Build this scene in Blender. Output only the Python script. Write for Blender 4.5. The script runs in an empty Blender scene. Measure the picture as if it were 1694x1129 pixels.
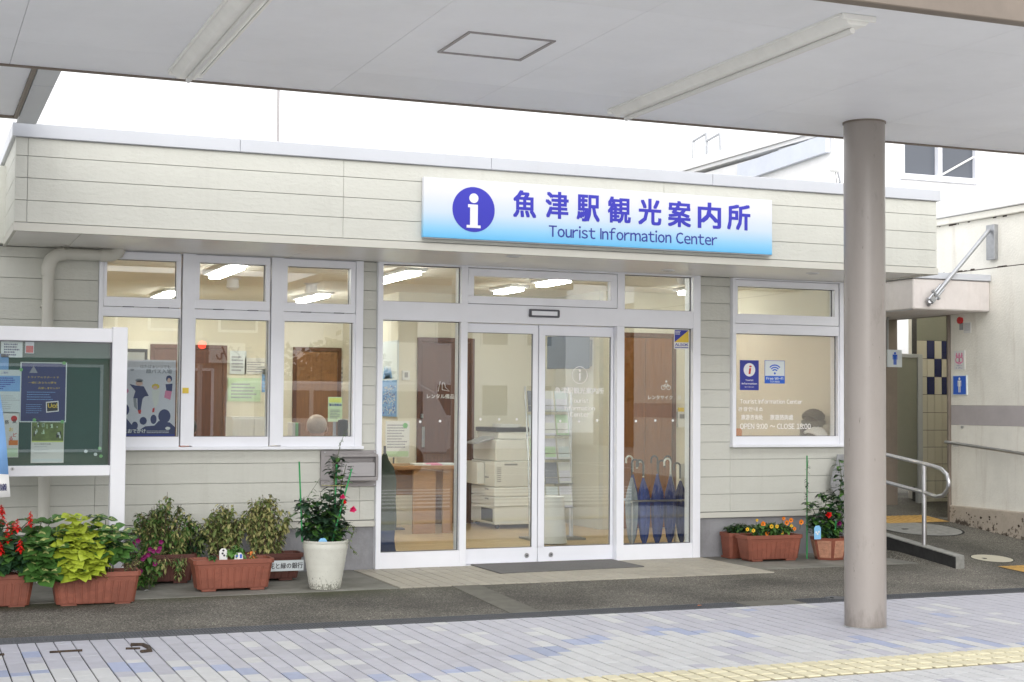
import bpy, bmesh, math, random
from mathutils import Vector, Matrix
SC = bpy.context.scene
COL = SC.collection
random.seed(7)
# ------------------------------------------------------------------ camera
F = Vector((0.3753919, 0.9259228, 0.0418078)); R_ = Vector((0.9265918, -0.3759963, 0.0073789)); U = Vector((-0.0225518, -0.0359687, 0.9990984))
FL = 2467.2
CAM = Vector((0, 0, 1.5))
cd = bpy.data.cameras.new('camera'); cam = bpy.data.objects.new('camera', cd); COL.objects.link(cam)
rot = Matrix((R_, U, -F)).transposed()
cam.matrix_world = Matrix.Translation(CAM) @ rot.to_4x4()
cd.sensor_width = 36; cd.lens = FL / 1694 * 36; cd.clip_start = 0.05; cd.clip_end = 500
cd.dof.use_dof = False
SC.camera = cam
# ------------------------------------------------------------------ world: bright overcast sky
w = bpy.data.worlds.new('World'); SC.world = w; w.use_nodes = True
nt = w.node_tree; nt.nodes.clear()
sky = nt.nodes.new('ShaderNodeTexSky'); sky.sky_type = 'NISHITA'; sky.sun_disc = False
SUN_EL, SUN_AZ = math.radians(24), math.radians(195)
sky.sun_elevation = SUN_EL; sky.sun_rotation = SUN_AZ; sky.air_density = 1.0; sky.dust_density = 6.0
hs = nt.nodes.new('ShaderNodeHueSaturation'); hs.inputs['Saturation'].default_value = 0.10
cl = nt.nodes.new('ShaderNodeMix'); cl.data_type = 'RGBA'; cl.inputs['Factor'].default_value = 0.75   # cloud deck evening out the blue sky
cl.inputs['B'].default_value = (12.6, 12.7, 13.0, 1)
bg = nt.nodes.new('ShaderNodeBackground'); bg.inputs['Strength'].default_value = 0.10
wo = nt.nodes.new('ShaderNodeOutputWorld')
nt.links.new(sky.outputs[0], hs.inputs['Color']); nt.links.new(hs.outputs[0], cl.inputs['A'])
nt.links.new(cl.outputs['Result'], bg.inputs[0]); nt.links.new(bg.outputs[0], wo.inputs[0])
sl = bpy.data.lights.new('sun', 'SUN'); sl.energy = 0.85; sl.angle = math.radians(50); sl.color = (1.0, 0.97, 0.93)
so = bpy.data.objects.new('sun', sl); COL.objects.link(so)
sd = Vector((math.sin(SUN_AZ) * math.cos(SUN_EL), math.cos(SUN_AZ) * math.cos(SUN_EL), math.sin(SUN_EL)))
so.rotation_euler = sd.to_track_quat('Z', 'Y').to_euler(); so.location = (0, -5, 20)
SC.view_settings.view_transform = 'Standard'; SC.view_settings.look = 'None'
SC.view_settings.exposure = 0.70; SC.view_settings.gamma = 1.0
SC.cycles.max_bounces = 8; SC.cycles.transparent_max_bounces = 16
LAMP = 27.0
# ------------------------------------------------------------------ measuring helpers: photograph point -> place on a real plane
def ray(x, y): return F + R_ * ((x - 847) / FL) - U * ((y - 564.5) / FL)
def onY(x, y, Y): d = ray(x, y); return CAM + d * (Y / d.y)
def onZ(x, y, z=0.0): d = ray(x, y); return CAM + d * ((z - CAM.z) / d.z)
def onX(x, y, X): d = ray(x, y); return CAM + d * (X / d.x)
def proj(p):
    d = Vector(p) - CAM; k = d.dot(F); return 847 + FL * d.dot(R_) / k, 564.5 - FL * d.dot(U) / k
# ------------------------------------------------------------------ materials
M = {}
def srgb(h):
    h = h.lstrip('#'); c = [int(h[i:i + 2], 16) / 255 for i in (0, 2, 4)]
    return tuple(((v + .055) / 1.055) ** 2.4 if v > .04045 else v / 12.92 for v in c)
def mat(name, col, rough=.6, metal=0., var=0., scale=4., bump=0., bscale=60., col2=None, spec=.5, piece=0., emit=None, alpha=None, stretch=None, grime=0.):
    m = bpy.data.materials.new(name); m.use_nodes = True; t = m.node_tree; b = t.nodes['Principled BSDF']
    N = t.nodes.new; Lk = t.links.new
    b.inputs['Roughness'].default_value = rough; b.inputs['Metallic'].default_value = metal
    b.inputs['Specular IOR Level'].default_value = spec
    c4 = (*col, 1); b.inputs['Base Color'].default_value = c4
    out = None
    geo = N('ShaderNodeNewGeometry'); mp = N('ShaderNodeMapping'); Lk(geo.outputs['Position'], mp.inputs[0])
    if stretch: mp.inputs['Scale'].default_value = stretch
    if var or col2:
        n = N('ShaderNodeTexNoise'); n.inputs['Scale'].default_value = scale; n.inputs['Detail'].default_value = 6; n.inputs['Roughness'].default_value = .65
        Lk(mp.outputs[0], n.inputs['Vector'])
        mr = N('ShaderNodeMapRange'); mr.inputs[1].default_value = .32; mr.inputs[2].default_value = .68; Lk(n.outputs['Fac'], mr.inputs[0])
        mx = N('ShaderNodeMix'); mx.data_type = 'RGBA'; Lk(mr.outputs[0], mx.inputs['Factor'])
        a = tuple(v * (1 - var) for v in col); c = col2 if col2 else tuple(min(1, v * (1 + var)) for v in col)
        mx.inputs['A'].default_value = (*a, 1); mx.inputs['B'].default_value = (*c, 1); out = mx.outputs['Result']
    if piece:
        oi = N('ShaderNodeObjectInfo'); mr = N('ShaderNodeMapRange'); mr.inputs[3].default_value = 1 - piece; mr.inputs[4].default_value = 1 + piece
        Lk(oi.outputs['Random'], mr.inputs[0]); vm = N('ShaderNodeVectorMath'); vm.operation = 'SCALE'
        if out: Lk(out, vm.inputs[0])
        else: vm.inputs[0].default_value = col
        Lk(mr.outputs[0], vm.inputs['Scale']); out = vm.outputs[0]
    if grime:
        n = N('ShaderNodeTexNoise'); n.inputs['Scale'].default_value = 1.7; n.inputs['Detail'].default_value = 9; n.inputs['Roughness'].default_value = .75; Lk(mp.outputs[0], n.inputs['Vector'])
        mr = N('ShaderNodeMapRange'); mr.inputs[1].default_value = .45; mr.inputs[2].default_value = .8; mr.inputs[3].default_value = 1; mr.inputs[4].default_value = 1 - grime
        Lk(n.outputs['Fac'], mr.inputs[0]); vm = N('ShaderNodeVectorMath'); vm.operation = 'SCALE'
        if out: Lk(out, vm.inputs[0])
        else: vm.inputs[0].default_value = col
        Lk(mr.outputs[0], vm.inputs['Scale']); out = vm.outputs[0]
    if out: Lk(out, b.inputs['Base Color'])
    if bump:
        n = N('ShaderNodeTexNoise'); n.inputs['Scale'].default_value = bscale; n.inputs['Detail'].default_value = 5; Lk(mp.outputs[0], n.inputs['Vector'])
        bp = N('ShaderNodeBump'); bp.inputs['Strength'].default_value = bump; bp.inputs['Distance'].default_value = .01
        Lk(n.outputs['Fac'], bp.inputs['Height']); Lk(bp.outputs[0], b.inputs['Normal'])
    if emit:
        b.inputs['Emission Color'].default_value = (*emit[0], 1); b.inputs['Emission Strength'].default_value = emit[1]
    M[name] = m; return m
def glassmat(name, tint=(.93, .96, .95), f0=.055, frost=0.):
    m = bpy.data.materials.new(name); m.use_nodes = True; t = m.node_tree; t.nodes.clear(); N = t.nodes.new; Lk = t.links.new
    o = N('ShaderNodeOutputMaterial'); tr = N('ShaderNodeBsdfTransparent'); tr.inputs[0].default_value = (*tint, 1)
    gl = N('ShaderNodeBsdfGlossy'); gl.inputs['Roughness'].default_value = 0.0
    lw = N('ShaderNodeLayerWeight'); lw.inputs[0].default_value = .5
    p = N('ShaderNodeMath'); p.operation = 'POWER'; p.inputs[1].default_value = 5; Lk(lw.outputs['Facing'], p.inputs[0])
    q = N('ShaderNodeMath'); q.operation = 'MULTIPLY_ADD'; q.inputs[1].default_value = 1 - f0; q.inputs[2].default_value = f0; Lk(p.outputs[0], q.inputs[0])
    mx = N('ShaderNodeMixShader'); Lk(q.outputs[0], mx.inputs[0]); Lk(gl.outputs[0], mx.inputs[2])
    if frost:
        tl = N('ShaderNodeBsdfTranslucent'); tl.inputs[0].default_value = (.85, .84, .78, 1)
        rf = N('ShaderNodeBsdfRefraction'); rf.inputs['IOR'].default_value = 1.02; rf.inputs['Roughness'].default_value = .16
        m2 = N('ShaderNodeMixShader'); m2.inputs[0].default_value = frost; Lk(tr.outputs[0], m2.inputs[1]); Lk(tl.outputs[0], m2.inputs[2])
        m3 = N('ShaderNodeMixShader'); m3.inputs[0].default_value = .55; Lk(m2.outputs[0], m3.inputs[1]); Lk(rf.outputs[0], m3.inputs[2]); Lk(m3.outputs[0], mx.inputs[1])
    else: Lk(tr.outputs[0], mx.inputs[1])
    Lk(mx.outputs[0], o.inputs[0]); M[name] = m; return m
mat('siding', (.615, .618, .562), .7, var=.02, scale=1.3, bump=.40, bscale=34, stretch=(.8, 1, 1.5), grime=.06)
mat('siding_flat', (.61, .60, .54), .6, var=.02)
mat('soffit', (.82, .80, .76), .28, var=.03, bump=.03, bscale=3)
mat('coping', (.55, .57, .61), .35, metal=.0, var=.03, scale=.8, grime=.05)
mat('alu', (.86, .875, .93), .35, metal=0., var=.02, spec=.6)
mat('alu_dark', (.10, .10, .12), .5)
mat('steel', (.55, .55, .56), .28, metal=1, var=.08, scale=9)
mat('galv', (.42, .43, .45), .4, metal=.8, var=.12, scale=12, grime=.2)
mat('foundation', (.30, .30, .315), .85, var=.10, scale=3, bump=.3, bscale=40, grime=.25)
mat('white_paint', (.82, .825, .86), .4, var=.02)
mat('canopy_panel', (.87, .885, .93), .45, var=.035, scale=.7, piece=.02, bump=.04, bscale=3, grime=.06)
mat('canopy_lamp', (.90, .90, .87), .4, var=.05, scale=5)
mat('brown_trim', (.20, .165, .135), .5, var=.10)
mat('column', (.315, .285, .262), .30, var=.05, scale=2, bump=.05, bscale=3, stretch=(1, 1, .35), grime=.16)
mat('grey_box', (.33, .31, .31), .45, var=.04)
mat('grey_box_face', (.40, .385, .39), .4, var=.03)
mat('chalk_green', (.032, .088, .072), .5, var=.12, scale=2)
mat('paper', (.78, .78, .76), .6, var=.01)
mat('paper_cool', (.70, .76, .78), .6)
mat('navy_print', (.045, .055, .17), .5, var=.1)
mat('navy', (.02, .022, .10), .6)
mat('sign_blue', (.045, .045, .47), .4)
mat('royal', (.03, .04, .33), .45); mat('bright_blue', (.02, .12, .62), .45)
mat('sky_print', (.22, .42, .75), .5, var=.08)
mat('yellow_print', (.75, .55, .06), .5); mat('orange_print', (.75, .22, .04), .5); mat('red_print', (.6, .03, .03), .5)
mat('pink_print', (.75, .25, .42), .5); mat('green_print', (.2, .5, .2), .5); mat('pale_green', (.55, .72, .5), .5); mat('lime_print', (.65, .75, .2), .5)
mat('lilac', (.74, .73, .82), .5, var=.05); mat('grey_print', (.3, .31, .36), .5); mat('black_print', (.03, .03, .035), .5); mat('skin_print', (.75, .5, .42), .5)
mat('white_print', (.85, .85, .85), .45, emit=None)
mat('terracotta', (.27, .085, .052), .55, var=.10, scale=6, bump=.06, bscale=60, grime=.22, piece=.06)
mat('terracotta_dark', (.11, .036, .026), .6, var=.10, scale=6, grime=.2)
mat('terra_rough', (.50, .25, .16), .7, var=.16, scale=25, bump=.8, bscale=90)
mat('pot_white', (.66, .66, .59), .5, var=.05, scale=4, grime=.12, bump=.05, bscale=30)
mat('soil', (.045, .03, .022), .95, var=.4, scale=60, bump=1, bscale=120)
mat('leaf_green', (.06, .15, .03), .45, var=.35, scale=14); mat('leaf_dark', (.022, .06, .025), .4, var=.35, scale=14)
mat('leaf_pale', (.55, .60, .22), .5, var=.1, scale=30); mat('leaf_lime', (.36, .44, .04), .45, var=.28, scale=18)
mat('leaf_olive', (.15, .20, .06), .55, var=.4, scale=12); mat('leaf_dry', (.40, .38, .15), .7, var=.3, scale=14); mat('leaf_rose', (.025, .055, .03), .4, var=.3, scale=12)
mat('leaf_fresh', (.09, .22, .04), .45, var=.3, scale=20)
mat('stem', (.07, .09, .03), .6, var=.2); mat('stem_brown', (.12, .08, .05), .7, var=.2)
mat('petal_red', (.75, .012, .01), .5, var=.2, scale=20); mat('petal_orange', (.85, .22, .01), .5, var=.2, scale=20); mat('petal_yellow', (.85, .5, .02), .5, var=.15, scale=20)
mat('petal_magenta', (.22, .006, .11), .5, var=.25, scale=20); mat('petal_pink', (.75, .03, .17), .5, var=.15, scale=20); mat('petal_core', (.02, .01, .01), .6)
mat('stake', (.02, .30, .08), .45, bump=.1, bscale=80)
mat('mat_grey', (.16, .155, .155), .95, var=.10, scale=40, bump=.5, bscale=300)
mat('apron', (.17, .165, .14), .8, var=.15, scale=1.8, bump=.2, bscale=40, col2=(.27, .265, .235), grime=.45)
mat('strip', (.13, .125, .105), .85, var=.2, scale=9, bump=.4, bscale=90)
mat('entry_tile', (.40, .37, .31), .65, var=.05, scale=8, piece=.05, grime=.15)
mat('joint', (.06, .056, .053), .95, var=.2, scale=20)
mat('tile_lav', (.445, .445, .50), .5, var=.06, scale=9, piece=.07, bump=.08, bscale=50, grime=.08)
mat('tile_cream', (.545, .55, .56), .5, var=.05, scale=9, piece=.05, bump=.08, bscale=50, grime=.05)
mat('tile_blue', (.33, .37, .51), .5, var=.08, scale=9, piece=.10, bump=.08, bscale=50)
mat('tactile_base', (.36, .33, .24), .8, var=.1)
mat('tactile', (.66, .61, .43), .6, var=.08, scale=8, piece=.06, grime=.12)
mat('tactile_orange', (.50, .30, .08), .7, var=.2, scale=12, grime=.3)
mat('grate', (.085, .09, .10), .6, metal=.0, var=.12); mat('void', (.01, .01, .01), .9)
mat('curb_face', (.022, .022, .022), .9, var=.4, scale=6, bump=.6, bscale=30); mat('curb_top', (.26, .26, .24), .85, var=.2, scale=14, bump=.4, bscale=60)
mat('cream_wall', (.86, .84, .765), .8, var=.05, scale=2.2, bump=.5, bscale=45, grime=.12)
mat('mauve_band', (.46, .425, .43), .75, var=.08, scale=3, bump=.3, bscale=45)
mat('pink_concrete', (.66, .615, .59), .75, var=.06, scale=3, bump=.15, bscale=30, grime=.2)
mat('rust', (.05, .035, .025), .95, var=.5, scale=30)
mat('door_green', (.20, .20, .15), .5, var=.05); mat('door_frame_grey', (.36, .37, .36), .5)
mat('tile_ivory', (.52, .49, .38), .3, piece=.05); mat('tile_navy', (.012, .016, .07), .25, piece=.1)
mat('far_white', (.90, .90, .90), .7, var=.03, grime=.05); mat('far_blue', (.66, .70, .78), .5, var=.04); mat('far_glass', (.10, .11, .13), .08)
mat('wood_floor', (.52, .38, .21), .35, var=.25, scale=3, stretch=(.6, 9, 1), grime=.06)
mat('wall_int', (.76, .72, .60), .8, var=.02, scale=2); mat('ceil_int', (.86, .83, .76), .85, var=.02)
mat('door_brown', (.125, .046, .020), .4, var=.22, scale=5, stretch=(8, 8, .6)); mat('wood_mid', (.25, .115, .045), .45, var=.2, scale=5, stretch=(8, 8, .6)); mat('wood_light', (.38, .20, .085), .4, var=.15, scale=5, stretch=(1, 6, 6))
mat('wood_orange', (.25, .09, .018), .35, var=.2, scale=5, stretch=(8, 8, .6))
mat('copier_body', (.80, .79, .74), .5, var=.02); mat('copier_grey', (.30, .30, .30), .5); mat('black_plastic', (.02, .02, .022), .4)
mat('tv_screen', (.09, .11, .14), .35); mat('partition', (.70, .69, .62), .6, var=.02)
mat('brolly_blue', (.02, .045, .20), .5, var=.2, scale=10, piece=.3); mat('brolly_grey', (.30, .33, .36), .5, var=.2, scale=10, piece=.2)
mat('handle_dark', (.03, .03, .035), .3); mat('handle_white', (.7, .68, .6), .35)
mat('tube', (1, 1, 1), .5, emit=((1, .97, .90), LAMP)); mat('green_lamp', (.1, .3, .1), .5)
mat('skin', (.55, .33, .25), .5, var=.05); mat('hair_dark', (.015, .012, .010), .5, var=.3, scale=60); mat('hair_pale', (.50, .40, .34), .6, var=.12, scale=40); mat('cloth_dark', (.03, .035, .045), .8, var=.2, bump=.2); mat('cloth_orange', (.55, .13, .04), .8)
mat('cloth_green', (.07, .085, .065), .85, var=.2, bump=.3, bscale=30); mat('cloth_navy', (.03, .045, .12), .85, var=.2)
mat('shirt_white', (.7, .7, .68), .7)
mat('street', (.30, .285, .265), .9, var=.2, scale=3, bump=.3, bscale=90, grime=.2); mat('street_line', (.75, .75, .72), .7)
mat('van_white', (.72, .73, .75), .25); mat('tyre', (.02, .02, .02), .8); mat('far_beige', (.34, .29, .23), .8, var=.05); mat('far_brown', (.20, .13, .09), .8)
mat('bark', (.09, .065, .045), .9, var=.3, bump=.5); mat('crown', (.035, .06, .02), .6, var=.5, scale=2)
mat('signal_red', (.8, .02, .01), .4, emit=((1, .05, .03), 6)); mat('tag_blue', (.25, .55, .85), .4)
glassmat('glass', f0=.105); glassmat('glass_frost', (.95, .95, .92), .055, frost=.34)
# faint rain streaks on boards, canopy panels; dirt and scuffs on the columns
def overlay(name, sx_, sy_, sz_, lo, hi, amt, dark=(.25, .22, .18), zmax=None):
    m = M[name]; t = m.node_tree; N = t.nodes.new; Lk = t.links.new; b = t.nodes['Principled BSDF']; src = b.inputs['Base Color'].links[0].from_socket
    g = N('ShaderNodeNewGeometry'); mp = N('ShaderNodeMapping'); mp.inputs['Scale'].default_value = (sx_, sy_, sz_); Lk(g.outputs['Position'], mp.inputs[0])
    n = N('ShaderNodeTexNoise'); n.inputs['Scale'].default_value = 1; n.inputs['Detail'].default_value = 7; n.inputs['Roughness'].default_value = .7; Lk(mp.outputs[0], n.inputs['Vector']); f = n.outputs['Fac']
    if zmax:
        s = N('ShaderNodeSeparateXYZ'); Lk(g.outputs['Position'], s.inputs[0]); q = N('ShaderNodeMapRange'); q.inputs[1].default_value = 0; q.inputs[2].default_value = zmax; q.inputs[3].default_value = .3; q.inputs[4].default_value = 0; Lk(s.outputs['Z'], q.inputs[0])
        a = N('ShaderNodeMath'); Lk(q.outputs[0], a.inputs[0]); Lk(f, a.inputs[1]); f = a.outputs[0]
    mr = N('ShaderNodeMapRange'); mr.inputs[1].default_value = lo; mr.inputs[2].default_value = hi; mr.inputs[4].default_value = amt; Lk(f, mr.inputs[0])
    mx = N('ShaderNodeMix'); mx.data_type = 'RGBA'; mx.inputs['B'].default_value = (*dark, 1); Lk(src, mx.inputs['A']); Lk(mr.outputs[0], mx.inputs['Factor']); Lk(mx.outputs['Result'], b.inputs['Base Color'])
overlay('siding', 9, 1, .5, .52, .75, .10); overlay('cream_wall', 3, 5, .6, .54, .8, .35, (.30, .20, .12)); overlay('pink_concrete', 6, 6, .8, .55, .8, .3, (.3, .2, .15))
overlay('column', 30, 30, 6, .645, .68, .6, (.10, .075, .06)); overlay('column', 9, 9, 3, .60, .85, .6, (.12, .10, .08), zmax=.22); overlay('foundation', 4, 4, 1.5, .5, .75, .5, (.13, .13, .12)); overlay('canopy_panel', .8, 2.2, 1, .62, .80, .12, (.45, .42, .38))
overlay('tile_lav', 2.2, 2.6, 1, .55, .75, .22, (.30, .29, .30)); overlay('tile_cream', 2.2, 2.6, 1, .55, .75, .22, (.34, .33, .31)); overlay('tile_blue', 2.2, 2.6, 1, .55, .75, .2, (.3, .3, .32)); overlay('coping', 5, 1, 1, .58, .8, .18, (.4, .38, .35)); overlay('terracotta', 7, 7, 9, .60, .66, .35, (.16, .05, .03), zmax=.25)
# sign: white above, sky blue towards its lower edge (printed)
m = mat('sign_face', (.8, .8, .82), .4); t = m.node_tree; N = t.nodes.new; Lk = t.links.new
g = N('ShaderNodeNewGeometry'); s = N('ShaderNodeSeparateXYZ'); Lk(g.outputs['Position'], s.inputs[0])
mr = N('ShaderNodeMapRange'); mr.inputs[1].default_value = 2.815; mr.inputs[2].default_value = 3.30; Lk(s.outputs['Z'], mr.inputs[0])
cr = N('ShaderNodeValToRGB'); e = cr.color_ramp.elements; e[0].position = 0; e[0].color = (.13, .50, .85, 1); e[1].position = .75; e[1].color = (.74, .75, .80, 1)
k = e.new(.16); k.color = (.28, .60, .86, 1); k = e.new(.42); k.color = (.60, .71, .82, 1)
Lk(mr.outputs[0], cr.inputs[0]); Lk(cr.outputs[0], t.nodes['Principled BSDF'].inputs['Base Color'])
# flaked, blackened plaster low on the ledge
m = mat('ledge', (.46, .40, .33), .85, var=.15, scale=4, bump=.5, bscale=30); t = m.node_tree; N = t.nodes.new; Lk = t.links.new; b = t.nodes['Principled BSDF']; src = b.inputs['Base Color'].links[0].from_socket
g = N('ShaderNodeNewGeometry'); s = N('ShaderNodeSeparateXYZ'); Lk(g.outputs['Position'], s.inputs[0]); n1 = N('ShaderNodeTexNoise'); n1.inputs['Scale'].default_value = 9; n1.inputs['Detail'].default_value = 9; n1.inputs['Roughness'].default_value = .7; Lk(g.outputs['Position'], n1.inputs['Vector'])
q1 = N('ShaderNodeMath'); q1.operation = 'MULTIPLY_ADD'; Lk(s.outputs['Z'], q1.inputs[0]); q1.inputs[1].default_value = -.7; Lk(n1.outputs['Fac'], q1.inputs[2])
mr = N('ShaderNodeMapRange'); mr.inputs[1].default_value = .345; mr.inputs[2].default_value = .40; mr.inputs[4].default_value = .92; Lk(q1.outputs[0], mr.inputs[0])
mx = N('ShaderNodeMix'); mx.data_type = 'RGBA'; mx.inputs['B'].default_value = (.06, .042, .03, 1); Lk(src, mx.inputs['A']); Lk(mr.outputs[0], mx.inputs['Factor']); Lk(mx.outputs['Result'], b.inputs['Base Color'])
# asphalt with exposed aggregate, damp patches and moss along the apron's edge
m = mat('asphalt', (.15, .15, .14), .8, bump=.9, bscale=140); t = m.node_tree; N = t.nodes.new; Lk = t.links.new; b = t.nodes['Principled BSDF']
g = N('ShaderNodeNewGeometry')
vo = N('ShaderNodeTexVoronoi'); vo.inputs['Scale'].default_value = 150; Lk(g.outputs['Position'], vo.inputs['Vector'])
cr = N('ShaderNodeValToRGB'); e = cr.color_ramp.elements; e[0].position = 0; e[0].color = (.06, .057, .052, 1); e[1].position = 1; e[1].color = (.36, .34, .29, 1); k = e.new(.55); k.color = (.115, .105, .088, 1); k = e.new(.8); k.color = (.18, .168, .14, 1)
sp = N('ShaderNodeSeparateColor'); Lk(vo.outputs['Color'], sp.inputs[0]); Lk(sp.outputs[0], cr.inputs[0])
n1 = N('ShaderNodeTexNoise'); n1.inputs['Scale'].default_value = 1.1; n1.inputs['Detail'].default_value = 7; Lk(g.outputs['Position'], n1.inputs['Vector'])
mr = N('ShaderNodeMapRange'); mr.inputs[1].default_value = .35; mr.inputs[2].default_value = .65; mr.inputs[3].default_value = .55; mr.inputs[4].default_value = 1.25; Lk(n1.outputs['Fac'], mr.inputs[0])
vm = N('ShaderNodeVectorMath'); vm.operation = 'SCALE'; Lk(cr.outputs[0], vm.inputs[0]); Lk(mr.outputs[0], vm.inputs['Scale'])
s = N('ShaderNodeSeparateXYZ'); Lk(g.outputs['Position'], s.inputs[0])
ad = N('ShaderNodeMath'); ad.operation = 'MULTIPLY_ADD'; Lk(n1.outputs['Fac'], ad.inputs[0]); ad.inputs[1].default_value = -.9; Lk(s.outputs['Y'], ad.inputs[2])
ms = N('ShaderNodeMapRange'); ms.inputs[1].default_value = 10.42; ms.inputs[2].default_value = 10.72; ms.inputs[3].default_value = 0; ms.inputs[4].default_value = .8; Lk(ad.outputs[0], ms.inputs[0])
mx_ = N('ShaderNodeMapRange'); mx_.inputs[1].default_value = 3.2; mx_.inputs[2].default_value = 4.2; mx_.inputs[3].default_value = 1; mx_.inputs[4].default_value = .15; Lk(s.outputs['X'], mx_.inputs[0])
mu = N('ShaderNodeMath'); mu.operation = 'MULTIPLY'; Lk(ms.outputs[0], mu.inputs[0]); Lk(mx_.outputs[0], mu.inputs[1])
mo = N('ShaderNodeMix'); mo.data_type = 'RGBA'; mo.inputs['B'].default_value = (.05, .055, .02, 1); Lk(mu.outputs[0], mo.inputs['Factor']); Lk(vm.outputs[0], mo.inputs['A'])
Lk(mo.outputs['Result'], b.inputs['Base Color'])
# ------------------------------------------------------------------ mesh builder
WPOS = {}
class MB:
    def __init__(s): s.v = []; s.f = []; s.m = []
    def add(s, vs, fs, mi=0):
        o = len(s.v); s.v += [tuple(v) for v in vs]; s.f += [tuple(o + i for i in f) for f in fs]; s.m += [mi] * len(fs); return s
    def box(s, x0, x1, y0, y1, z0, z1, mi=0):
        if x0 > x1: x0, x1 = x1, x0
        if y0 > y1: y0, y1 = y1, y0
        if z0 > z1: z0, z1 = z1, z0
        return s.add([(x0, y0, z0), (x1, y0, z0), (x1, y1, z0), (x0, y1, z0), (x0, y0, z1), (x1, y0, z1), (x1, y1, z1), (x0, y1, z1)],
                     [(0, 3, 2, 1), (4, 5, 6, 7), (0, 1, 5, 4), (1, 2, 6, 5), (2, 3, 7, 6), (3, 0, 4, 7)], mi)
    def hexa(s, p, mi=0):   # 8 corners, bottom ring then top ring
        return s.add(p, [(0, 3, 2, 1), (4, 5, 6, 7), (0, 1, 5, 4), (1, 2, 6, 5), (2, 3, 7, 6), (3, 0, 4, 7)], mi)
    def quad(s, p, mi=0): return s.add(p, [tuple(range(len(p)))], mi)
    def prism(s, poly, y0, y1, mi=0, plane='xz'):
        n = len(poly)
        if plane == 'xz': a = [(p[0], y0, p[1]) for p in poly] + [(p[0], y1, p[1]) for p in poly]
        elif plane == 'yz': a = [(y0, p[0], p[1]) for p in poly] + [(y1, p[0], p[1]) for p in poly]
        else: a = [(p[0], p[1], y0) for p in poly] + [(p[0], p[1], y1) for p in poly]
        return s.add(a, [tuple(range(n)), tuple(range(2 * n - 1, n - 1, -1))] + [(i, i + n, (i + 1) % n + n, (i + 1) % n) for i in range(n)], mi)
    def disc(s, cx, cz, r, y0, y1, mi=0, n=24, plane='xz', ry=None):
        ry = ry or r
        return s.prism([(cx + r * math.cos(2 * math.pi * i / n), cz + ry * math.sin(2 * math.pi * i / n)) for i in range(n)], y0, y1, mi, plane)
    def ring(s, cx, cz, r0, r1, y, mi=0, a0=0, a1=360, n=24, plane='xz'):
        vs = []
        for i in range(n + 1):
            a = math.radians(a0 + (a1 - a0) * i / n)
            for r in (r0, r1):
                p, q = cx + r * math.cos(a), cz + r * math.sin(a)
                vs.append((p, y, q) if plane == 'xz' else (y, p, q))
        return s.add(vs, [(2 * i, 2 * i + 1, 2 * i + 3, 2 * i + 2) for i in range(n)], mi)
    def tube(s, pts, r, n=8, mi=0, cap=True):
        pts = [Vector(p) for p in pts]; rs = r if isinstance(r, (list, tuple)) else [r] * len(pts)
        rings = []; prev = None
        for i, p in enumerate(pts):
            a = pts[max(i - 1, 0)]; b = pts[min(i + 1, len(pts) - 1)]; d = (b - a).normalized()
            if prev is None:
                x = d.orthogonal().normalized()
            else:
                x = (prev - d * prev.dot(d)); x = x.normalized() if x.length > 1e-6 else d.orthogonal().normalized()
            prev = x; y = d.cross(x)
            rings.append([p + (x * math.cos(2 * math.pi * k / n) + y * math.sin(2 * math.pi * k / n)) * rs[i] for k in range(n)])
        vs = [v for g_ in rings for v in g_]; fs = []
        for i in range(len(pts) - 1):
            for k in range(n):
                fs.append((i * n + k, i * n + (k + 1) % n, (i + 1) * n + (k + 1) % n, (i + 1) * n + k))
        if cap: fs.append(tuple(range(n - 1, -1, -1))); fs.append(tuple((len(pts) - 1) * n + k for k in range(n)))
        return s.add(vs, fs, mi)
    def lathe(s, cx, cy, prof, n=24, mi=0, cap=True, sx=1, sy=1):
        vs = [(cx + r * sx * math.cos(2 * math.pi * k / n), cy + r * sy * math.sin(2 * math.pi * k / n), z) for r, z in prof for k in range(n)]; fs = []
        for i in range(len(prof) - 1):
            for k in range(n): fs.append((i * n + k, i * n + (k + 1) % n, (i + 1) * n + (k + 1) % n, (i + 1) * n + k))
        if cap: fs.append(tuple(range(n - 1, -1, -1))); fs.append(tuple((len(prof) - 1) * n + k for k in range(n)))
        return s.add(vs, fs, mi)
    def blob(s, c, rx, ry, rz, n=10, m=7, mi=0):
        vs = []; fs = []
        for i in range(m + 1):
            t = math.pi * i / m
            for k in range(n): vs.append((c[0] + rx * math.sin(t) * math.cos(2 * math.pi * k / n), c[1] + ry * math.sin(t) * math.sin(2 * math.pi * k / n), c[2] - rz * math.cos(t)))
        for i in range(m):
            for k in range(n): fs.append((i * n + k, i * n + (k + 1) % n, (i + 1) * n + (k + 1) % n, (i + 1) * n + k))
        return s.add(vs, fs, mi)
    def leaf(s, p, d, l, wd, mi=0, up=None, fold=.25, droop=.3, mid=None):
        p = Vector(p); d = Vector(d).normalized(); up = Vector(up or (0, 0, 1)); sdv = d.cross(up)
        sdv = sdv.normalized() if sdv.length > 1e-3 else Vector((1, 0, 0)); nn = sdv.cross(d).normalized()
        def pt(t, a): return p + d * (l * t) + sdv * (wd * a) + nn * (abs(a) * wd * fold) - Vector((0, 0, 1)) * (droop * l * t * t)
        T = [(0, 0), (.3, .42), (.6, .40), (.85, .18), (1, 0)]
        c = [pt(0, 0), pt(.3, 0), pt(.6, 0), pt(.85, 0), pt(1, 0)]
        L_ = [pt(t_, a) for t_, a in T[1:4]]; Rr = [pt(t_, -a) for t_, a in T[1:4]]
        s.add(c + L_ + Rr, [(0, 5, 1), (1, 5, 6, 2), (2, 6, 7, 3), (3, 7, 4), (0, 1, 8), (1, 2, 9, 8), (2, 3, 10, 9), (3, 4, 10)], mi)
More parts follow.
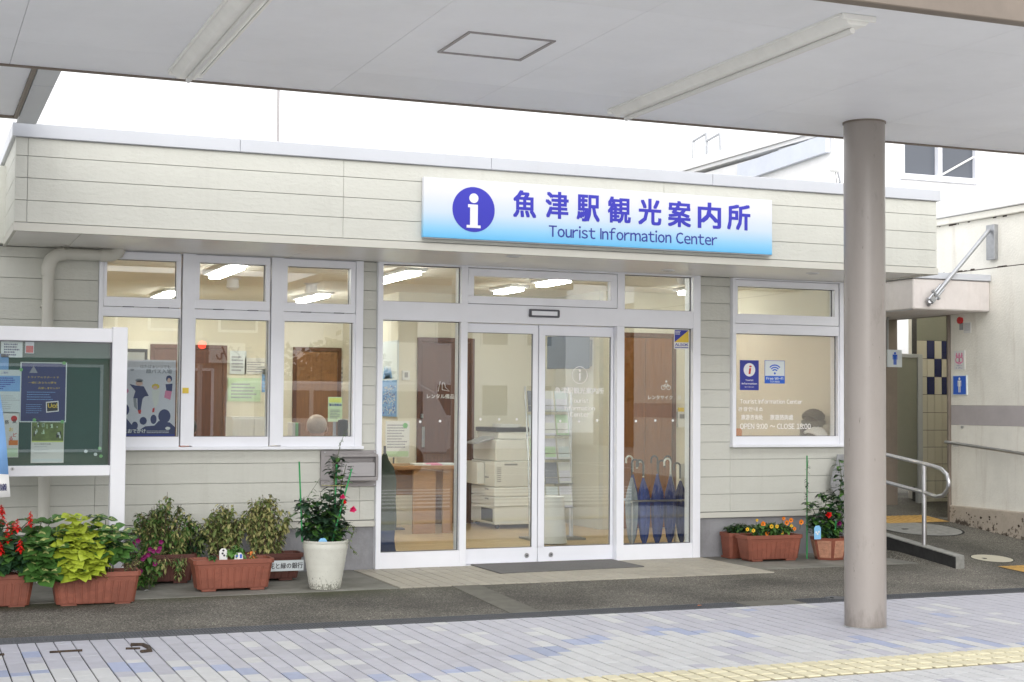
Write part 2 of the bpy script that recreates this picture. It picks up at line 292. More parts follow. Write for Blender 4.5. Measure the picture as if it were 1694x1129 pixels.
        if mid is not None:
            e_ = nn * .0012; c2 = [pt(.1, 0) + e_, pt(.35, 0) + e_ * 2, pt(.75, 0) + e_ * 2]
            s.add([c2[0], pt(.3, .10) + e_ * 2, pt(.45, .22) + e_ * 2, pt(.5, .07) + e_ * 2, c2[2], pt(.5, -.07) + e_ * 2, pt(.45, -.22) + e_ * 2, pt(.3, -.10) + e_ * 2, c2[1]], [(0, 1, 8), (1, 2, 3, 8), (8, 3, 4), (8, 4, 5), (8, 5, 6, 7), (0, 8, 7)], mid)
        return s
    def build(s, name, mats, parent=None, bevel=0, smooth=False, label=None, kind=None, origin=None, stuff=False):
        if isinstance(mats, str): mats = [mats]
        xs = [v[0] for v in s.v]; ys = [v[1] for v in s.v]; zs = [v[2] for v in s.v]
        c = Vector(origin) if origin else Vector(((min(xs) + max(xs)) / 2, (min(ys) + max(ys)) / 2, min(zs)))
        me = bpy.data.meshes.new(name); me.from_pydata([tuple(Vector(v) - c) for v in s.v], [], s.f)
        for q in mats: me.materials.append(M[q])
        me.polygons.foreach_set('material_index', s.m)
        if smooth: me.polygons.foreach_set('use_smooth', [True] * len(me.polygons))
        if bevel or smooth:
            bm = bmesh.new(); bm.from_mesh(me)
            bmesh.ops.recalc_face_normals(bm, faces=bm.faces)
            if bevel:
                bmesh.ops.remove_doubles(bm, verts=bm.verts, dist=1e-6)
                ed = [e_ for e_ in bm.edges if e_.is_manifold and e_.calc_face_angle(0) > .5]
                bmesh.ops.bevel(bm, geom=ed, offset=bevel, segments=1, affect='EDGES', clamp_overlap=True)
            bm.to_mesh(me); bm.free()
        if smooth:
            try: me.set_sharp_from_angle(angle=math.radians(40))
            except Exception: pass
        o = bpy.data.objects.new(name, me); COL.objects.link(o)
        if parent is not None: o.parent = parent; o.location = c - WPOS[parent.name]
        else: o.location = c
        WPOS[o.name] = c
        if label: o['label'] = label
        if kind: o['kind'] = kind
        if stuff: o['kind'] = 'stuff'
        return o
def tag(o, label, cat, group=None):
    o['label'] = label; o['category'] = cat
    if group: o['group'] = group
    return o
def thing(name, label, cat, loc, group=None):
    o = bpy.data.objects.new(name, None); COL.objects.link(o); o.location = loc; o.empty_display_size = .1; WPOS[o.name] = Vector(loc)
    return tag(o, label, cat, group)
def copy_tree(o, loc=None, rz=None, parent=None):
    c = o.copy(); COL.objects.link(c)
    if parent is not None: c.parent = parent
    if loc is not None: c.location = loc
    if rz is not None: c.rotation_euler = (0, 0, rz)
    for ch in list(o.children): copy_tree(ch, parent=c)
    return c
_tc = {}
def glyphs(st, res=2):
    cu = bpy.data.curves.new('t', 'FONT'); cu.body = st; cu.resolution_u = res
    ob = bpy.data.objects.new('t', cu); COL.objects.link(ob); dg = bpy.context.evaluated_depsgraph_get()
    me = bpy.data.meshes.new_from_object(ob.evaluated_get(dg))
    vs = [(v.co.x, v.co.y) for v in me.vertices]; fs = [tuple(p.vertices) for p in me.polygons]
    bpy.data.objects.remove(ob); bpy.data.curves.remove(cu); bpy.data.meshes.remove(me); return vs, fs
def textgeo(st):
    """outline of a line of text; Latin letters use the plain sans shapes of the wide font, set at their own widths"""
    if st in _tc: return _tc[st]
    vs = []; fs = []; x = 0.; 
    for ch in st:
        if ch == ' ': x += .34; continue
        k = ('g', ch)
        if ch == 'I': _tc[k] = ([(0, 0), (.085, 0), (.085, .73), (0, .73)], [(0, 1, 2, 3)])
        if k not in _tc: _tc[k] = glyphs(chr(ord(ch) + 0xFEE0) if '!' <= ch <= '~' else ch)
        gv, gf = _tc[k]
        if '!' <= ch <= '~': x0 = min(v[0] for v in gv); wd = max(v[0] for v in gv) - x0 + .075
        else: x0 = 0; wd = 1.0
        o = len(vs); vs += [(a - x0 + x, b_) for a, b_ in gv]; fs += [tuple(o + i for i in f) for f in gf]; x += wd
    xs = [v[0] for v in vs]; ys = [v[1] for v in vs]; x0, x1, y0, y1 = min(xs), max(xs), min(ys), max(ys)
    _tc[st] = ([((p - x0) / (x1 - x0), (q - y0) / (y1 - y0)) for p, q in vs], fs, (x1 - x0) / (y1 - y0), y1 - y0, x1 - x0); return _tc[st]
def txt(mb, st, x, z, h, depth, mi=0, bold=0., w=None, plane='xz', align='c', slant=0):
    """flat print: x, z = middle (or left edge) of the line, h its height, w its width; depth = the plane it lies on"""
    vs, fs, ar, gh, gw = textgeo(st); w = w or h * ar
    x0 = x - w / 2 if align == 'c' else x; d = -1
    for n_, (ox, oz) in enumerate([(0, 0)] if not bold else [(0, 0), (-1, -.7), (1, -.7), (-1, .7), (1, .7)]):
        ox *= bold / gw * .8; oz *= bold / gh * .8; dp = depth - n_ * .00012
        if plane == 'xz': P = [(x0 + (a + ox) * w + slant * b_ * h, dp, z - h / 2 + (b_ + oz) * h) for a, b_ in vs]
        elif plane == 'yz': P = [(dp, x + w / 2 - (a + ox) * w, z - h / 2 + (b_ + oz) * h) for a, b_ in vs]     # read from the -X side
        elif plane == 'xzback': P = [(x0 + w - (a + ox) * w, depth + n_ * .00012, z - h / 2 + (b_ + oz) * h) for a, b_ in vs]
        mb.add(P, fs, mi)
    return mb
def frame(mb, X0, X1, Z0, Z1, x0, x1, z0, z1, y0, y1, mi=0):
    mb.box(X0, X1, y0, y1, Z0, z0, mi); mb.box(X0, X1, y0, y1, z1, Z1, mi)
    mb.box(X0, x0, y0, y1, z0, z1, mi); mb.box(x1, X1, y0, y1, z0, z1, mi); return mb
def single(mb, name, mats, label, cat, group=None, **k):
    return tag(mb.build(name, mats, **k), label, cat, group)
# ------------------------------------------------------------------ GROUND
YD0, YD1 = 9.70, 9.92          # drain channel
YA = 11.17                      # front edge of the concrete apron
b = MB(); b.box(-60, 80, -60, 80, -1.2, -.30); b.build('ground', 'street', kind='structure')
b = MB(); b.box(-60, 80, -45, 5.2, -.3, -.10)
b.build('street', 'street', kind='structure')
b = MB()
for i in range(7): b.box(5.5 - .2 * i, 15, 3.9 - i * .85, 4.25 - i * .85, -.10, -.096)
for i in range(6): b.box(1.6 + i * .5, 1.75 + i * .5, -1.5, 2.5, -.10, -.096)
for i in range(9): b.box(2.0 + i * 5, 5.2 + i * 5, -6.2, -6.05, -.10, -.096)
b.box(-40, 60, 4.6, 4.75, -.10, -.096); b.box(-40, 60, -12.1, -11.95, -.10, -.096)
for i in range(8): b.box(9 + i * 2.6, 9.12 + i * 2.6, -11.9, -7.5, -.10, -.096)
b.build('road_markings', 'street_line', kind='structure')
b = MB(); b.box(-40, 60, 5.2, 5.35, -.3, .01); b.build('street_kerb', 'apron', kind='structure', bevel=.01)
plaza = MB().box(-40, 60, 5.35, YD0 - .026, -.3, -.006).build('plaza_pavement', 'joint', kind='structure')
# asphalt strip rising to the apron, ramp beyond the building's corner
def zr(x, y):
    base = .05 * max(0, min(1, (y - YD1) / (YA - YD1)))
    if x > 8.7 and y > 11.0: return base + .085 * (min(y, 15) - 11.0) * min(1, (x - 8.7) / .1)
    return base
b = MB(); xs = [-40, -3, 8.70, 8.80, 10.6, 14, 60]; ys = [YD1, 10.3, 10.8, 11.0, YA, 12.0, 13, 14, 15, 20, 60]
idx = {}
for i, x in enumerate(xs):
    for j, y in enumerate(ys): idx[i, j] = len(b.v); b.v.append((x, y, zr(x, y)))
for i in range(len(xs) - 1):
    for j in range(len(ys) - 1): b.f.append((idx[i, j], idx[i + 1, j], idx[i + 1, j + 1], idx[i, j + 1])); b.m.append(0)
b.build('asphalt_forecourt', 'asphalt', kind='structure')
b = MB(); b.box(4.03, 4.27, YD1 + .005, YA, -.02, .052)
v = b.v; b.v = [(x, y, (zr(x, y) + .004 if z > 0 else z)) for x, y, z in v]
v2 = MB(); v2.v = b.v; v2.f = b.f; v2.m = b.m; v2.build('concrete_strip', 'strip', kind='structure')
# aprons
YW = 12.5
b = MB(); b.box(-6, 3.60, YA, 12.53, -.1, .054); b.box(7.02, 8.78, YA + .25, 12.53, -.1, .054)
b.build('concrete_apron', 'apron', kind='structure', bevel=.006)
b = MB(); b.box(3.604, 7.016, YA + .01, 12.56, -.1, .044); entry = b.build('entrance_paving', 'joint', kind='structure')
tw = .107; base = MB().box(-.0505, .0505, -.107, .107, 0, .010)
base_o = None; rows = 6
for r_ in range(rows):
    y0 = YA + .01 + r_ * .218; cnt = 31
    for c in range(cnt):
        x0 = 3.607 + c * .1098
        if base_o is None:
            q = MB().box(x0, x0 + .1025, y0, y0 + .211, .040, .058); base_o = q.build('paving_tile', 'entry_tile', entry, bevel=.003); ref = base_o.location.copy(); rx, ry = x0, y0
        else:
            o = base_o.copy(); COL.objects.link(o); o.location = ref + Vector((x0 - rx, y0 - ry, random.uniform(-.0008, .0008)))
# plaza tiles: continuous joints along Y, random lengths; colour follows the wave laid in the paving
wave = [onZ(x, y) for x, y in ((-20, 1120), (40, 1116), (170, 1105), (250, 1107), (350, 1112), (470, 1122), (600, 1127), (760, 1117), (860, 1095), (950, 1068), (1050, 1050), (1100, 1045), (1180, 1048), (1277, 1055), (1400, 1062), (1500, 1067), (1650, 1068), (1750, 1064))]
def wv(x):
    for a, c in zip(wave, wave[1:]):
        if a.x <= x <= c.x: return a.y + (c.y - a.y) * (x - a.x) / (c.x - a.x + 1e-9)
    return wave[0].y if x < wave[0].x else wave[-1].y
TY0, TY1 = 7.04, 7.46
tiles = []; PIT = .1070
for c in range(-60, 150):
    x0 = c * PIT + .02; first = True
    for seg in ((5.35, TY0 - .004), (TY1 + .004, YD0 - .034)):
        y = seg[1]
        while y > seg[0] + .03:
            l = random.choice((.214, .214, .161, .107, .321)) if not (first and x0 < 1.9) else (.214 if y > 9.6 else .14)
            if y < 9.35: first = False
            l = min(l, y - seg[0]); d = (y - l / 2) - wv(x0)
            if abs(d - .03) < .08 and random.random() < .6 and seg[0] > 7: k = 'tile_blue'
            elif random.random() < .022 and d > -.3: k = 'tile_blue'
            elif d < 0 or random.random() < .03: k = 'tile_cream' if random.random() < .9 else 'tile_lav'
            else: k = 'tile_lav' if random.random() < .93 else 'tile_cream'
            tiles.append((x0, y - l, l, k)); y -= l
def vis(t):
    px, py = proj((t[0] + .05, t[1] + t[2] / 2, 0)); return -15 < px < 1709 and 900 < py < 1140
tiles.sort(key=lambda t: (0 if vis(t) else 1, (Vector((t[0], t[1], 0)) - CAM).length))
near = tiles[:300]; far = tiles[300:]
meshes = {}
for x0, y0, l, k in near:
    key = (round(l, 3), k)
    z = random.uniform(-.0008, .0008)
    if key not in meshes:
        o = MB().box(x0 + .004, x0 + PIT - .004, y0 + .0024, y0 + l - .0024, -.004, .006).build('paving_tile', k, plaza, bevel=.0015); meshes[key] = (o, x0, y0)
    else:
        s0, ax, ay = meshes[key]; o = s0.copy(); COL.objects.link(o); o.location = s0.location + Vector((x0 - ax, y0 - ay, z))
mix = MB(); kk = ['tile_lav', 'tile_cream', 'tile_blue']
for x0, y0, l, k in far: mix.box(x0 + .004, x0 + PIT - .004, y0 + .0024, y0 + l - .0024, -.004, .006 + random.uniform(-.0008, .0008), kk.index(k))
mix.build('paving_tile', kk, plaza, stuff=True)
# tactile strip: three rows of raised blocks
tb = MB(); tb.box(-40, 60, TY0, TY1, -.005, .004); strip = tb.build('tactile_strip', 'tactile_base', kind='structure')
first = None; n = 0; rest = MB()
for c in range(-20, 110):
    for r_ in range(3):
        x0 = c * .1070 + .02; y0 = TY0 + .008 + r_ * .137
        px, py = proj((x0, y0, 0))
        if -10 < px < 1704 and py < 1135:
            if first is None: first = MB().box(x0 + .009, x0 + .098, y0, y0 + .124, .003, .015).build('raised_block', 'tactile', strip, bevel=.007); f0 = (x0, y0, first.location.copy())
            else: o = first.copy(); COL.objects.link(o); o.location = f0[2] + Vector((x0 - f0[0], y0 - f0[1], 0))
        else: rest.box(x0 + .009, x0 + .098, y0, y0 + .124, .003, .015)
rest.build('raised_block', 'tactile', strip, stuff=True)
# drain channel with a mesh grate, interrupted by the column's gully
b = MB(); dr = None
for X0, X1 in ((-5, 5.86), (6.35, 14)):
    b.box(X0, X1, YD0, YD1, -.08, -.03, 1); b.box(X0, X1, YD0, YD0 + .012, -.03, .007, 0); b.box(X0, X1, YD1 - .012, YD1, -.03, .007, 0)
dr = b.build('drain_channel', ['grate', 'void'], kind='structure')
b = MB()
for X0, X1 in ((-1, 5.86), (6.35, 11)):
    for k in range(1, 6): b.box(X0, X1, YD0 + .012 + k * .033 - .0015, YD0 + .012 + k * .033 + .0015, -.012, .004)
    x = X0
    while x < X1: b.box(x, x + .004, YD0 + .012, YD1 - .012, -.014, .003); x += .022
b.build('grate_mesh', 'grate', dr, stuff=True)
b = MB(); b.box(5.86, 6.35, YD0 - .03, YD1, -.05, .007); b.build('column_kerb_slab', 'strip', kind='structure', bevel=.002)
# bare metal bracket and slots let into the left paving
b = MB(); p = [onZ(x, y, .008) for x, y in ((82, 1080), (136, 1077))]; b.tube([p[0], p[1]], .011, 6)
p = [onZ(x, y, .008) for x, y in ((208, 1074), (232, 1073.5))]; b.tube(p, .010, 6); p = [onZ(x, y, .008) for x, y in ((-6, 1085), (6, 1083.5))]; b.tube(p, .011, 6)
p = [onZ(x, y, .009) for x, y in ((216, 1068), (236, 1067.5), (246, 1072), (248, 1078), (233, 1079.5))]; b.tube(p, .016, 6)
single(b, 'rusty_floor_bracket', 'rust', 'rusty dark metal bracket and short slots set in the pavement at lower left', 'floor bracket')
# ------------------------------------------------------------------ INFORMATION CENTRE
BX0, BX1 = .69, 8.79; YF = 11.25
bld = thing('information_center', 'low cream sided tourist office with flat white parapet and glazed front', 'building', (4.7, 12.5, 0))
def X(px, y=600, Y=YW): return onY(px, y, Y).x
def Z(y, px=380, Y=YW): return onY(px, y, Y).z
WL = (1.43, 3.655); DR = (3.79, 6.985); WR = (7.335, 8.61); ZS = 1.10; ZT = 2.735
# structural wall behind the boards
for x0, x1, z0, z1 in ((-6, WL[0], .05, 2.74), (WL[0], WL[1], .05, ZS), (WL[1], DR[0], .05, 2.74), (DR[1], WR[0], .05, 2.74), (WR[0], WR[1], .05, ZS), (WR[1], 8.75, .05, 2.74)): MB().box(x0, x1, 12.522, 12.64, z0, z1).build('wall', 'foundation', bld)
# boards of the lower walls
rowz = [.483 + .166 * i for i in range(14)]
def boards(x0, x1, zlo, zhi, cuts=()):
    xs_ = [x0] + [c for c in cuts if x0 < c < x1] + [x1]
    for i, z in enumerate(rowz):
        a, c = max(z, zlo), min(z + .1628, zhi)
        if c - a < .02: continue
        for u, v_ in zip(xs_, xs_[1:]):
            MB().box(u + .0008, v_ - .0008, 12.500, 12.522, a, c).build('siding_board', 'siding', bld, bevel=.0018)
boards(-6, WL[0], .483, 2.722, (-3, .18)); boards(WL[0], WL[1], .483, ZS - .003, ); boards(WL[1], DR[0], .483, 2.722); boards(DR[1], WR[0], .483, 2.722)
boards(WR[0], WR[1], .483, ZS - .003); boards(WR[1], 8.75, .483, 2.722)
for u, v_ in ((-6, DR[0]), (DR[1], 8.75)): MB().box(u, v_, 12.488, 12.522, .425, .476).build('base_trim', 'siding_flat', bld, bevel=.002)
MB().box(8.75, 8.77, 12.5, 19, .05, 2.72).build('side_wall', 'siding', bld)
# overhanging parapet: boards, corner pieces, coping
fz = [2.782, 2.942, 3.104, 3.264, 3.398]
for a, c in zip(fz, fz[1:]):
    for u, v_ in ((BX0 + .085, 3.13), (3.13, 5.95), (5.95, BX1)):
        MB().box(u + .001, v_ - .001, YF, YF + .02, a, c - .0035).build('siding_board', 'siding', bld, bevel=.0025)
    MB().box(BX0, BX0 + .083, YF - .001, YF + .02, a, c - .0035).build('corner_board', 'siding', bld, bevel=.0025)
    MB().box(BX0, BX0 + .018, YF + .021, 19, a, c - .0035).build('siding_board', 'siding', bld, bevel=.0025)
    MB().box(BX1 - .018, BX1, YF + .021, 19, a, c - .0035).build('siding_board', 'siding', bld)
b = MB(); b.box(BX0 - .006, BX1 + .006, YF - .010, YF + .022, 2.716, 2.776); b.box(BX0 - .006, BX0 + .018, YF + .022, 19, 2.716, 2.776); b.box(BX1 - .018, BX1 + .006, YF + .022, 19, 2.716, 2.776)
b.build('bottom_trim', 'siding_flat', bld, bevel=.002)
b = MB(); b.box(BX0 + .019, BX1 - .019, YF + .021, 11.9, 2.74, 3.38); b.box(BX0 + .019, BX1 - .019, 11.9, 19.1, 3.30, 3.38); b.build('roof', 'coping', bld)
for u, v_ in ((BX0 - .028, 2.31), (2.31, 4.36), (4.36, 6.41), (6.41, BX1 + .03)):
    MB().box(u + .0012, v_ - .0012, YF - .028, YF + .26, 3.396, 3.497).build('coping_piece', 'coping', bld, bevel=.004)
MB().box(BX0 - .028, BX0 + .2, YF + .262, 19, 3.396, 3.497).build('coping_piece', 'coping', bld, bevel=.004)
MB().box(BX1 - .2, BX1 + .03, YF + .262, 19, 3.396, 3.497).build('coping_piece', 'coping', bld, bevel=.004)
cuts = [BX0 + .02, 1.17, 2.98, 4.79, 6.60, 8.41, BX1 - .02]
for u, v_ in zip(cuts, cuts[1:]): MB().box(u + .002, v_ - .002, YF + .024, 12.52, 2.728, 2.738).build('soffit_panel', 'soffit', bld, bevel=.002)
MB().box(-6, BX0, 12.40, 12.52, 2.735, 3.35).build('wall', 'siding', bld)
for px, py in ((265, 424), (850, 424), (1105, 447), (1345, 452)):
    p = onZ(px, py, 2.728)
    dl = thing('downlight', 'small round white downlight in the soffit %s' % {265: 'above the left windows', 850: 'above the sliding doors', 1105: 'above the right fixed glass of the entrance', 1345: 'above the right window'}[px], 'ceiling light', (p.x, p.y, 2.728), 'downlights under the eaves')
    q = MB(); q.disc(p.x, p.y, .062, 2.720, 2.728, plane='xy', n=24); q.build('rim', 'white_paint', dl, bevel=.002)
    MB().disc(p.x, p.y, .045, 2.7185, 2.7215, plane='xy', n=20).build('lens', 'tile_cream', dl)
# --- left ribbon window
win = MB(); zt = [Z(v_) for v_ in (424, 437, 498, 511.6, 529, 722.7, 736, 744)]
units = [(170, 299, 176, 291, 168, 296), (320, 446, 329, 438, 321, 443), (466, 587, 474, 578, 468, 582)]
xu = [tuple(X(v_, 470 if i < 4 else 620) for i, v_ in enumerate(u)) for u in units]
mul = [(X(299), X(320)), (X(446), X(466))]
f1 = 12.452
win.box(WL[0], WL[1], f1, 12.60, zt[0] - .0, ZT - .01); win.box(WL[0], xu[0][0], f1, 12.60, ZS, zt[0]); win.box(xu[2][1], WL[1], f1, 12.60, ZS, zt[0])
for a, c in mul: win.box(a, c, f1 + .004, 12.60, ZS + .03, zt[0])
win.box(WL[0] - .004, WL[1] + .012, f1 - .022, 12.56, ZS - .004, ZS + .022)
for i, u in enumerate(xu):
    a, c = u[0], u[1]; win.box(a, c, f1 + .012, 12.60, zt[4], zt[3] - .012); win.box(a, c, f1 + .012, 12.60, ZS + .022, zt[5])
    win.box(a, u[4], f1 + .012, 12.60, zt[5], zt[4]); win.box(u[5], c, f1 + .012, 12.60, zt[5], zt[4])
wobj = win.build('window', 'alu', bld, bevel=.002)
for i, u in enumerate(xu):
    q = MB(); frame(q, u[0] + .004, u[1] - .004, zt[3] - .008, zt[0] - .004, u[2], u[3], zt[2], zt[1], f1 + .006, 12.55); q.build('sash', 'alu', wobj, bevel=.003)
    MB().box(u[2] - .01, u[3] + .01, 12.515, 12.52, zt[2] - .01, zt[1] + .01).build('pane', 'glass', wobj)
    MB().box(u[4] - .01, u[5] + .01, 12.515, 12.52, zt[5] - .01, zt[4] + .01).build('pane', 'glass', wobj)
    q = MB(); frame(q, u[2] - .004, u[3] + .004, zt[2] - .004, zt[1] + .004, u[2] + .004, u[3] - .004, zt[2] + .004, zt[1] - .004, 12.508, 12.522); frame(q, u[4] - .004, u[5] + .004, zt[5] - .004, zt[4] + .004, u[4] + .004, u[5] - .004, zt[5] + .004, zt[4] - .004, 12.508, 12.522)
    q.build('gasket', 'alu_dark', wobj)
    q = MB(); q.box(u[0] + .25 * (u[1] - u[0]), u[0] + .25 * (u[1] - u[0]) + .09, f1 + .003, f1 + .02, zt[3] - .012, zt[3] - .006); q.box(u[0] + .7 * (u[1] - u[0]), u[0] + .7 * (u[1] - u[0]) + .09, f1 + .003, f1 + .02, zt[3] - .012, zt[3] - .006); q.build('drip_slot', 'alu_dark', wobj)
single(MB().box(X(301), X(311), f1 - .006, f1 + .004, Z(651, 306), Z(642, 306)), 'small_latch_plate', 'yellow_print', 'tiny beige plate stuck on the first mullion of the left windows', 'plate')
# --- right window
Zr = lambda y: onY(1290, y, YW).z
q = MB(); z = [Zr(v_) for v_ in (466, 477, 522, 536, 554, 722, 733)]; xr_ = [X(1208.6), X(1217, 500), X(1377, 500), X(1394, 600), X(1215, 640), X(1383, 640)]
q.box(WR[0], WR[1], f1, 12.60, z[0], ZT - .01); q.box(WR[0], xr_[1] - .03, f1, 12.60, ZS, z[0]); q.box(xr_[2] + .055, WR[1], f1, 12.60, ZS, z[0])
q.box(xr_[1] - .03, xr_[2] + .055, f1 + .012, 12.6, z[4], z[3] - .012); q.box(xr_[1] - .03, xr_[2] + .055, f1 + .012, 12.6, ZS + .022, z[5])
q.box(xr_[1] - .03, xr_[4], f1 + .012, 12.6, z[5], z[4]); q.box(xr_[5], xr_[2] + .055, f1 + .012, 12.6, z[5], z[4]); q.box(WR[0] - .008, WR[1] + .008, f1 - .022, 12.56, ZS - .004, ZS + .022)
wr = q.build('window', 'alu', bld, bevel=.002)
q = MB(); frame(q, xr_[1] - .026, xr_[2] + .045, z[3] - .008, z[0] - .004, xr_[1], xr_[2], z[2], z[1], f1 + .006, 12.55); q.build('sash', 'alu', wr, bevel=.003)
MB().box(xr_[1] - .01, xr_[2] + .01, 12.515, 12.52, z[2] - .01, z[1] + .01).build('pane', 'glass', wr)
MB().box(xr_[4] - .01, xr_[5] + .01, 12.515, 12.52, z[5] - .01, z[4] + .01).build('pane', 'glass_frost', wr)
q = MB(); frame(q, xr_[1] - .004, xr_[2] + .004, z[2] - .004, z[1] + .004, xr_[1] + .004, xr_[2] - .004, z[2] + .004, z[1] - .004, 12.508, 12.522); frame(q, xr_[4] - .004, xr_[5] + .004, z[5] - .004, z[4] + .004, xr_[4] + .004, xr_[5] - .004, z[5] + .004, z[4] - .004, 12.508, 12.522); q.build('gasket', 'alu_dark', wr)
# --- entrance
Ze = lambda y: onY(830, y, YW).z
zb, zh0, zh1 = .056, 2.222, 2.386
q = MB(); q.box(DR[0], X(630.5), 12.455, 12.62, zb, ZT - .008); q.box(X(1143), DR[1], 12.455, 12.62, zb, ZT - .008)
ja, jb = X(630.5), X(1143); q.box(ja, jb, 12.455, 12.62, 2.712, ZT - .008); q.box(ja, jb, 12.460, 12.66, zh0, zh1)
m1, m2 = (X(760), X(771)), (X(1018), X(1030))
for a, c in (m1, m2): q.box(a, c, 12.458, 12.62, zh1, 2.712); q.box(a, c, 12.462, 12.62, zb, zh0)
q.box(ja, m1[0], 12.466, 12.58, zb, .195); q.box(m2[1], jb, 12.466, 12.58, zb, .195)
q.box(ja, jb, 12.50, 12.66, .05, .06)
ent = q.build('entrance_screen', 'alu', bld, bevel=.002)
q = MB(); frame(q, m1[1] + .004, m2[0] - .004, zh1 + .004, 2.706, X(782, 480), X(1008, 480), Ze(492), Ze(459), 12.462, 12.54); q.build('sash', 'alu', ent, bevel=.003)
q = MB(); q.box(m1[1], m2[0], 12.4635, 12.47, zh1 - .001, zh1 + .006)
for a, c, z0, z1 in ((ja, m1[0], .195, zh0), (m2[1], jb, .195, zh0), (ja, m1[0], zh1, 2.712), (m2[1], jb, zh1, 2.712)): frame(q, a - .002, c + .002, z0 - .002, z1 + .002, a + .006, c - .006, z0 + .006, z1 - .006, 12.508, 12.522)
q.build('gasket', 'alu_dark', ent)
for a, c, z0, z1 in ((ja, m1[0], .195, zh0), (m2[1], jb, .195, zh0), (ja, m1[0], zh1, 2.712), (m2[1], jb, zh1, 2.712), (m1[1] + .05, m2[0] - .05, zh1 + .05, 2.66)):
    MB().box(a - .003, c + .003, 12.515, 12.52, z0 - .003, z1 + .003).build('pane', 'glass', ent)
sx = onY(900, 519, 12.45); q = MB(); frame(q, sx.x - .145, sx.x + .145, sx.z - .036, sx.z + .036, sx.x - .13, sx.x + .13, sx.z - .023, sx.z + .023, 12.43, 12.46, 0); q.box(sx.x - .13, sx.x + .13, 12.434, 12.459, sx.z - .023, sx.z + .023, 1)
q.build('door_sensor', ['alu_dark', 'alu'], ent, bevel=.003)
mid = X(893.5)
for a, c, ga, gc, gt, gb in ((m1[1] + .002, mid - .004, X(773, 700), X(883.5, 700), Ze(551), .205), (mid + .004, m2[0] - .002, X(904, 700), X(1013, 700), Ze(553), .205)):
    q = MB(); frame(q, a, c, .066, zh0 - .004, ga, gc, .197, gt, 12.535, 12.575); sd_ = q.build('sliding_door', 'alu', bld, bevel=.003)
    MB().box(ga - .01, gc + .01, 12.552, 12.557, .19, gt + .01).build('pane', 'glass', sd_)
    q = MB(); frame(q, ga - .004, gc + .004, .193, gt + .004, ga + .004, gc - .004, .202, gt - .004, 12.545, 12.56); q.build('gasket', 'alu_dark', sd_)
    lx = X(873.5, 919) if a < 5 else X(913.5, 918); q = MB(); q.disc(lx, .125, .022, 12.526, 12.536); q.disc(lx, .125, .009, 12.523, 12.527, 1, n=10); q.build('lock', ['steel', 'alu_dark'], sd_, bevel=.002)
MB().box(mid - .004, mid + .004, 12.555, 12.57, .066, zh0 - .01).build('door_seal', 'alu_dark', bld)
# --- interior shell
CZ = 2.79
b = MB(); b.box(.9, 8.75, 12.6, 19.2, -.05, .08); b.build('interior_floor', 'wood_floor', bld)
b = MB(); b.box(.9, 8.75, 12.56, 19.2, CZ, CZ + .03); b.build('interior_ceiling', 'ceil_int', bld)
b = MB(); b.box(.8, .9, 12.64, 19.2, 0, CZ); b.box(.9, 5.3, 19.0, 19.2, 0, CZ); b.box(5.3, 5.42, 16.6, 19.0, 0, CZ); b.box(5.42, 7.35, 16.6, 16.7, 0, CZ); b.box(7.35, 8.75, 15.35, 15.5, 0, CZ)
b.box(7.35, 7.45, 15.5, 16.7, 0, CZ); b.box(8.68, 8.749, 12.64, 15.35, 0, CZ); b.box(7.33, 8.68, 13.5, 13.56, 0, 0.9); b.build('interior_wall', 'wall_int', bld)
# a bright white wall panel close behind the first left pane
MB().box(.9, onY(246, 600, 18.9).x, 18.95, 18.998, .1, 2.5).build('wall_panel', 'wall_int', bld)
def idoor(x0, x1, y, zt_, m_, hx=None, knob=True, leafs=1):
    q = MB(); q.box(x0, x0 + .05, y - .03, y, .08, zt_); q.box(x1 - .05, x1, y - .03, y, .08, zt_); q.box(x0 + .05, x1 - .05, y - .03, y, zt_ - .05, zt_)
    d = q.build('interior_door', 'door_brown', bld, bevel=.003)
    w_ = (x1 - x0 - .1) / leafs
    for k in range(leafs): MB().box(x0 + .052 + k * w_, x0 + .048 + (k + 1) * w_, y - .022, y - .001, .085, zt_ - .053).build('door_leaf', m_, d, bevel=.004)
    if hx: MB().box(hx, hx + .035, y - .034, y - .02, .98, 1.22).build('handle', 'steel', d, bevel=.004)
    return d
A = 16.6
d1 = idoor(onY(690, 600, A).x, onY(784, 600, A).x, A, 2.265, 'door_brown', hx=onY(697, 700, A).x)
q = MB(); q.box(onY(694, 688, A).x, onY(699, 688, A).x, A - .03, A - .02, 1.32, 1.37); q.build('lock_plate', 'steel', d1)
q = MB(); c = onY(733, 656, A - .026); txt(q, 'レンタル備品室', c.x, c.z, .055, A - .0235, bold=.012); c = onY(733, 641, A)
q.tube([(c.x - .07, A - .024, c.z - .05), (c.x - .045, A - .024, c.z + .07)], .004, 4); q.tube([(c.x - .02, A - .024, c.z + .05), (c.x - .02, A - .024, c.z - .03), (c.x + .07, A - .024, c.z - .045), (c.x + .02, A - .024, c.z + .0), (c.x + .01, A - .024, c.z + .05), (c.x - .02, A - .024, c.z + .05)], .004, 4); q.build('lettering', 'white_print', d1)
B_ = 15.35
d2 = idoor(7.47, onY(1117, 600, B_).x, B_, 2.32, 'wood_orange', leafs=2)
q = MB(); c = onY(1100, 658, B_ - .026); txt(q, 'レンタサイクル屋', c.x, c.z, .05, B_ - .0235, bold=.012); c = onY(1100, 640, B_)
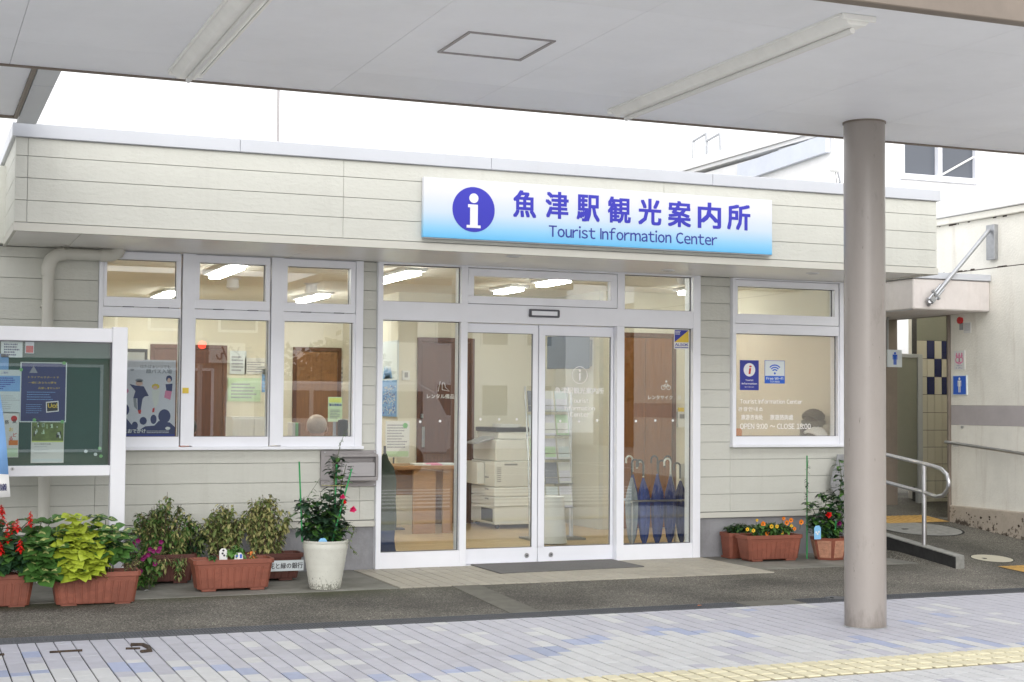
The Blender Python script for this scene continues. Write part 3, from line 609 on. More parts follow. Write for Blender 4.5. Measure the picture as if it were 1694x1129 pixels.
q.ring(c.x - .035, c.z - .01, .022, .028, B_ - .024, n=14); q.ring(c.x + .035, c.z - .01, .022, .028, B_ - .024, n=14); q.tube([(c.x - .035, B_ - .024, c.z - .01), (c.x - .01, B_ - .024, c.z + .03), (c.x + .025, B_ - .024, c.z + .03), (c.x + .035, B_ - .024, c.z - .01)], .003, 4); q.tube([(c.x - .01, B_ - .024, c.z + .03), (c.x, B_ - .024, c.z - .01), (c.x + .025, B_ - .024, c.z + .03)], .003, 4); q.blob((c.x + .005, B_ - .024, c.z + .06), .014, .002, .014, 8, 5)
q.build('lettering', 'white_print', d2)
C_ = 19.0
idoor(onY(248, 600, C_).x, onY(375, 600, C_).x, C_, 2.21, 'door_brown', leafs=2); idoor(onY(484, 600, C_).x, min(5.28, onY(578, 600, C_).x), C_, 2.21, 'wood_mid', leafs=1)
# ------------------------------------------------------------------ SIGNBOARD
p0, p1 = 3.77, 6.985; SY = 11.19
sg = thing('signboard', 'long white and blue signboard with information symbol above the entrance', 'sign', ((p0 + p1) / 2, YF, 2.815))
MB().box(p0, p1, SY, YF - .012, 2.815, 3.295).build('sign_panel', 'sign_face', sg, bevel=.003)
MB().box(p0 + .004, p1 - .002, SY + .004, YF - .013, 2.806, 2.8145).build('bottom_rail', 'galv', sg)
def SX(px, y=350): return onY(px, y, SY).x
def SZ(px, y): return onY(px, y, SY).z
q = MB(); c = onY(783.5, 347, SY); rr = (SX(819) - SX(749)) / 2; q.disc(c.x, c.z, rr, SY - .0025, SY - .0005, n=48); q.build('emblem_disc', 'sign_blue', sg)
q = MB(); q.disc(c.x, c.z + rr * .50, rr * .215, SY - .005, SY - .003, n=24)
pl = [(-.27, .22), (.19, .22), (.19, -.70), (.33, -.70), (.33, -.82), (-.33, -.82), (-.33, -.70), (-.17, -.70), (-.17, .09), (-.27, .09)]
k_ = [(c.x + a * rr, c.z + z_ * rr) for a, z_ in pl]; q.prism([k_[0], k_[1], k_[2], k_[7], k_[8], k_[9]], SY - .005, SY - .003); q.prism([k_[6], k_[7], k_[2], k_[3], k_[4], k_[5]], SY - .005, SY - .003); q.build('emblem_letter', 'white_print', sg)
q = MB()
for ch, px, py, dy in zip('魚津駅観光案内所', (868, 921.5, 973, 1024.5, 1075, 1124, 1173.5, 1222), (338, 340, 345, 348, 351, 354.5, 357, 360), (20,) * 8):
    p = onY(px, py, SY); wch = SX(px + 18) - SX(px - 18); q = MB(); txt(q, ch, p.x, p.z, .214, SY - .0015, bold=.038, w=wch); q.build('character', 'sign_blue', sg)
q = MB(); a, c = onY(908, 382, SY), onY(1186, 398, SY); zc = (onY(1047, 388.5, SY).z + 0); txt(q, 'Tourist Information Center', (a.x + c.x) / 2, zc - .004, .102, SY - .0015, bold=.014, w=c.x - a.x); q.build('lettering', 'royal', sg)
# ------------------------------------------------------------------ BUILDING'S OWN FITTINGS
q = MB(); pz = 2.64
pts = [(1.028, 12.40, .10), (1.028, 12.40, pz - .10), (1.05, 12.40, pz - .03), (1.12, 12.40, pz + .015), (1.50, 12.40, pz + .02)]
dp = thing('rain_downpipe', 'cream rain pipe bending under the eaves behind the notice board', 'downpipe', (1.028, 12.4, .05))
MB().tube([(1.028, 12.40, .05), (1.028, 12.40, 2.50)], .045, 16).build('pipe', 'siding_flat', dp, smooth=True)
MB().tube([(1.028, 12.40, 2.49), (1.028, 12.40, 2.56), (1.045, 12.40, 2.62), (1.09, 12.40, 2.66), (1.15, 12.40, 2.672)], .054, 16).build('elbow', 'siding_flat', dp, smooth=True)
MB().tube([(1.14, 12.40, 2.672), (1.46, 12.40, 2.672)], .046, 16).build('pipe', 'siding_flat', dp, smooth=True)
MB().tube([(1.43, 12.40, 2.672), (1.52, 12.40, 2.675), (1.565, 12.40, 2.70), (1.58, 12.40, 2.735)], .052, 16).build('elbow', 'siding_flat', dp, smooth=True)
MB().box(.975, 1.081, 12.39, 12.50, 2.24, 2.26).build('bracket', 'siding_flat', dp, bevel=.003)
bx = thing('wall_letterbox', 'grey metal letterbox set in the wall left of the entrance', 'letterbox', (3.56, 12.42, .79))
q = MB(); frame(q, 3.30, 3.79, .775, 1.085, 3.40, 3.765, .83, 1.055, 12.46, 12.50); q.build('back_plate', 'grey_box', bx, bevel=.003)
q = MB(); frame(q, 3.41, 3.765, .83, 1.055, 3.445, 3.748, .862, 1.035, 12.33, 12.46); q.box(3.445, 3.748, 12.40, 12.46, .862, 1.035); q.build('housing', 'grey_box', bx, bevel=.003)
MB().box(3.45, 3.744, 12.348, 12.362, .866, .985).build('flap', 'grey_box_face', bx, bevel=.003)
q = MB(); [q.disc(x_, z_, .007, 12.452, 12.46, n=10) for x_ in (3.33, 3.775) for z_ in (.79, 1.07)]; q.build('bolt', 'steel', bx)
# thin antenna mast behind the parapet
q = MB(); q.tube([(3.24, 14, 3.38), (3.24, 14, 4.6)], .013, 6, 0); q.tube([(3.24, 14, 3.38), (3.24, 14, 3.5)], .03, 8, 0); single(q, 'antenna_mast', 'grey_box', 'thin grey mast rising behind the parapet at left', 'mast')
# ------------------------------------------------------------------ WALKWAY CANOPY
ZC = 3.45; Y0c, Y1c = 5.98, 9.09
can = thing('walkway_canopy', 'wide grey panelled canopy on round columns over the pavement', 'canopy', (6.07, 8.54, 0))
MB().box(-12, 9.2, Y0c + .02, Y1c - .02, ZC + .012, ZC + .42).build('slab', 'far_white', can)
MB().box(-12, 9.2, Y1c - .02, Y1c, ZC - .012, ZC + .42).build('edge_trim', 'brown_trim', can, bevel=.003)
MB().box(-12, 9.2, Y0c - .05, Y0c + .03, ZC - .012, ZC + .42).build('front_fascia', 'brown_trim', can, bevel=.005)
yc = [Y0c + .022, 6.55, 8.45, Y1c - .022]; x = .512 - .951 * 13; k = 0
while x < 8.2:
    st = [Y0c + .022, 6.55, 8.45, Y1c - .022] if k % 2 == 0 else [Y0c + .022, 6.55, 8.45, Y1c - .022]
    for a, c in zip(st, st[1:]):
        MB().box(x + .0012, x + .951 - .0012, a + .0012, c - .0012, ZC, ZC + .010).build('ceiling_panel', 'canopy_panel', can)
    x += .951; k += 1
q = MB(); frame_pts = (2.70, 3.18, 7.28, 7.76)
q.box(2.69, 3.19, 7.27, 7.285, ZC - .008, ZC + .001); q.box(2.69, 3.19, 7.755, 7.77, ZC - .008, ZC + .001); q.box(2.69, 2.705, 7.285, 7.755, ZC - .008, ZC + .001); q.box(3.175, 3.19, 7.285, 7.755, ZC - .008, ZC + .001)
q.build('hatch_frame', 'grey_box', can)
MB().box(9.2, 9.23, Y0c - .05, Y1c, ZC - .012, ZC + .42).build('edge_trim', 'brown_trim', can)  # unseen canopy end, cut short to let skylight onto the cream wall
for cx, cy in ((6.066, 8.54), (-1.2, 8.54)):
    c_ = MB().lathe(cx, cy, [(.140, 0), (.140, ZC)], 40).build('column', 'column', can, smooth=True)
    MB().lathe(cx, cy, [(.146, ZC - .012), (.146, ZC + .001)], 40).build('column_collar', 'brown_trim', c_, smooth=False)
    MB().lathe(cx, cy, [(.148, -.002), (.150, .004), (.141, .012)], 40).build('base_seal', 'galv', c_)
# scuffs on the column that faces the camera
def batten(cx, y0, y1, label):
    t_ = thing('canopy_light', label, 'ceiling light', (cx, (y0 + y1) / 2, ZC), 'strip lights under the canopy')
    w_ = .095
    q = MB(); q.add([(cx - w_, y0, ZC), (cx - .05, y0, ZC - .05), (cx + .05, y0, ZC - .05), (cx + w_, y0, ZC), (cx - w_, y1, ZC), (cx - .05, y1, ZC - .05), (cx + .05, y1, ZC - .05), (cx + w_, y1, ZC)], [(0, 1, 2, 3), (7, 6, 5, 4), (0, 4, 5, 1), (1, 5, 6, 2), (2, 6, 7, 3)])
    q.build('reflector', 'canopy_lamp', t_, bevel=.004)
    for ya__ in (y1, y0 - .018): MB().box(cx - w_ - .006, cx + w_ + .006, ya__, ya__ + .018, ZC - .03, ZC).build('end_cap', 'canopy_lamp', t_, bevel=.004)
    q = MB(); q.box(cx - w_ - .012, cx - w_ + .002, y0, y1, ZC - .012, ZC); q.box(cx + w_ - .002, cx + w_ + .012, y0, y1, ZC - .012, ZC); q.build('side_flange', 'canopy_lamp', t_)
    MB().tube([(cx + .005, y0 + .05, ZC - .065), (cx + .005, y1 - .05, ZC - .065)], .016, 10).build('lamp_tube', 'paper', t_, smooth=True)
batten(1.49, 6.3, 8.84, 'unlit white strip light on the canopy ceiling at upper left'); batten(4.36, 6.19, 8.84, 'unlit white strip light on the canopy ceiling at upper right')
# canopy arm running back beside the building
arm = thing('side_canopy', 'grey canopy arm running back past the left end of the building', 'canopy', (-.5, 10, ZC))
MB().box(-3, .64, Y1c + .01, 10.74, ZC + .004, ZC + .35).build('slab', 'canopy_panel', arm)
MB().box(.641, .668, Y1c + .01, 10.74, ZC - .01, ZC + .36).build('edge_trim', 'brown_trim', arm, bevel=.002); MB().box(-3, .668, 10.742, 10.78, ZC - .01, ZC + .36).build('edge_trim', 'brown_trim', arm, bevel=.002)
q = MB(); q.box(.675, .81, Y1c + .01, 9.62, ZC + .0, ZC + .16); q.build('gutter', 'coping', arm, bevel=.004)
q = MB(); q.box(.675, .81, 9.63, 11.0, ZC + .0, ZC + .16); q.build('gutter', 'coping', arm, bevel=.004)
MB().box(-3, .81, 10.79, 11.02, ZC + .03, ZC + .2).build('gutter', 'coping', arm, bevel=.004)
# ------------------------------------------------------------------ NOTICE BOARD
NY = 11.45
def NB(x, y): p = onY(x, y, NY); return p.x, p.z
x1 = NB(186, 542)[0]; x2 = NB(211, 541)[0]; zt0 = NB(186, 542)[1]; zg1 = NB(180, 567)[1]; zg0 = NB(180, 770)[1]; zb0 = NB(184, 787)[1]
nb = thing('notice_board', 'white framed glass notice board with green chalky back and posters', 'notice board', (0.6, NY, .05))
MB().box(x1, x2, NY - .03, NY + .05, .05, zt0 + .002).build('post', 'white_paint', nb, bevel=.004); MB().box(-1.1, -1.0, NY - .03, NY + .05, .05, zt0 + .002).build('post', 'white_paint', nb, bevel=.004)
q = MB(); q.box(-1.0, x1, NY - .02, NY + .07, zg1, zt0 - .01); q.box(-1.0, x1, NY - .02, NY + .07, zb0, zg0); q.build('frame', 'white_paint', nb, bevel=.004)
MB().box(-1.0, x1, NY + .05, NY + .068, zg0, zg1).build('back_panel', 'chalk_green', nb)
MB().box(-1.0, x1, NY - .002, NY + .002, zg0, zg1).build('pane', 'glass', nb)
q = MB(); q.box(x1 - .01, x1, NY - .006, NY + .05, zg0, zg1); q.box(-1.0, x1, NY - .006, NY + .05, zg1 - .006, zg1); q.build('inner_edge', 'alu_dark', nb)
lx, lz = NB(20, 776); q = MB(); q.disc(lx, lz, .014, NY - .026, NY - .02, n=14); q.disc(lx, lz, .006, NY - .028, NY - .026, 1, n=10); q.build('lock', ['steel', 'alu_dark'], nb)
PY = NY + .046
def sheet(name, pts, mats, label, cat, draw=None, y=PY, t=.003):
    (a, z1_), (c, z0_) = NBy(pts[0], y), NBy(pts[1], y); q = MB(); q.box(a, c, y - t, y, z0_, z1_, 0)
    if draw: draw(q, a, c, z0_, z1_, y - t - .0006)
    return single(q, name, mats, label, cat)
def NBy(p, y): r_ = onY(p[0], p[1], y); return r_.x, r_.z
def lines(q, a, c, z0, z1, y, mi, rows, h=.35, seed=1, ragged=.3):
    rg = random.Random(seed)
    for k in range(rows):
        zc = z1 - (k + .5) * (z1 - z0) / rows; x_ = a; hh = (z1 - z0) / rows * h / 2
        end = c - (c - a) * rg.uniform(0, ragged)
        while x_ < end:
            l = rg.uniform(.006, .014); q.quad([(x_, y, zc - hh), (min(x_ + l, end), y, zc - hh), (min(x_ + l, end), y, zc + hh), (x_, y, zc + hh)], mi); x_ += l + .003
def d_navy(q, a, c, z0, z1, y):
    W_, H_ = c - a, z1 - z0; q.quad([(a + .008, y, z0 + .008), (c - .008, y, z0 + .008), (c - .008, y, z1 - .008), (a + .008, y, z1 - .008)], 1); y -= .0006
    cx = a + W_ * .28; q.quad([(cx - W_ * .09, y, z1 - H_ * .18), (cx + W_ * .09, y, z1 - H_ * .18), (cx, y, z1 - H_ * .06)], 4)
    txt(q, 'トライアルサポートで', a + W_ * .5, z1 - H_ * .25, H_ * .032, y, 2, w=W_ * .66); txt(q, '一緒にあなたの夢を', a + W_ * .48, z1 - H_ * .34, H_ * .036, y, 2, w=W_ * .60); txt(q, '応援しませんか?', a + W_ * .62, z1 - H_ * .43, H_ * .034, y, 2, w=W_ * .46)
    lines(q, a + W_ * .15, a + W_ * .8, z0 + H_ * .36, z0 + H_ * .52, y, 3, 4, .25, 3); lines(q, a + W_ * .14, a + W_ * .50, z0 + H_ * .14, z0 + H_ * .31, y, 3, 5, .25, 4)
    fx0, fx1, fz0, fz1 = a + W_ * .57, a + W_ * .84, z0 + H_ * .16, z0 + H_ * .34; q.quad([(fx0, y, fz0), (fx1, y, fz0 + .01), (fx1 - .004, y, fz1 + .008), (fx0 - .004, y, fz1)], 5); q.quad([(fx0 + .006, y - .0004, fz0 + .008), (fx1 - .007, y - .0004, fz0 + .016), (fx1 - .010, y - .0004, fz1), (fx0 + .002, y - .0004, fz1 - .007)], 6)
    txt(q, 'Uo!', (fx0 + fx1) / 2, (fz0 + fz1) / 2 + .012, H_ * .07, y - .0008, 2, bold=.03, w=W_ * .2)
sheet('navy_poster', ((34, 599), (109, 699)), ['paper_cool', 'navy_print', 'yellow_print', 'sky_print', 'grey_print', 'white_print', 'black_print'], 'dark blue event poster with yellow lines and white edge in notice board', 'poster', d_navy)
def d_photo(q, a, c, z0, z1, y):
    W_, H_ = c - a, z1 - z0; q.quad([(a + .004, y, z0 + H_ * .52), (c - .004, y, z0 + H_ * .52), (c - .004, y, z1 - .004), (a + .004, y, z1 - .004)], 1); q.quad([(a + .004, y, z0 + H_ * .49), (c - .004, y, z0 + H_ * .49), (c - .004, y, z0 + H_ * .52), (a + .004, y, z0 + H_ * .52)], 3)
    rg = random.Random(5)
    for k in range(26):
        x_ = a + W_ * rg.uniform(.06, .9); zz = z0 + H_ * rg.uniform(.55, .92); w_ = W_ * rg.uniform(.02, .09); h_ = H_ * rg.uniform(.02, .10); q.quad([(x_, y - .0004, zz), (x_ + w_, y - .0004, zz), (x_ + w_ * .8, y - .0004, zz + h_), (x_, y - .0004, zz + h_)], rg.choice((2, 4, 2, 5)))
    lines(q, a + W_ * .1, a + W_ * .6, z0 + H_ * .2, z0 + H_ * .42, y, 6, 3, .14, 6); txt(q, 'まちの風景写真展', a + W_ * .35, z0 + H_ * .445, H_ * .035, y, 5, w=W_ * .5)
    q.quad([(a + .01, y, z0 + .01), (c - .01, y, z0 + .01), (c - .01, y, z0 + H_ * .10), (a + .01, y, z0 + H_ * .10)], 4)
sheet('photo_flyer', ((52, 696), (105, 766)), ['paper', 'leaf_olive', 'pale_green', 'lime_print', 'paper_cool', 'black_print', 'grey_print'], 'pale flyer with a yellowish photo below the dark blue poster', 'flyer', d_photo, y=PY + .001)
def d_table(q, a, c, z0, z1, y):
    W_, H_ = c - a, z1 - z0; q.quad([(a, y, z0 + H_ * .5), (c - .02, y, z0 + H_ * .5), (c - .02, y, z0 + H_ * .86), (a, y, z0 + H_ * .86)], 1)
    lines(q, a + .02, c - .05, z0 + H_ * .54, z0 + H_ * .83, y - .0005, 2, 6, .5, 8); lines(q, a, c - .02, z0 + H_ * .08, z0 + H_ * .42, y, 3, 7, .2, 9); txt(q, 'ご案内', c - W_ * .35, z0 + H_ * .93, H_ * .05, y, 2)
sheet('timetable_sheet', ((-50, 611), (37, 684)), ['paper_cool', 'sky_print', 'royal', 'grey_print'], 'white sheet with blue photo table left of the dark blue poster', 'notice', d_table, y=PY + .001)
def d_col(q, a, c, z0, z1, y):
    W_, H_ = c - a, z1 - z0
    for t_, x_, z_, m_ in (('祭', .78, .78, 1), ('夏', .92, .80, 1), ('お', .86, .62, 3), ('ど', .93, .50, 2), ('る', .86, .42, 2)): txt(q, t_, a + W_ * x_, z0 + H_ * z_, H_ * .085, y, m_, bold=.02)
    q.disc(c - W_ * .09, z0 + H_ * .86, .022, y - .0004, y, 2, n=14); q.quad([(c - W_ * .18, y, z0 + H_ * .27), (c - .004, y, z0 + H_ * .27), (c - .004, y, z0 + H_ * .38), (c - W_ * .18, y, z0 + H_ * .38)], 4); q.quad([(a, y, z0 + .004), (c - .004, y, z0 + .004), (c - .004, y, z0 + H_ * .2), (a, y, z0 + H_ * .2)], 5)
sheet('festival_flyer', ((-60, 682), (30, 757)), ['paper', 'black_print', 'red_print', 'yellow_print', 'orange_print', 'pale_green'], 'colourful flyer with handwritten characters at lower left of notice board', 'flyer', d_col, y=PY + .001)
def d_draw(q, a, c, z0, z1, y):
    lines(q, a + .02, c - .02, z0 + .01, z1 - .02, y, 1, 5, .6, 12)
sheet('cartoon_sheet', ((2, 563), (37, 592)), ['paper_cool', 'navy_print'], 'pale gridded sheet with dark handwriting at top left of notice board', 'notice', d_draw)
sheet('blue_leaflet', ((-14, 585), (14, 612)), ['sky_print'], 'plain sky blue leaflet under the gridded sheet in notice board', 'leaflet'); sheet('red_tag_sheet', ((42, 562), (56, 585)), ['lilac', 'red_print'], 'small grey leaflet with red lower half at top of notice board', 'leaflet', lambda q, a, c, z0, z1, y: q.quad([(a + .005, y, z0 + .005), (c - .005, y, z0 + .005), (c - .005, y, z0 + (z1 - z0) * .55), (a + .005, y, z0 + (z1 - z0) * .55)], 1))
for px, py, m_, lb in ((106, 601, 'green_print', 'green magnet on the upper right corner of the dark blue poster'), (35, 612, 'green_print', 'green magnet on the left edge of the dark blue poster'), (57, 695, 'green_print', 'green magnet at the lower left of the dark blue poster'), (103, 698, 'green_print', 'green magnet at the lower right corner of the dark blue poster'), (142, 747, 'paper_cool', 'clear round magnet, upper left of the spare ones'), (158, 752, 'paper_cool', 'clear round magnet beside the lowest green one'), (165, 742, 'green_print', 'spare green magnet, topmost at lower right of notice board'), (167, 755, 'green_print', 'spare green magnet, lowest at lower right of notice board')):
    p = NBy((px, py), PY - .01); single(MB().disc(p[0], p[1], .0125, PY - .014, PY - .004, n=16), 'magnet', m_, lb, 'magnet', 'round magnets in the notice board')
# cloth banner edge in front
fl = thing('cloth_banner', 'light blue cloth banner with white hem at the left edge', 'banner', (.36, 10.3, .0))
FY = 10.3; pts = [(-30, 640), (-2, 640), (3, 668), (7, 700), (11, 740), (14, 785)]
q = MB(); L_ = [onY(x_, y_, FY) for x_, y_ in pts]; vs = []
for i, p in enumerate(L_):
    for k in range(8): vs.append((p.x - k * .09, FY + .014 * math.sin(k * 1.3 + i), p.z + .004 * k))
q.add(vs, [(i * 8 + k, i * 8 + k + 1, i * 8 + k + 9, i * 8 + k + 8) for i in range(5) for k in range(7)])
cl_ = q.build('cloth', 'sky_print', fl, smooth=True); sm = cl_.modifiers.new('s', 'SOLIDIFY'); sm.thickness = .002
p, r2 = onY(14, 785, FY), onY(17, 822, FY); q = MB(); vs = []
for i, pp in enumerate((p, r2)):
    for k in range(8): vs.append((pp.x - k * .09, FY - .003 + .014 * math.sin(k * 1.3 + 5), pp.z - (.010 * k if i else 0) + .004 * k))
q.add(vs, [(k, k + 1, k + 9, k + 8) for k in range(7)]); cl_ = q.build('hem', 'paper', fl, smooth=True); sm = cl_.modifiers.new('s', 'SOLIDIFY'); sm.thickness = .002
q = MB(); c = onY(5, 806, FY); txt(q, '議', c.x, c.z, .045, FY - .022, bold=.02); q.build('lettering', 'navy', fl)
q = MB(); q.tube([(-.35, FY, 0), (-.35, FY, 2.3)], .012, 8); q.tube([(-.35, FY, 2.2), (.31, FY, 2.2)], .008, 8); q.build('pole', 'white_paint', fl)
# ------------------------------------------------------------------ DOORMAT
q = MB(); q.hexa([(4.69, 11.80, .058), (6.10, 11.88, .058), (6.085, 12.50, .058), (4.685, 12.50, .058), (4.69, 11.80, .068), (6.10, 11.88, .068), (6.085, 12.50, .068), (4.685, 12.50, .068)])
single(q, 'doormat', 'mat_grey', 'flat dark grey doormat before the sliding doors', 'doormat', bevel=.003)
# ------------------------------------------------------------------ STICKERS, POSTERS ON THE GLASS
GY = 12.5125
def G(x, y): p = onY(x, y, GY); return p.x, p.z
q = MB(); (a, z1_), (c, z0_) = G(1115, 545), G(1140, 578); q.box(a, c, GY - .0015, GY, z0_, z1_, 0); y = GY - .002; W_, H_ = c - a, z1_ - z0_
q.quad([(a + .006, y, z0_ + H_ * .34), (a + .006, y, z1_ - .006), (c - .006, y, z1_ - .006)], 1); q.quad([(a + .006, y, z0_ + H_ * .34), (c - .006, y, z1_ - .006), (c - .006, y, z0_ + H_ * .34)], 2)
txt(q, 'ALSOK', (a + c) / 2, z0_ + H_ * .22, H_ * .13, y, 1, bold=.035, w=W_ * .86); lines(q, a + .01, c - .01, z0_ + .004, z0_ + H_ * .13, y, 1, 1, .5, 3, 0); lines(q, a + .012, a + W_ * .5, z0_ + H_ * .72, z1_ - .012, y - .0004, 0, 3, .5, 5)
single(q, 'security_sticker', ['paper', 'royal', 'yellow_print'], 'small blue and yellow security sticker on the right entrance glass', 'sticker')
q = MB(); dots = [(695, 698), (728, 697), (1052, 697), (1084, 696), (1113, 696)]
for k, (px, py) in enumerate(dots):
    p = G(px, py); single(MB().disc(p[0], p[1], .012, GY - .001, GY, n=14), 'safety_dot', 'white_print', 'round white safety dot on the %s' % ('left entrance glass, %s one' % ('left', 'right')[k] if k < 2 else 'right entrance glass, %s one' % ('left', 'middle', 'right')[k - 2]), 'sticker', 'white safety dots on the glass')
for k, (px, py) in enumerate(((795, 694), (826, 694), (855, 694), (927, 697), (958, 697), (988, 696))):
    p = onY(px, py, 12.549); single(MB().disc(p.x, p.z, .012, 12.5505, 12.5515, n=14), 'safety_dot', 'white_print', 'round white safety dot on the %s sliding door, %s' % (('left', 'right')[k // 3], ('left one', 'middle one', 'right one')[k % 3]), 'sticker', 'white safety dots on the glass')
dlt = thing('door_lettering', 'thin white symbol and office name on the right sliding door', 'lettering', (5.5, 12.55, 1.5)); q = MB(); y = 12.5505; c = onY(959, 621, y); q.ring(c.x, c.z, .075, .080, y, n=32); q.box(c.x - .008, c.x + .008, y - .0003, y, c.z - .05, c.z + .02); q.disc(c.x, c.z + .042, .011, y - .0003, y, n=12)
q.build('symbol', 'white_print', dlt); q = MB()
a, c2 = onY(918, 646, y), onY(999, 646, y); txt(q, '魚津駅観光案内所', (a.x + c2.x) / 2, a.z, .058, y, bold=.015, w=c2.x - a.x); q.build('text_line', 'white_print', dlt)
for st, py, wd in (('Tourist', 663, 30), ('Information', 675.5, 50), ('Center', 686, 32)):
    p = onY(959, py, y); q = MB(); txt(q, st, p.x, p.z, .042, y, bold=.006, w=(onY(959 + wd / 2, py, y).x - onY(959 - wd / 2, py, y).x)); q.build('text_line', 'white_print', dlt)
# right window stickers
q = MB(); (a, z1_), (c, z0_) = G(1224, 596), G(1255, 646); W_, H_ = c - a, z1_ - z0_; q.box(a, c, GY - .002, GY, z0_, z1_, 0); y = GY - .0026; q.disc((a + c) / 2, z0_ + H_ * .68, W_ * .31, y - .0002, y, 1, n=30)
txt(q, 'i', (a + c) / 2, z0_ + H_ * .68, H_ * .27, y - .0006, 2, bold=.03, w=W_ * .10, slant=.15); txt(q, 'Tourist', (a + c) / 2, z0_ + H_ * .335, H_ * .055, y, 1, bold=.03, w=W_ * .42); txt(q, 'Information', (a + c) / 2, z0_ + H_ * .22, H_ * .06, y, 1, bold=.03, w=W_ * .80); txt(q, '観光案内所', (a + c) / 2, z0_ + H_ * .105, H_ * .04, y, 1, w=W_ * .5)
single(q, 'information_sticker', ['royal', 'white_print', 'red_print'], 'dark blue sticker with a red letter in a white circle, right window', 'sticker')
q = MB(); (a, z1_), (c, z0_) = G(1265, 596.5), G(1298, 635); W_, H_ = c - a, z1_ - z0_; q.box(a, c, GY - .002, GY, z0_, z1_, 0); y = GY - .0026; q.quad([(a + .004, y, z0_ + H_ * .33), (c - .004, y, z0_ + H_ * .33), (c - .004, y, z1_ - .004), (a + .004, y, z1_ - .004)], 1)
cx, cz = (a + c) / 2, z0_ + H_ * .44; q.disc(cx, cz, W_ * .05, y - .0005, y - .0001, 0, n=12)
for r0 in (.13, .23, .33): q.ring(cx, cz, W_ * r0, W_ * (r0 + .055), y - .0004, 0, 45, 135, 14)
txt(q, 'Free Wi-Fi', cx, z0_ + H_ * .22, H_ * .12, y, 1, bold=.03, w=W_ * .84); txt(q, 'TOYAMA', cx, z0_ + H_ * .08, H_ * .08, y, 1, bold=.02, w=W_ * .5)
single(q, 'wireless_sticker', ['bright_blue', 'paper_cool'], 'blue and white wireless network sticker in the right window', 'sticker')
wl_ = thing('window_lettering', 'white office name and opening hours lettered on the right window', 'lettering', (8.0, GY, 1.2)); y = GY - .001
for st, x0_, x1_, py, h in (('Tourist Information Center', 1224, 1327, 664, .045), ('관광안내소', 1221, 1262, 677, .042), ('旅游咨询处', 1226, 1262, 690.5, .050), ('旅遊諮詢處', 1274, 1312, 690.5, .052), ('OPEN 9:00 ～ CLOSE 18:00', 1224, 1341, 705.5, .052)):
    a, c = onY(x0_, py, GY), onY(x1_, py, GY); q = MB(); txt(q, st, (a.x + c.x) / 2, a.z, h, y, bold=.018, w=c.x - a.x); q.build('text_line', 'white_print', wl_)
# people poster inside the first left pane
def d_people(q, a, c, z0, z1, y):
    W_, H_ = c - a, z1 - z0; P = lambda u, v_: (a + W_ * u, y, z0 + H_ * v_); y2 = y - .0006; P2 = lambda u, v_: (a + W_ * u, y2, z0 + H_ * v_)
    def el(u, v_, ru, rv, mi, yy=None): q.disc(a + W_ * u, z0 + H_ * v_, W_ * ru, (yy or y2) - .0001, yy or y2, mi, n=16, ry=H_ * rv)
    txt(q, 'はたばぁいつでも', a + W_ * .60, z0 + H_ * .915, H_ * .045, y2, 2, bold=.02, w=W_ * .58); txt(q, '顔パス入場', a + W_ * .67, z0 + H_ * .855, H_ * .058, y2, 2, bold=.03, w=W_ * .50)
    # walking man in navy, woman in white, woman in pink
    el(.29, .70, .07, .035, 3); el(.29, .735, .075, .022, 1); q.prism([(a + W_ * u, z0 + H_ * v_) for u, v_ in ((.10, .69), (.22, .67), (.38, .66), (.48, .54), (.40, .53), (.36, .50), (.18, .51), (.22, .60))], y2 - .0004, y2 - .0002, 4)
    q.quad([P2(.18, .51), P2(.24, .51), P2(.26, .36), P2(.20, .40)], 1); q.quad([P2(.26, .51), P2(.36, .50), P2(.33, .36), P2(.27, .35)], 4); q.quad([P2(.27, .36), P2(.34, .36), P2(.33, .31), P2(.29, .31)], 5)
    el(.61, .66, .075, .035, 6); el(.60, .645, .045, .025, 3, y2 - .0004); q.quad([P2(.54, .61), P2(.70, .62), P2(.67, .52), P2(.55, .52)], 7); q.quad([P2(.54, .52), P2(.68, .52), P2(.66, .44), P2(.60, .38)], 7); q.quad([P2(.56, .38), P2(.60, .39), P2(.59, .33), P2(.55, .33)], 5)
    el(.87, .76, .06, .045, 4); el(.87, .74, .035, .03, 3, y2 - .0004); q.quad([P2(.80, .69), P2(.94, .70), P2(.93, .60), P2(.82, .61)], 4); q.quad([P2(.80, .61), P2(.93, .60), P2(.90, .49), P2(.78, .52)], 8); el(.04, .60, .05, .03, 8); el(.15, .87, .04, .012, 1)
    # row of dark heads along the foot
    for u, v_, ru, rv in ((.02, .36, .09, .075), (.38, .22, .07, .05), (.58, .24, .06, .06), (.79, .28, .12, .09), (.22, .16, .06, .05)): el(u, v_, ru, rv, 4)
    q.prism([(a + W_ * u, z0 + H_ * v_) for u, v_ in ((0, 0), (1, 0), (1, .14), (.9, .20), (.68, .22), (.60, .16), (.42, .15), (.30, .10), (.16, .17), (0, .30))], y2 - .0004, y2 - .0002, 4)
    q.quad([(a, y - .0012, z0), (c, y - .0012, z0), (c, y - .0012, z0 + H_ * .05), (a, y - .0012, z0 + H_ * .05)], 9)
    txt(q, 'とおでかけ', a + W_ * .22, z0 + H_ * .09, H_ * .05, y2 - .001, 10, bold=.03, w=W_ * .42); lines(q, a + W_ * .45, a + W_ * .88, z0 + H_ * .06, z0 + H_ * .10, y2 - .001, 10, 2, .3, 3, 0); el(.86, .125, .05, .02, 10, y2 - .001)
yy = 12.535; a, c = onY(206, 595, yy), onY(289, 725, yy); q = MB(); q.box(a.x, c.x, yy, yy + .002, c.z, a.z, 0); d_people(q, a.x, c.x, c.z, a.z, yy - .0006)
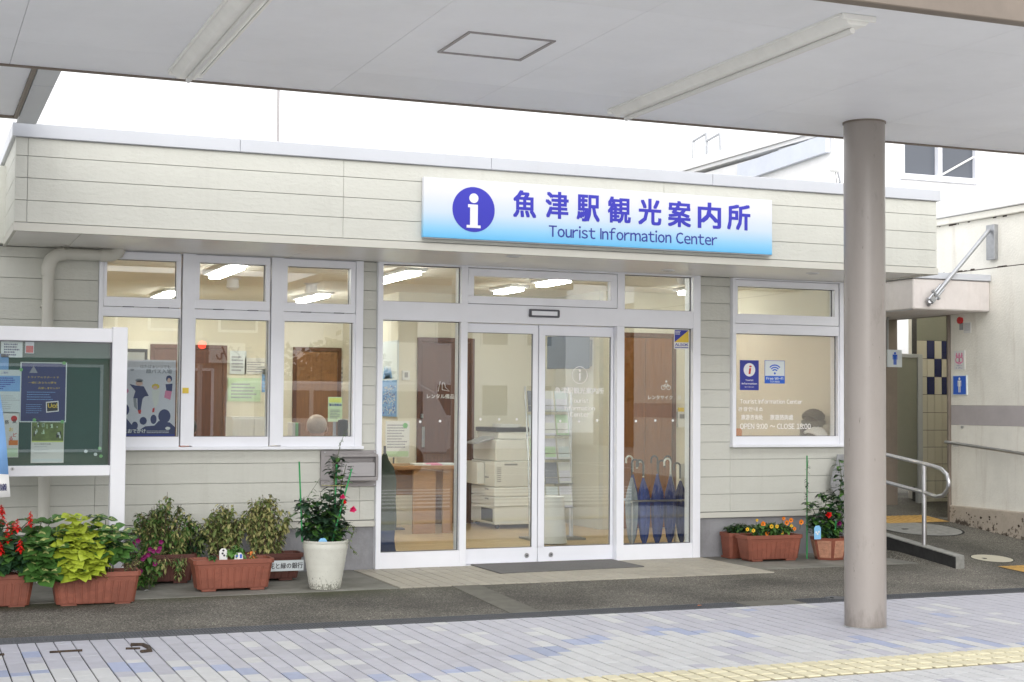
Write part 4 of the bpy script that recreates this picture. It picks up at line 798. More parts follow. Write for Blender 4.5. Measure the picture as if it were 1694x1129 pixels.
single(q, 'people_poster', ['lilac', 'grey_print', 'grey_print', 'skin_print', 'navy_print', 'red_print', 'yellow_print', 'paper', 'pink_print', 'royal', 'white_print'], 'pale violet poster of walking people above dark silhouettes, first left window', 'poster')
# ------------------------------------------------------------------ RAMP KERB AND RAILS
q = MB()
for a, c in ((11.0, 12.2), (12.2, 13.4)):
    q.hexa([(8.78, a, -.02), (8.875, a, -.02), (8.875, c, -.02), (8.78, c, -.02), (8.78, a, .150 + (a - 11) * .095), (8.875, a, .150 + (a - 11) * .095), (8.875, c, .150 + (c - 11) * .095), (8.78, c, .150 + (c - 11) * .095)], 0)
kb = q.build('ramp_kerb', 'curb_face', kind='structure', bevel=.006)
q = MB(); q.hexa([(8.776, 10.996, .147), (8.879, 10.996, .147), (8.879, 13.4, .375), (8.776, 13.4, .375), (8.776, 10.996, .160), (8.879, 10.996, .160), (8.879, 13.4, .388), (8.776, 13.4, .388)]); q.build('kerb_cap', 'curb_top', kb, bevel=.004)
q = MB(); q.hexa([(8.782, 10.990, .0), (8.873, 10.990, .0), (8.873, 10.996, .0), (8.782, 10.996, .0), (8.782, 10.990, .150), (8.873, 10.990, .150), (8.873, 10.996, .150), (8.782, 10.996, .150)]); q.build('end_face', 'curb_top', kb)
RX = 8.83
hr = thing('ramp_handrail', 'looped stainless handrail standing on the dark kerb of the ramp', 'handrail', (RX, 11.5, .2))
loop = [(RX, 13.3, 1.165), (RX, 12.1, 1.031), (RX, 11.52, .967), (RX, 11.36, .948), (RX, 11.25, .925), (RX, 11.175, .88), (RX, 11.145, .81), (RX, 11.165, .74), (RX, 11.23, .685), (RX, 11.33, .668), (RX, 11.52, .700), (RX, 12.1, .765), (RX, 13.3, .90)]
MB().tube(loop, .019, 12).build('rail', 'steel', hr, smooth=True)
for y_, z0_, z1_ in ((11.505, .2, .96), (12.9, .33, 1.115)): MB().tube([(RX, y_, z0_), (RX, y_, z1_)], .021, 12).build('post', 'steel', hr, smooth=True)
# ------------------------------------------------------------------ TOILET BUILDING on the right
XR = 10.6
tl_ = thing('toilet_building', 'weathered cream building with a mauve band and small pink porch', 'building', (XR, 12.5, .1))
def gz(y): return zr(XR - .01, y)
DY0, DY1 = 13.37, 14.52; DT = 2.51
def wallseg(n, y0, y1, z0, z1, m_, px=XR, th=.16, parent=tl_, bv=0): return MB().box(px, px + th, y0, y1, z0, z1).build(n, m_, parent, bevel=bv)
for y0, y1 in ((4, 9.5), (9.5, 11.55), (11.55, DY0 - .03)):
    wallseg('wall_panel', y0 + .003, y1 - .003, .42, 1.302, 'cream_wall'); wallseg('paint_band', y0 + .003, y1 - .003, 1.304, 1.515, 'mauve_band', XR - .001)
    wallseg('wall_panel', y0 + .003, y1 - .003, 1.517, 2.962, 'cream_wall')
for y0, y1 in ((4, 11.55), (11.55, 17)): wallseg('wall_panel', y0 + .003, y1 - .003, 2.972, 3.50, 'cream_wall')
wallseg('wall_panel', DY0 - .027, 17, DT + .03, 2.962, 'cream_wall'); wallseg('wall_panel', DY1 + .03, 17, .1, DT + .03, 'cream_wall')
q = MB(); q.box(XR - .035, XR + .1, 4, DY0 - .035, -.1, .43); q.build('ledge', 'ledge', tl_, bevel=.01)
# flaked dark patches along the foot of the ledge
rg = random.Random(4); q = MB()
for k in range(26):
    yy = rg.uniform(10.5, 13.2); zz = gz(yy) + rg.uniform(.0, .16) * (1 if rg.random() < .8 else 1.4); r0 = rg.uniform(.006, .02)
    q.prism([(yy + r0 * rg.uniform(.6, 1.3) * math.cos(t_ * 1.05), min(.40, zz + r0 * rg.uniform(.5, 1.1) * math.sin(t_ * 1.05))) for t_ in range(6)], XR - .037 - .0008 * rg.random(), XR - .0351, 0, 'yz')
q.build('flaked_patch', 'rust', tl_, stuff=True)
MB().box(XR + .001, XR + .15, 4, 17, 2.963, 2.971).build('panel_joint', 'rust', tl_)
MB().box(XR - .05, XR + .3, 4, 17, 3.505, 3.575).build('eaves_trim', 'cream_wall', tl_, bevel=.004); MB().box(XR - .08, XR + .3, 4, 17, 3.58, 3.665).build('roof_edge', 'far_white', tl_, bevel=.006)
MB().box(XR + .16, 17, 4, 17, 3.50, 3.62).build('roof', 'far_white', tl_)
q = MB(); rg = random.Random(9)
for k in range(40): yy = rg.uniform(10, 16.5); q.box(XR - .003, XR + .01, yy, yy + rg.uniform(.01, .07), 3.497 - rg.uniform(.004, .018), 3.504)
for k in range(30): yy = rg.uniform(10, 16.5); q.box(XR - .003, XR + .01, yy, yy + rg.uniform(.01, .09), 2.972 , 2.974 + rg.uniform(.002, .012))
q.build('stain', 'rust', tl_, stuff=True)
# doorway
q = MB(); q.box(XR - .03, XR + .17, DY0 - .03, DY0, gz(DY0) - .1, DT + .03); q.box(XR - .03, XR + .17, DY1, DY1 + .03, .1, DT + .03); q.box(XR - .03, XR + .17, DY0, DY1, DT, DT + .03); q.build('doorway_frame', 'brown_trim', tl_, bevel=.003)
FZ = .27
q = MB(); q.box(XR + .0, 14, DY0 - .6, 17.5, .1, FZ); q.build('toilet_floor', 'apron', tl_)
q = MB(); q.box(11.29, 14, 14.90, 15.0, FZ, 3.2); q.box(XR, 11.9, 16.4, 16.5, FZ, 3.2); q.box(11.85, 11.9, 12.9, 14.7, FZ, 3.2); q.box(XR + .17, 11.9, 12.8, 12.9, FZ, 3.2); q.build('inner_wall', 'cream_wall', tl_)
TYW = 14.70
def TX(px): return onY(px, 700, TYW).x
c0, c1, c2_, c3, c4 = TX(1517.5), TX(1529), TX(1534), TX(1546.5), TX(1558.5)
q = MB(); q.box(c0, 12.2, TYW + .008, TYW + .1, FZ, 3.0); q.build('tiled_wall', 'joint', tl_)
def tz(py): return onY(1545, py, TYW).z
rowsz = [tz(v_) for v_ in (851, 824, 796, 768, 740, 712, 683, 653, 624, 594, 564)]
colsx = [c0, c2_, c3, c4, c4 + (c4 - c3)]
for r_, (za, zb_) in enumerate(zip(rowsz, rowsz[1:])):
    for k in range(4):
        navy = (r_ == 7 and k in (1, 3)) or (r_ == 8 and k == 2) or (r_ == 9 and k in (1, 3))
        if r_ == 6 and False: pass
        MB().box(colsx[k] + .003, colsx[k + 1] - .003, TYW, TYW + .009, za + .003, zb_ - .003).build('wall_tile', 'tile_navy' if navy else 'tile_ivory', tl_)
MB().box(c0, 12.2, TYW - .004, TYW + .007, tz(564) + .002, 3.0).build('upper_wall', 'door_green', tl_)
# inner door with grey frame
q = MB(); ya = 14.60; a0, a1 = onY(1466, 700, ya).x, onY(1527, 700, ya).x; g0, g1 = onY(1473, 700, ya).x, onY(1519, 700, ya).x; zt_ = onY(1500, 586, ya).z; zb_ = onY(1500, 806, ya).z
q.box(a0, g0, ya, ya + .06, .2, zt_); q.box(g1, a1, ya, ya + .06, .25, zt_); q.box(g0, g1, ya, ya + .06, zt_ - .04, zt_); dfr = q.build('inner_door_frame', 'door_frame_grey', tl_, bevel=.004)
MB().box(g0, g1, ya + .02, ya + .045, zb_, zt_ - .04).build('inner_door', 'door_green', dfr)
for k in range(6):
    for j in range(2): MB().box(XR + .2 + k * .125, XR + .32 + k * .125, 16.385, 16.399, FZ + .005 + j * .2, FZ + .198 + j * .2).build('wall_tile', 'tile_ivory', tl_)
q = MB(); q.box(XR + .01, 11.85, 16.38, 16.399, 2.25, 3.2); q.build('lit_upper_wall', 'tile_ivory', tl_)
lamp = thing('toilet_lamp', 'lit white strip lamp inside the toilet doorway', 'ceiling light', (10.95, 15.9, 2.9)); MB().box(10.80, 11.15, 15.5, 15.6, 3.2, 3.24).build('lamp_tube', 'tube', lamp)
fill_lamp = thing('toilet_lamp', 'added fill lamp hidden above the toilet doorway, brightening the tiled wall', 'ceiling light', (11.1, 13.6, 3.3)); MB().box(10.95, 11.02, 13.3, 13.75, 3.26, 3.3).build('lamp_tube', 'tube', fill_lamp)  # unseen lamp, added only to brighten the tiled wall
# porch roof
cx = 9.615
pr = MB(); pr.box(cx, XR - .002, 12.69, 15.6, 2.505, 2.825); pr.build('porch_canopy', 'pink_concrete', tl_, bevel=.012)
q = MB(); q.box(cx - .02, XR - .002, 12.67, 15.62, 2.828, 2.895); q.build('porch_flashing', 'coping', tl_, bevel=.004)
q = MB(); q.box(cx + .002, cx + .01, 12.72, 15.6, 2.5, 2.504); q.build('drip_edge', 'galv', tl_)
# strut carrying the porch
st = thing('porch_strut', 'grey steel strut from wall bracket down to the pink porch roof', 'strut', (9.83, 12.6, 2.62))
top = Vector((10.53, 12.62, 3.36)); lo = onY(1548, 488, 12.60)
MB().tube([top, lo], .022, 10).build('rod', 'galv', st, smooth=True)
q = MB(); q.box(10.548, 10.60, 12.56, 12.69, 3.05, 3.42); q.build('wall_bracket', 'galv', st, bevel=.004)
dvec = (lo - top).normalized(); q = MB()
for off in (-.03, .03):
    o_ = Vector((dvec.z, 0, -dvec.x)) * off; q.tube([lo + o_ - dvec * .12, lo + o_ + dvec * .10], .012, 8)
q.tube([lo + Vector((dvec.z, 0, -dvec.x)) * -.06, lo + Vector((dvec.z, 0, -dvec.x)) * .06], .02, 8); q.tube([lo + dvec * .07 + Vector((0, -.03, 0)), lo + dvec * .07 + Vector((0, .06, 0))], .03, 8)
q.tube([lo + dvec * .1, Vector((lo.x - .02, 12.69, lo.z - .10))], .02, 8); q.build('turnbuckle', 'galv', st)
# wall rail of the ramp
wrl = thing('wall_handrail', 'thin steel handrail fixed along the cream wall of the ramp', 'handrail', (XR - .05, 12.6, 1.0))
MB().tube([(XR - .06, 13.36, 1.115), (XR - .06, 9, .80)], .017, 10).build('rail', 'steel', wrl, smooth=True)
for y_ in (13.22, 11.5, 10): zz = .80 + (y_ - 9) * .0722; MB().tube([(XR, y_, zz - .03), (XR - .06, y_, zz - .03), (XR - .06, y_, zz)], .008, 6).build('bracket', 'steel', wrl); q = MB()
single(MB().disc(13.14, 1.28, .014, XR - .02, XR, plane='yz', n=12), 'wall_bolt', 'steel', 'small round metal stud on the cream wall under the mauve band', 'bolt')
# signs on that wall
def wsheet(x0, y0, x1, y1, name, mats, label, draw=None, t=.012, cat='sign', bevel=0):
    a, c = onX(x0, y0, XR - t), onX(x1, y1, XR - t); q = MB(); q.box(XR - t, XR, min(a.y, c.y), max(a.y, c.y), min(a.z, c.z), max(a.z, c.z), 0)
    if draw: draw(q, (a.y + c.y) / 2, (a.z + c.z) / 2, abs(a.y - c.y), abs(a.z - c.z), XR - t - .0012)
    return single(q, name, mats, label, cat)
def manfig(q, cy, cz, W_, H_, xx, mi, s=1.):
    # standing man symbol, read from the -X side
    q.disc(cy, cz + H_ * .36 * s, H_ * .075 * s, xx - .0004, xx, mi, n=16, plane='yz')
    P = [(-.15, .26), (.15, .26), (.19, .20), (.19, -.06), (.14, -.06), (.14, .17), (.11, .17), (.11, -.40), (.02, -.40), (.02, -.08), (-.02, -.08), (-.02, -.40), (-.11, -.40), (-.11, .17), (-.14, .17), (-.14, -.06), (-.19, -.06), (-.19, .20)]
    rects = [(-.15, .15, .17, .26), (.14, .19, -.06, .26), (-.19, -.14, -.06, .26), (-.11, -.02, -.40, .17), (.02, .11, -.40, .17), (-.02, .02, -.08, .17)]
    for a, c, z0, z1 in rects: q.quad([(xx, cy - a * H_ * .8 * s, cz + z0 * H_ * s), (xx, cy - c * H_ * .8 * s, cz + z0 * H_ * s), (xx, cy - c * H_ * .8 * s, cz + z1 * H_ * s), (xx, cy - a * H_ * .8 * s, cz + z1 * H_ * s)], mi)
def d_blue(q, cy, cz, W_, H_, xx):
    q.quad([(xx, cy + W_ * .46, cz - H_ * .46), (xx, cy - W_ * .46, cz - H_ * .46), (xx, cy - W_ * .46, cz + H_ * .46), (xx, cy + W_ * .46, cz + H_ * .46)], 1); manfig(q, cy, cz, W_, H_, xx - .001, 2, .9)
wsheet(1576, 621.5, 1599, 654, 'mens_toilet_sign', ['paper_cool', 'bright_blue', 'white_print'], 'bright blue sign with a white man symbol on the cream wall', d_blue)
def d_heart(q, cy, cz, W_, H_, xx):
    for s_ in (-1, 1):
        q.ring(cy + s_ * W_ * .16, cz + H_ * .02, W_ * .13, W_ * .21, xx, 1, 0, 360, 18, 'yz'); q.quad([(xx - .0004, cy + s_ * W_ * .02, cz - H_ * .22), (xx - .0004, cy - s_ * W_ * .0, cz - H_ * .16), (xx - .0004, cy + s_ * W_ * .30, cz - H_ * .04), (xx - .0004, cy + s_ * W_ * .34, cz - H_ * .10)], 1)
    for k in (-1, 0, 1): q.disc(cy + k * W_ * .24, cz + H_ * .34, W_ * .06, xx - .0004, xx, 1, n=10, plane='yz'); q.disc(cy + k * W_ * .24, cz + H_ * .24, W_ * .09, xx - .0006, xx - .0002, 1, n=10, plane='yz')
    txt(q, 'やさしい', cy, cz - H_ * .28, H_ * .06, xx, 2, w=W_ * .5, plane='yz', bold=.02); txt(q, 'トイレ', cy, cz - H_ * .40, H_ * .07, xx, 2, w=W_ * .6, plane='yz', bold=.02)
wsheet(1578, 581, 1596, 612, 'heart_sign', ['paper', 'pink_print', 'royal'], 'white plate with pink linked hearts above the blue toilet sign', d_heart, t=.006)
wsheet(1594, 534, 1606, 551, 'white_notice', ['paper', 'grey_print'], 'small white notice with fine print high on the cream wall', lambda q, cy, cz, W_, H_, xx: [q.quad([(xx, cy + W_ * .4, cz + H_ * (.35 - .1 * k)), (xx, cy - W_ * .4, cz + H_ * (.35 - .1 * k)), (xx, cy - W_ * .4, cz + H_ * (.38 - .1 * k)), (xx, cy + W_ * .4, cz + H_ * (.38 - .1 * k))], 1) for k in range(7)], t=.005, cat='notice')
wsheet(1587, 535, 1593, 546, 'grey_tag', ['galv'], 'tiny grey tag left of the white notice on the cream wall', None, t=.005, cat='tag')
p = onX(1590, 530.5, XR); q = MB(); q.disc(p.y, p.z, .038, XR - .03, XR, plane='yz', n=8); single(q, 'alarm_button', 'red_print', 'small red alarm plate above the white notice on the wall', 'alarm')
# hanging sign in the doorway
hx0, hx1 = onY(1467.5, 590, 14.0), onY(1491.5, 608, 14.0); zz1 = onY(1480, 579, 14.0).z
hs_ = thing('hanging_toilet_sign', 'pale plate with a blue man symbol hanging in the toilet doorway', 'sign', ((hx0.x + hx1.x) / 2, 14, hx1.z))
MB().box(hx0.x, hx1.x, 13.99, 14.01, hx1.z, zz1).build('plate', 'paper_cool', hs_, bevel=.002)
q = MB(); mcx, mcz, Hh = (hx0.x + hx1.x) / 2, (hx1.z + zz1) / 2, zz1 - hx1.z; q.disc(mcx, mcz + Hh * .30, Hh * .07, 13.986, 13.989, n=14)
for a, c, z0, z1 in ((-.14, .14, .13, .22), (.12, .16, -.06, .22), (-.16, -.12, -.06, .22), (-.10, -.015, -.36, .14), (.015, .10, -.36, .14), (-.02, .02, -.05, .14)): q.box(mcx + a * Hh, mcx + c * Hh, 13.9865, 13.989, mcz + z0 * Hh, mcz + z1 * Hh)
q.build('symbol', 'bright_blue', hs_)
MB().box(hx0.x, hx0.x + .02, 13.992, 14.008, zz1, DT).build('hanger', 'galv', hs_)
# covers and tactile plates on the ramp
p = onZ(1641, 911, zr(10.2, 12.25) + .0); q = MB(); zc = zr(10.2, 12.25)
def cover(x, y, r0, m_, label, m2='void'):
    q = MB(); n = 32; ring = [(x + r0 * math.cos(2 * math.pi * k / n), y + r0 * math.sin(2 * math.pi * k / n)) for k in range(n)]
    q.add([(a, c, zr(a, c) + .004) for a, c in ring] + [(x, y, zr(x, y) + .007)], [(k, (k + 1) % n, n) for k in range(n)], 0); R1 = [(x + (a - x) * 1.06, y + (c - y) * 1.06) for a, c in ring]
    q.add([(a, c, zr(a, c) + .0035) for a, c in ring] + [(a, c, zr(a, c) + .0035) for a, c in R1], [(k, k + n, (k + 1) % n + n, (k + 1) % n) for k in range(n)], 1)
    q.box(x - r0 * .55, x - r0 * .4, y - .02, y + .02, zr(x, y) + .004, zr(x, y) + .009, 1); return single(q, 'manhole_cover', [m_, m2], label, 'manhole cover')
pm = onZ(1641, 911, .155); cover(pm.x, pm.y, .19, 'tile_ivory', 'round pale manhole cover in the wet asphalt by the cream wall')
pm = onZ(1523, 878, .20); cover(pm.x, min(pm.y, 13.2), .42, 'curb_top', 'large round dark manhole cover on the ramp behind the handrail post')
pm = onZ(1390, 985, .02); pm = onZ(1384, 986, .02); cover(pm.x, pm.y, .09, 'grate', 'small dark round lid beside the grey column base')
def tplate(x, y, wd, ln, label):
    q = MB(); f_ = lambda a, c: zr(a, c) + .006
    n = 5; vs = [(x + wd * i / n, y + ln * j / n, f_(x + wd * i / n, y + ln * j / n)) for j in range(n + 1) for i in range(n + 1)]
    q.add(vs, [(j * (n + 1) + i, j * (n + 1) + i + 1, (j + 1) * (n + 1) + i + 1, (j + 1) * (n + 1) + i) for i in range(n) for j in range(n)])
    k = 0
    while .03 + k * .075 < wd - .02:
        a = x + .03 + k * .075; q.hexa([(a, y + .03, f_(a, y + .03)), (a + .03, y + .03, f_(a, y)), (a + .03, y + ln - .03, f_(a, y + ln)), (a, y + ln - .03, f_(a, y + ln)), (a + .005, y + .035, f_(a, y) + .006), (a + .025, y + .035, f_(a, y) + .006), (a + .025, y + ln - .035, f_(a, y + ln) + .006), (a + .005, y + ln - .035, f_(a, y + ln) + .006)]); k += 1
    return single(q, 'tactile_plate', 'tactile_orange', label, 'tactile paving', 'worn yellow tactile plates on the ramp')
tplate(9.25, 10.62, 1.25, .38, 'worn yellow tactile plate at the right edge of the picture, by the ramp foot'); tplate(9.75, 13.3, .8, .45, 'worn yellow tactile plate in front of the toilet doorway')
# ------------------------------------------------------------------ FAR WHITE BUILDINGS
f1_ = thing('white_annex', 'overexposed white building with a sliding window behind the right end', 'building', (17, 20, 0))
W0, W1 = onY(1488, 260, 20), onY(1615, 298, 20); w0x, w1x, wz0, wz1 = W0.x, W1.x, onY(1550, 296, 20).z, 6.0
q = MB(); q.box(14.1, w0x, 20, 20.2, 0, 7.5); q.box(w1x, 30, 20, 20.2, 0, 7.5); q.box(w0x, w1x, 20, 20.2, 0, wz0); q.box(w0x, w1x, 20, 20.2, wz1, 7.5); q.build('wall', 'far_white', f1_)
mx = onY(1551, 270, 20).x; q = MB(); frame(q, w0x, w1x, wz0 - .05, wz1, w0x + .06, w1x - .06, wz0 + .04, wz1 - .05, 19.94, 20.1); q.box(mx - .04, mx + .04, 19.93, 20.08, wz0, wz1); fw = q.build('window', 'alu', f1_)
for a, c in ((w0x + .06, mx - .04), (mx + .04, w1x - .06)): MB().box(a, c, 20.02, 20.03, wz0 + .04, wz1 - .05).build('pane', 'far_glass', fw)
q = MB(); q.box(w0x + .1, w0x + .9, 20.035, 20.04, wz0 + .05, wz0 + .5); q.tube([(mx + .1, 20.0, wz0 + .08), (mx + .75, 20.0, wz0 + .42)], .02, 5); q.build('blind', 'paper', fw)
q = MB(); q.box(16.6, 17.3, 19.6, 19.99, 4.05, 4.25); q.box(16.6, 17.0, 18.9, 19.6, 4.0, 4.1); q.build('small_hood', 'far_blue', f1_)
q = MB(); [q.box(x_, x_ + .015, 19.985, 19.999, 3, 7.4) for x_ in (14.9, 17.1, 18.1)]; q.build('panel_joint', 'far_blue', f1_)
f2_ = thing('white_hall', 'overexposed white hall with long sloping eaves behind the parapet', 'building', (12, 22, 0))
e0 = onX(1105, 281, 12.2); e1 = onX(1318, 223, 12.2)
q = MB(); q.box(12.2, 12.8, 17.9, 60, 0, 5.35); q.build('wall', 'far_white', f2_)
q = MB(); y_ = 17.8; k = 0
while y_ < 34: q.box(12.10, 12.9, y_, y_ + .12, 5.46, 5.62 if k % 2 else 5.58); y_ += .12; k += 1
q.build('corrugated_roof', 'far_white', f2_); MB().box(12.14, 12.85, 17.8, 34, 5.40, 5.455).build('eaves_trim', 'far_white', f2_)
q = MB(); s0, s1 = onX(1225, 290, 12.18), onX(1372, 234, 12.18)
q.prism([(s1.y, s1.z + .10), (s0.y, s0.z + .16), (s0.y, s0.z - .12), (s1.y, s1.z - .16)], 12.12, 12.19, 0, 'yz'); q.build('lean_to_roof', 'far_blue', f2_)
for px, py in ((1302, 247), (1250, 270), (1352, 229)): p = onX(px, py, 12.17); MB().box(12.15, 12.199, p.y - .2, p.y + .2, p.z - .03, p.z + .03).build('vent', 'galv', f2_)
for px, lb in ((1147, 'thin bent pipe on the far roof, left one of two'), (1169, 'thin bent pipe on the far roof, right one of two')):
    p = onX(px, 268, 12.6); d = onX(px, 234, 12.6); single(MB().tube([(12.6, p.y, p.z), (12.6, p.y, d.z), (12.6, p.y - .45, d.z + .06), (12.6, p.y - .48, d.z - .3)], .025, 6), 'roof_pipe', 'galv', lb, 'pipe')
p = onY(1382, 275, 15.5); fl2 = thing('floodlight', 'small white floodlight on a bent arm behind the grey column', 'floodlight', (p.x, 15.5, 3.4))
MB().lathe(p.x, 15.5, [(.03, p.z - .08), (.07, p.z - .06), (.075, p.z + .05), (.05, p.z + .06)], 14).build('lamp_head', 'paper', fl2, smooth=True)
MB().tube([(p.x + .03, 15.5, p.z - .05), (p.x + .09, 15.5, p.z - .25), (p.x + .09, 15.5, 3.3)], .015, 6).build('arm', 'galv', fl2); MB().tube([(p.x, 15.5, p.z - .06), (p.x + .02, 15.5, p.z - .22), (p.x + .06, 15.5, p.z - .2)], .006, 5).build('cable', 'alu_dark', fl2)
# grey silhouette board behind the column
p0_, p1_ = onY(1376, 752, 12.40), onY(1420, 830, 12.40)
b_ = [(1385, 752), (1425, 752), (1425, 838), (1392, 838), (1385, 824), (1376, 812), (1374, 798), (1378, 780), (1383, 768)]
q = MB(); q.prism([(onY(x_, y_, 12.40).x, onY(x_, y_, 12.40).z) for x_, y_ in b_], 12.39, 12.41); sb = thing('curved_grey_board', 'grey board with a wavy edge leaning behind the column', 'board', (8.6, 12.4, .05)); q.build('panel', 'galv', sb, bevel=.002)
MB().box(8.55, 8.62, 12.40, 12.44, .05, .75).build('support', 'galv', sb)
# ------------------------------------------------------------------ STREET SIDE seen only in the reflections
def tree(x, y, h, r0, label, seed):
    rg = random.Random(seed); t_ = thing('street_tree', label, 'tree', (x, y, -.1), 'trees across the street')
    q = MB(); q.tube([(x, y, -.1), (x + .05, y, h * .3), (x - .05, y, h * .6), (x, y, h * .85)], [.11, .09, .07, .03], 8)
    for k in range(6): a = rg.uniform(0, 6.28); zz = h * rg.uniform(.35, .65); q.tube([(x, y, zz), (x + math.cos(a) * r0 * .7, y + math.sin(a) * r0 * .7, zz + h * .2)], [.045, .015], 6)
    q.build('trunk', 'bark', t_); q = MB()
    cl = [(x + rg.gauss(0, r0 * .45), y + rg.gauss(0, r0 * .45), h * rg.uniform(.45, .98), rg.uniform(.3, .55) * r0) for _ in range(16)]
    for k in range(1500):
        c = rg.choice(cl); v_ = Vector((rg.gauss(0, 1), rg.gauss(0, 1), rg.gauss(0, .8))).normalized() * c[3] * rg.uniform(.5, 1); d = Vector((rg.uniform(-1, 1), rg.uniform(-1, 1), rg.uniform(-.6, .4))).normalized(); n_ = d.orthogonal().normalized() * .07
        p = Vector(c[:3]) + v_; q.quad([p - d * .12, p + n_, p + d * .12, p - n_])
    q.build('crown', 'crown', t_); return t_
tp0 = onY(1075, 640, 33); tree(tp0.x, -8, tp0.z + 1.3, 1.7, 'round street tree reflected in the right entrance glass', 1); tree(24.5, -9, 4.0, 1.5, 'second street tree along the far pavement, further right', 2); tp0 = onY(560, 665, 33); tree(tp0.x, -8, tp0.z + 1.2, 1.3, 'small street tree reflected in the third left window', 3)
def house(name, x0, x1, y, h, m_, label, wins, trim='alu', shop=None):
    t_ = thing(name, label, 'building', ((x0 + x1) / 2, y, -.1)); MB().box(x0, x1, y - 8, y, -.1, h).build('wall', m_, t_); MB().box(x0 - .15, x1 + .15, y - 8, y + .25, h, h + .25).build('roof', 'far_brown', t_)
    for x_, z_, w_, hh in wins:
        q = MB(); frame(q, x_, x_ + w_, z_, z_ + hh, x_ + .07, x_ + w_ - .07, z_ + .07, z_ + hh - .07, y, y + .08); f_ = q.build('window', trim, t_); MB().box(x_ + .07, x_ + w_ - .07, y + .01, y + .03, z_ + .07, z_ + hh - .07).build('pane', 'far_glass', f_)
    return t_
h1 = house('shop_house', 1.5, 9.5, -16, 4.7, 'far_beige', 'beige two storey shop reflected in the left windows', [(2.2 + 1.9 * k, 3.4, 1.1, .9) for k in range(4)] + [(2.0, .2, 2.6, 2.2), (5.2, .2, 2.6, 2.2)])
q = MB(); q.box(1.8, 8.6, -15.98, -15.7, 2.55, 3.1); q.build('shop_fascia', 'paper', h1); q = MB(); c5 = onY(362, 608, 25 + 15.7); txt(q, 'うどん そば', c5.x, 2.82, .40, -15.69, bold=.02, w=1.9, plane='xzback'); q.build('lettering', 'black_print', h1)
house('office_block', 13, 22, -24, 5.6, 'far_white', 'white office block across the street seen in the glass', [(13.6 + 1.7 * k, 1.0 + 2.5 * j, 1.1, 1.2) for k in range(5) for j in range(2)]); house('brick_block', 25, 34, -20, 5, 'far_brown', 'brown block at the far right across the street', [(26 + 2 * k, 1 + 2.2 * j, 1.2, 1.0) for k in range(4) for j in range(2)])
van = thing('parked_van', 'white boxy van parked across the street, seen in the glass', 'van', (9.0, -7.5, -.1))
q = MB(); q.prism([(6.6, .35), (11.3, .35), (11.35, 1.1), (11.0, 1.75), (10.6, 1.95), (6.8, 1.95), (6.6, 1.7)], -8.35, -6.65); q.build('body', 'van_white', van, bevel=.05)
for a, c in ((6.9, 8.1), (8.2, 9.4), (9.5, 10.7)): MB().box(a, c, -6.648, -6.63, 1.15, 1.75).build('side_window', 'far_glass', van)
for x_ in (7.4, 10.4):
    for y_ in (-8.25, -6.75): MB().disc(x_, .22, .33, y_ - .1, y_ + .12, n=20).build('wheel', 'tyre', van)
sgp = onY(333, 571, 25 + 6.0); ts = thing('pedestrian_signal', 'pedestrian signal showing a red light, mirrored in the second left window', 'traffic light', (sgp.x, -6, -.1)); MB().tube([(sgp.x, -6.08, -.1), (sgp.x, -6.08, sgp.z + .3)], .05, 8).build('pole', 'galv', ts); q = MB(); q.box(sgp.x - .14, sgp.x + .14, -6.0, -5.88, sgp.z - .38, sgp.z + .14); hd = q.build('housing', 'alu_dark', ts); MB().disc(sgp.x, sgp.z, .085, -5.88, -5.86, n=18).build('red_lens', 'signal_red', hd)
# ------------------------------------------------------------------ INTERIOR FURNISHINGS
for x_, y0, y1, lb in ((2.83, 13.72, 14.95, 'lit strip lamp behind the second upper left pane'), (2.83, 17.3, 18.5, 'lit strip lamp deep behind the first upper left pane'), (4.5, 13.55, 14.78, 'lit strip lamp above the left entrance glass'), (4.5, 16.9, 18.1, 'lit strip lamp behind the third upper left pane'), (6.15, 13.7, 14.4, 'lit strip lamp seen in the transom over the sliding doors'), (6.15, 14.95, 15.6, 'second lit strip lamp in the transom, further back'), (8.0, 14.3, 14.7, 'lit strip lamp in the room behind the right window')):
    t_ = thing('fluorescent_lamp', lb, 'ceiling light', (x_, (y0 + y1) / 2, CZ), 'lit strip lamps on the office ceiling')
    MB().box(x_ - .11, x_ + .11, y0, y1, CZ - .03, CZ - .001).build('base', 'white_paint', t_, bevel=.004); MB().box(x_ - .055, x_ + .055, y0 + .02, y1 - .02, CZ - .065, CZ - .031).build('lamp_tube', 'tube', t_)
for px, py, Y_, lb in ((385, 470, 15.2, 'white spotlight on the ceiling track behind the second upper pane'), (515, 478, 15.0, 'round white smoke detector behind the third upper pane')):
    p = onZ(px, py, CZ - .06); t_ = thing('ceiling_fitting', lb, 'ceiling fitting', (p.x, p.y, CZ)); MB().lathe(p.x, p.y, [(.03, CZ - .13), (.07, CZ - .10), (.06, CZ - .02), (.09, CZ - .001)], 14).build('body', 'white_paint', t_, smooth=True)
p = onY(1077, 462, 14.5); t_ = thing('smoke_detector', 'round smoke detector on the ceiling behind the upper right entrance pane', 'smoke detector', (7.4, 13.4, CZ)); MB().lathe(7.35, 13.45, [(.05, CZ - .06), (.075, CZ - .03), (.08, CZ - .001)], 16).build('body', 'white_paint', t_, smooth=True)
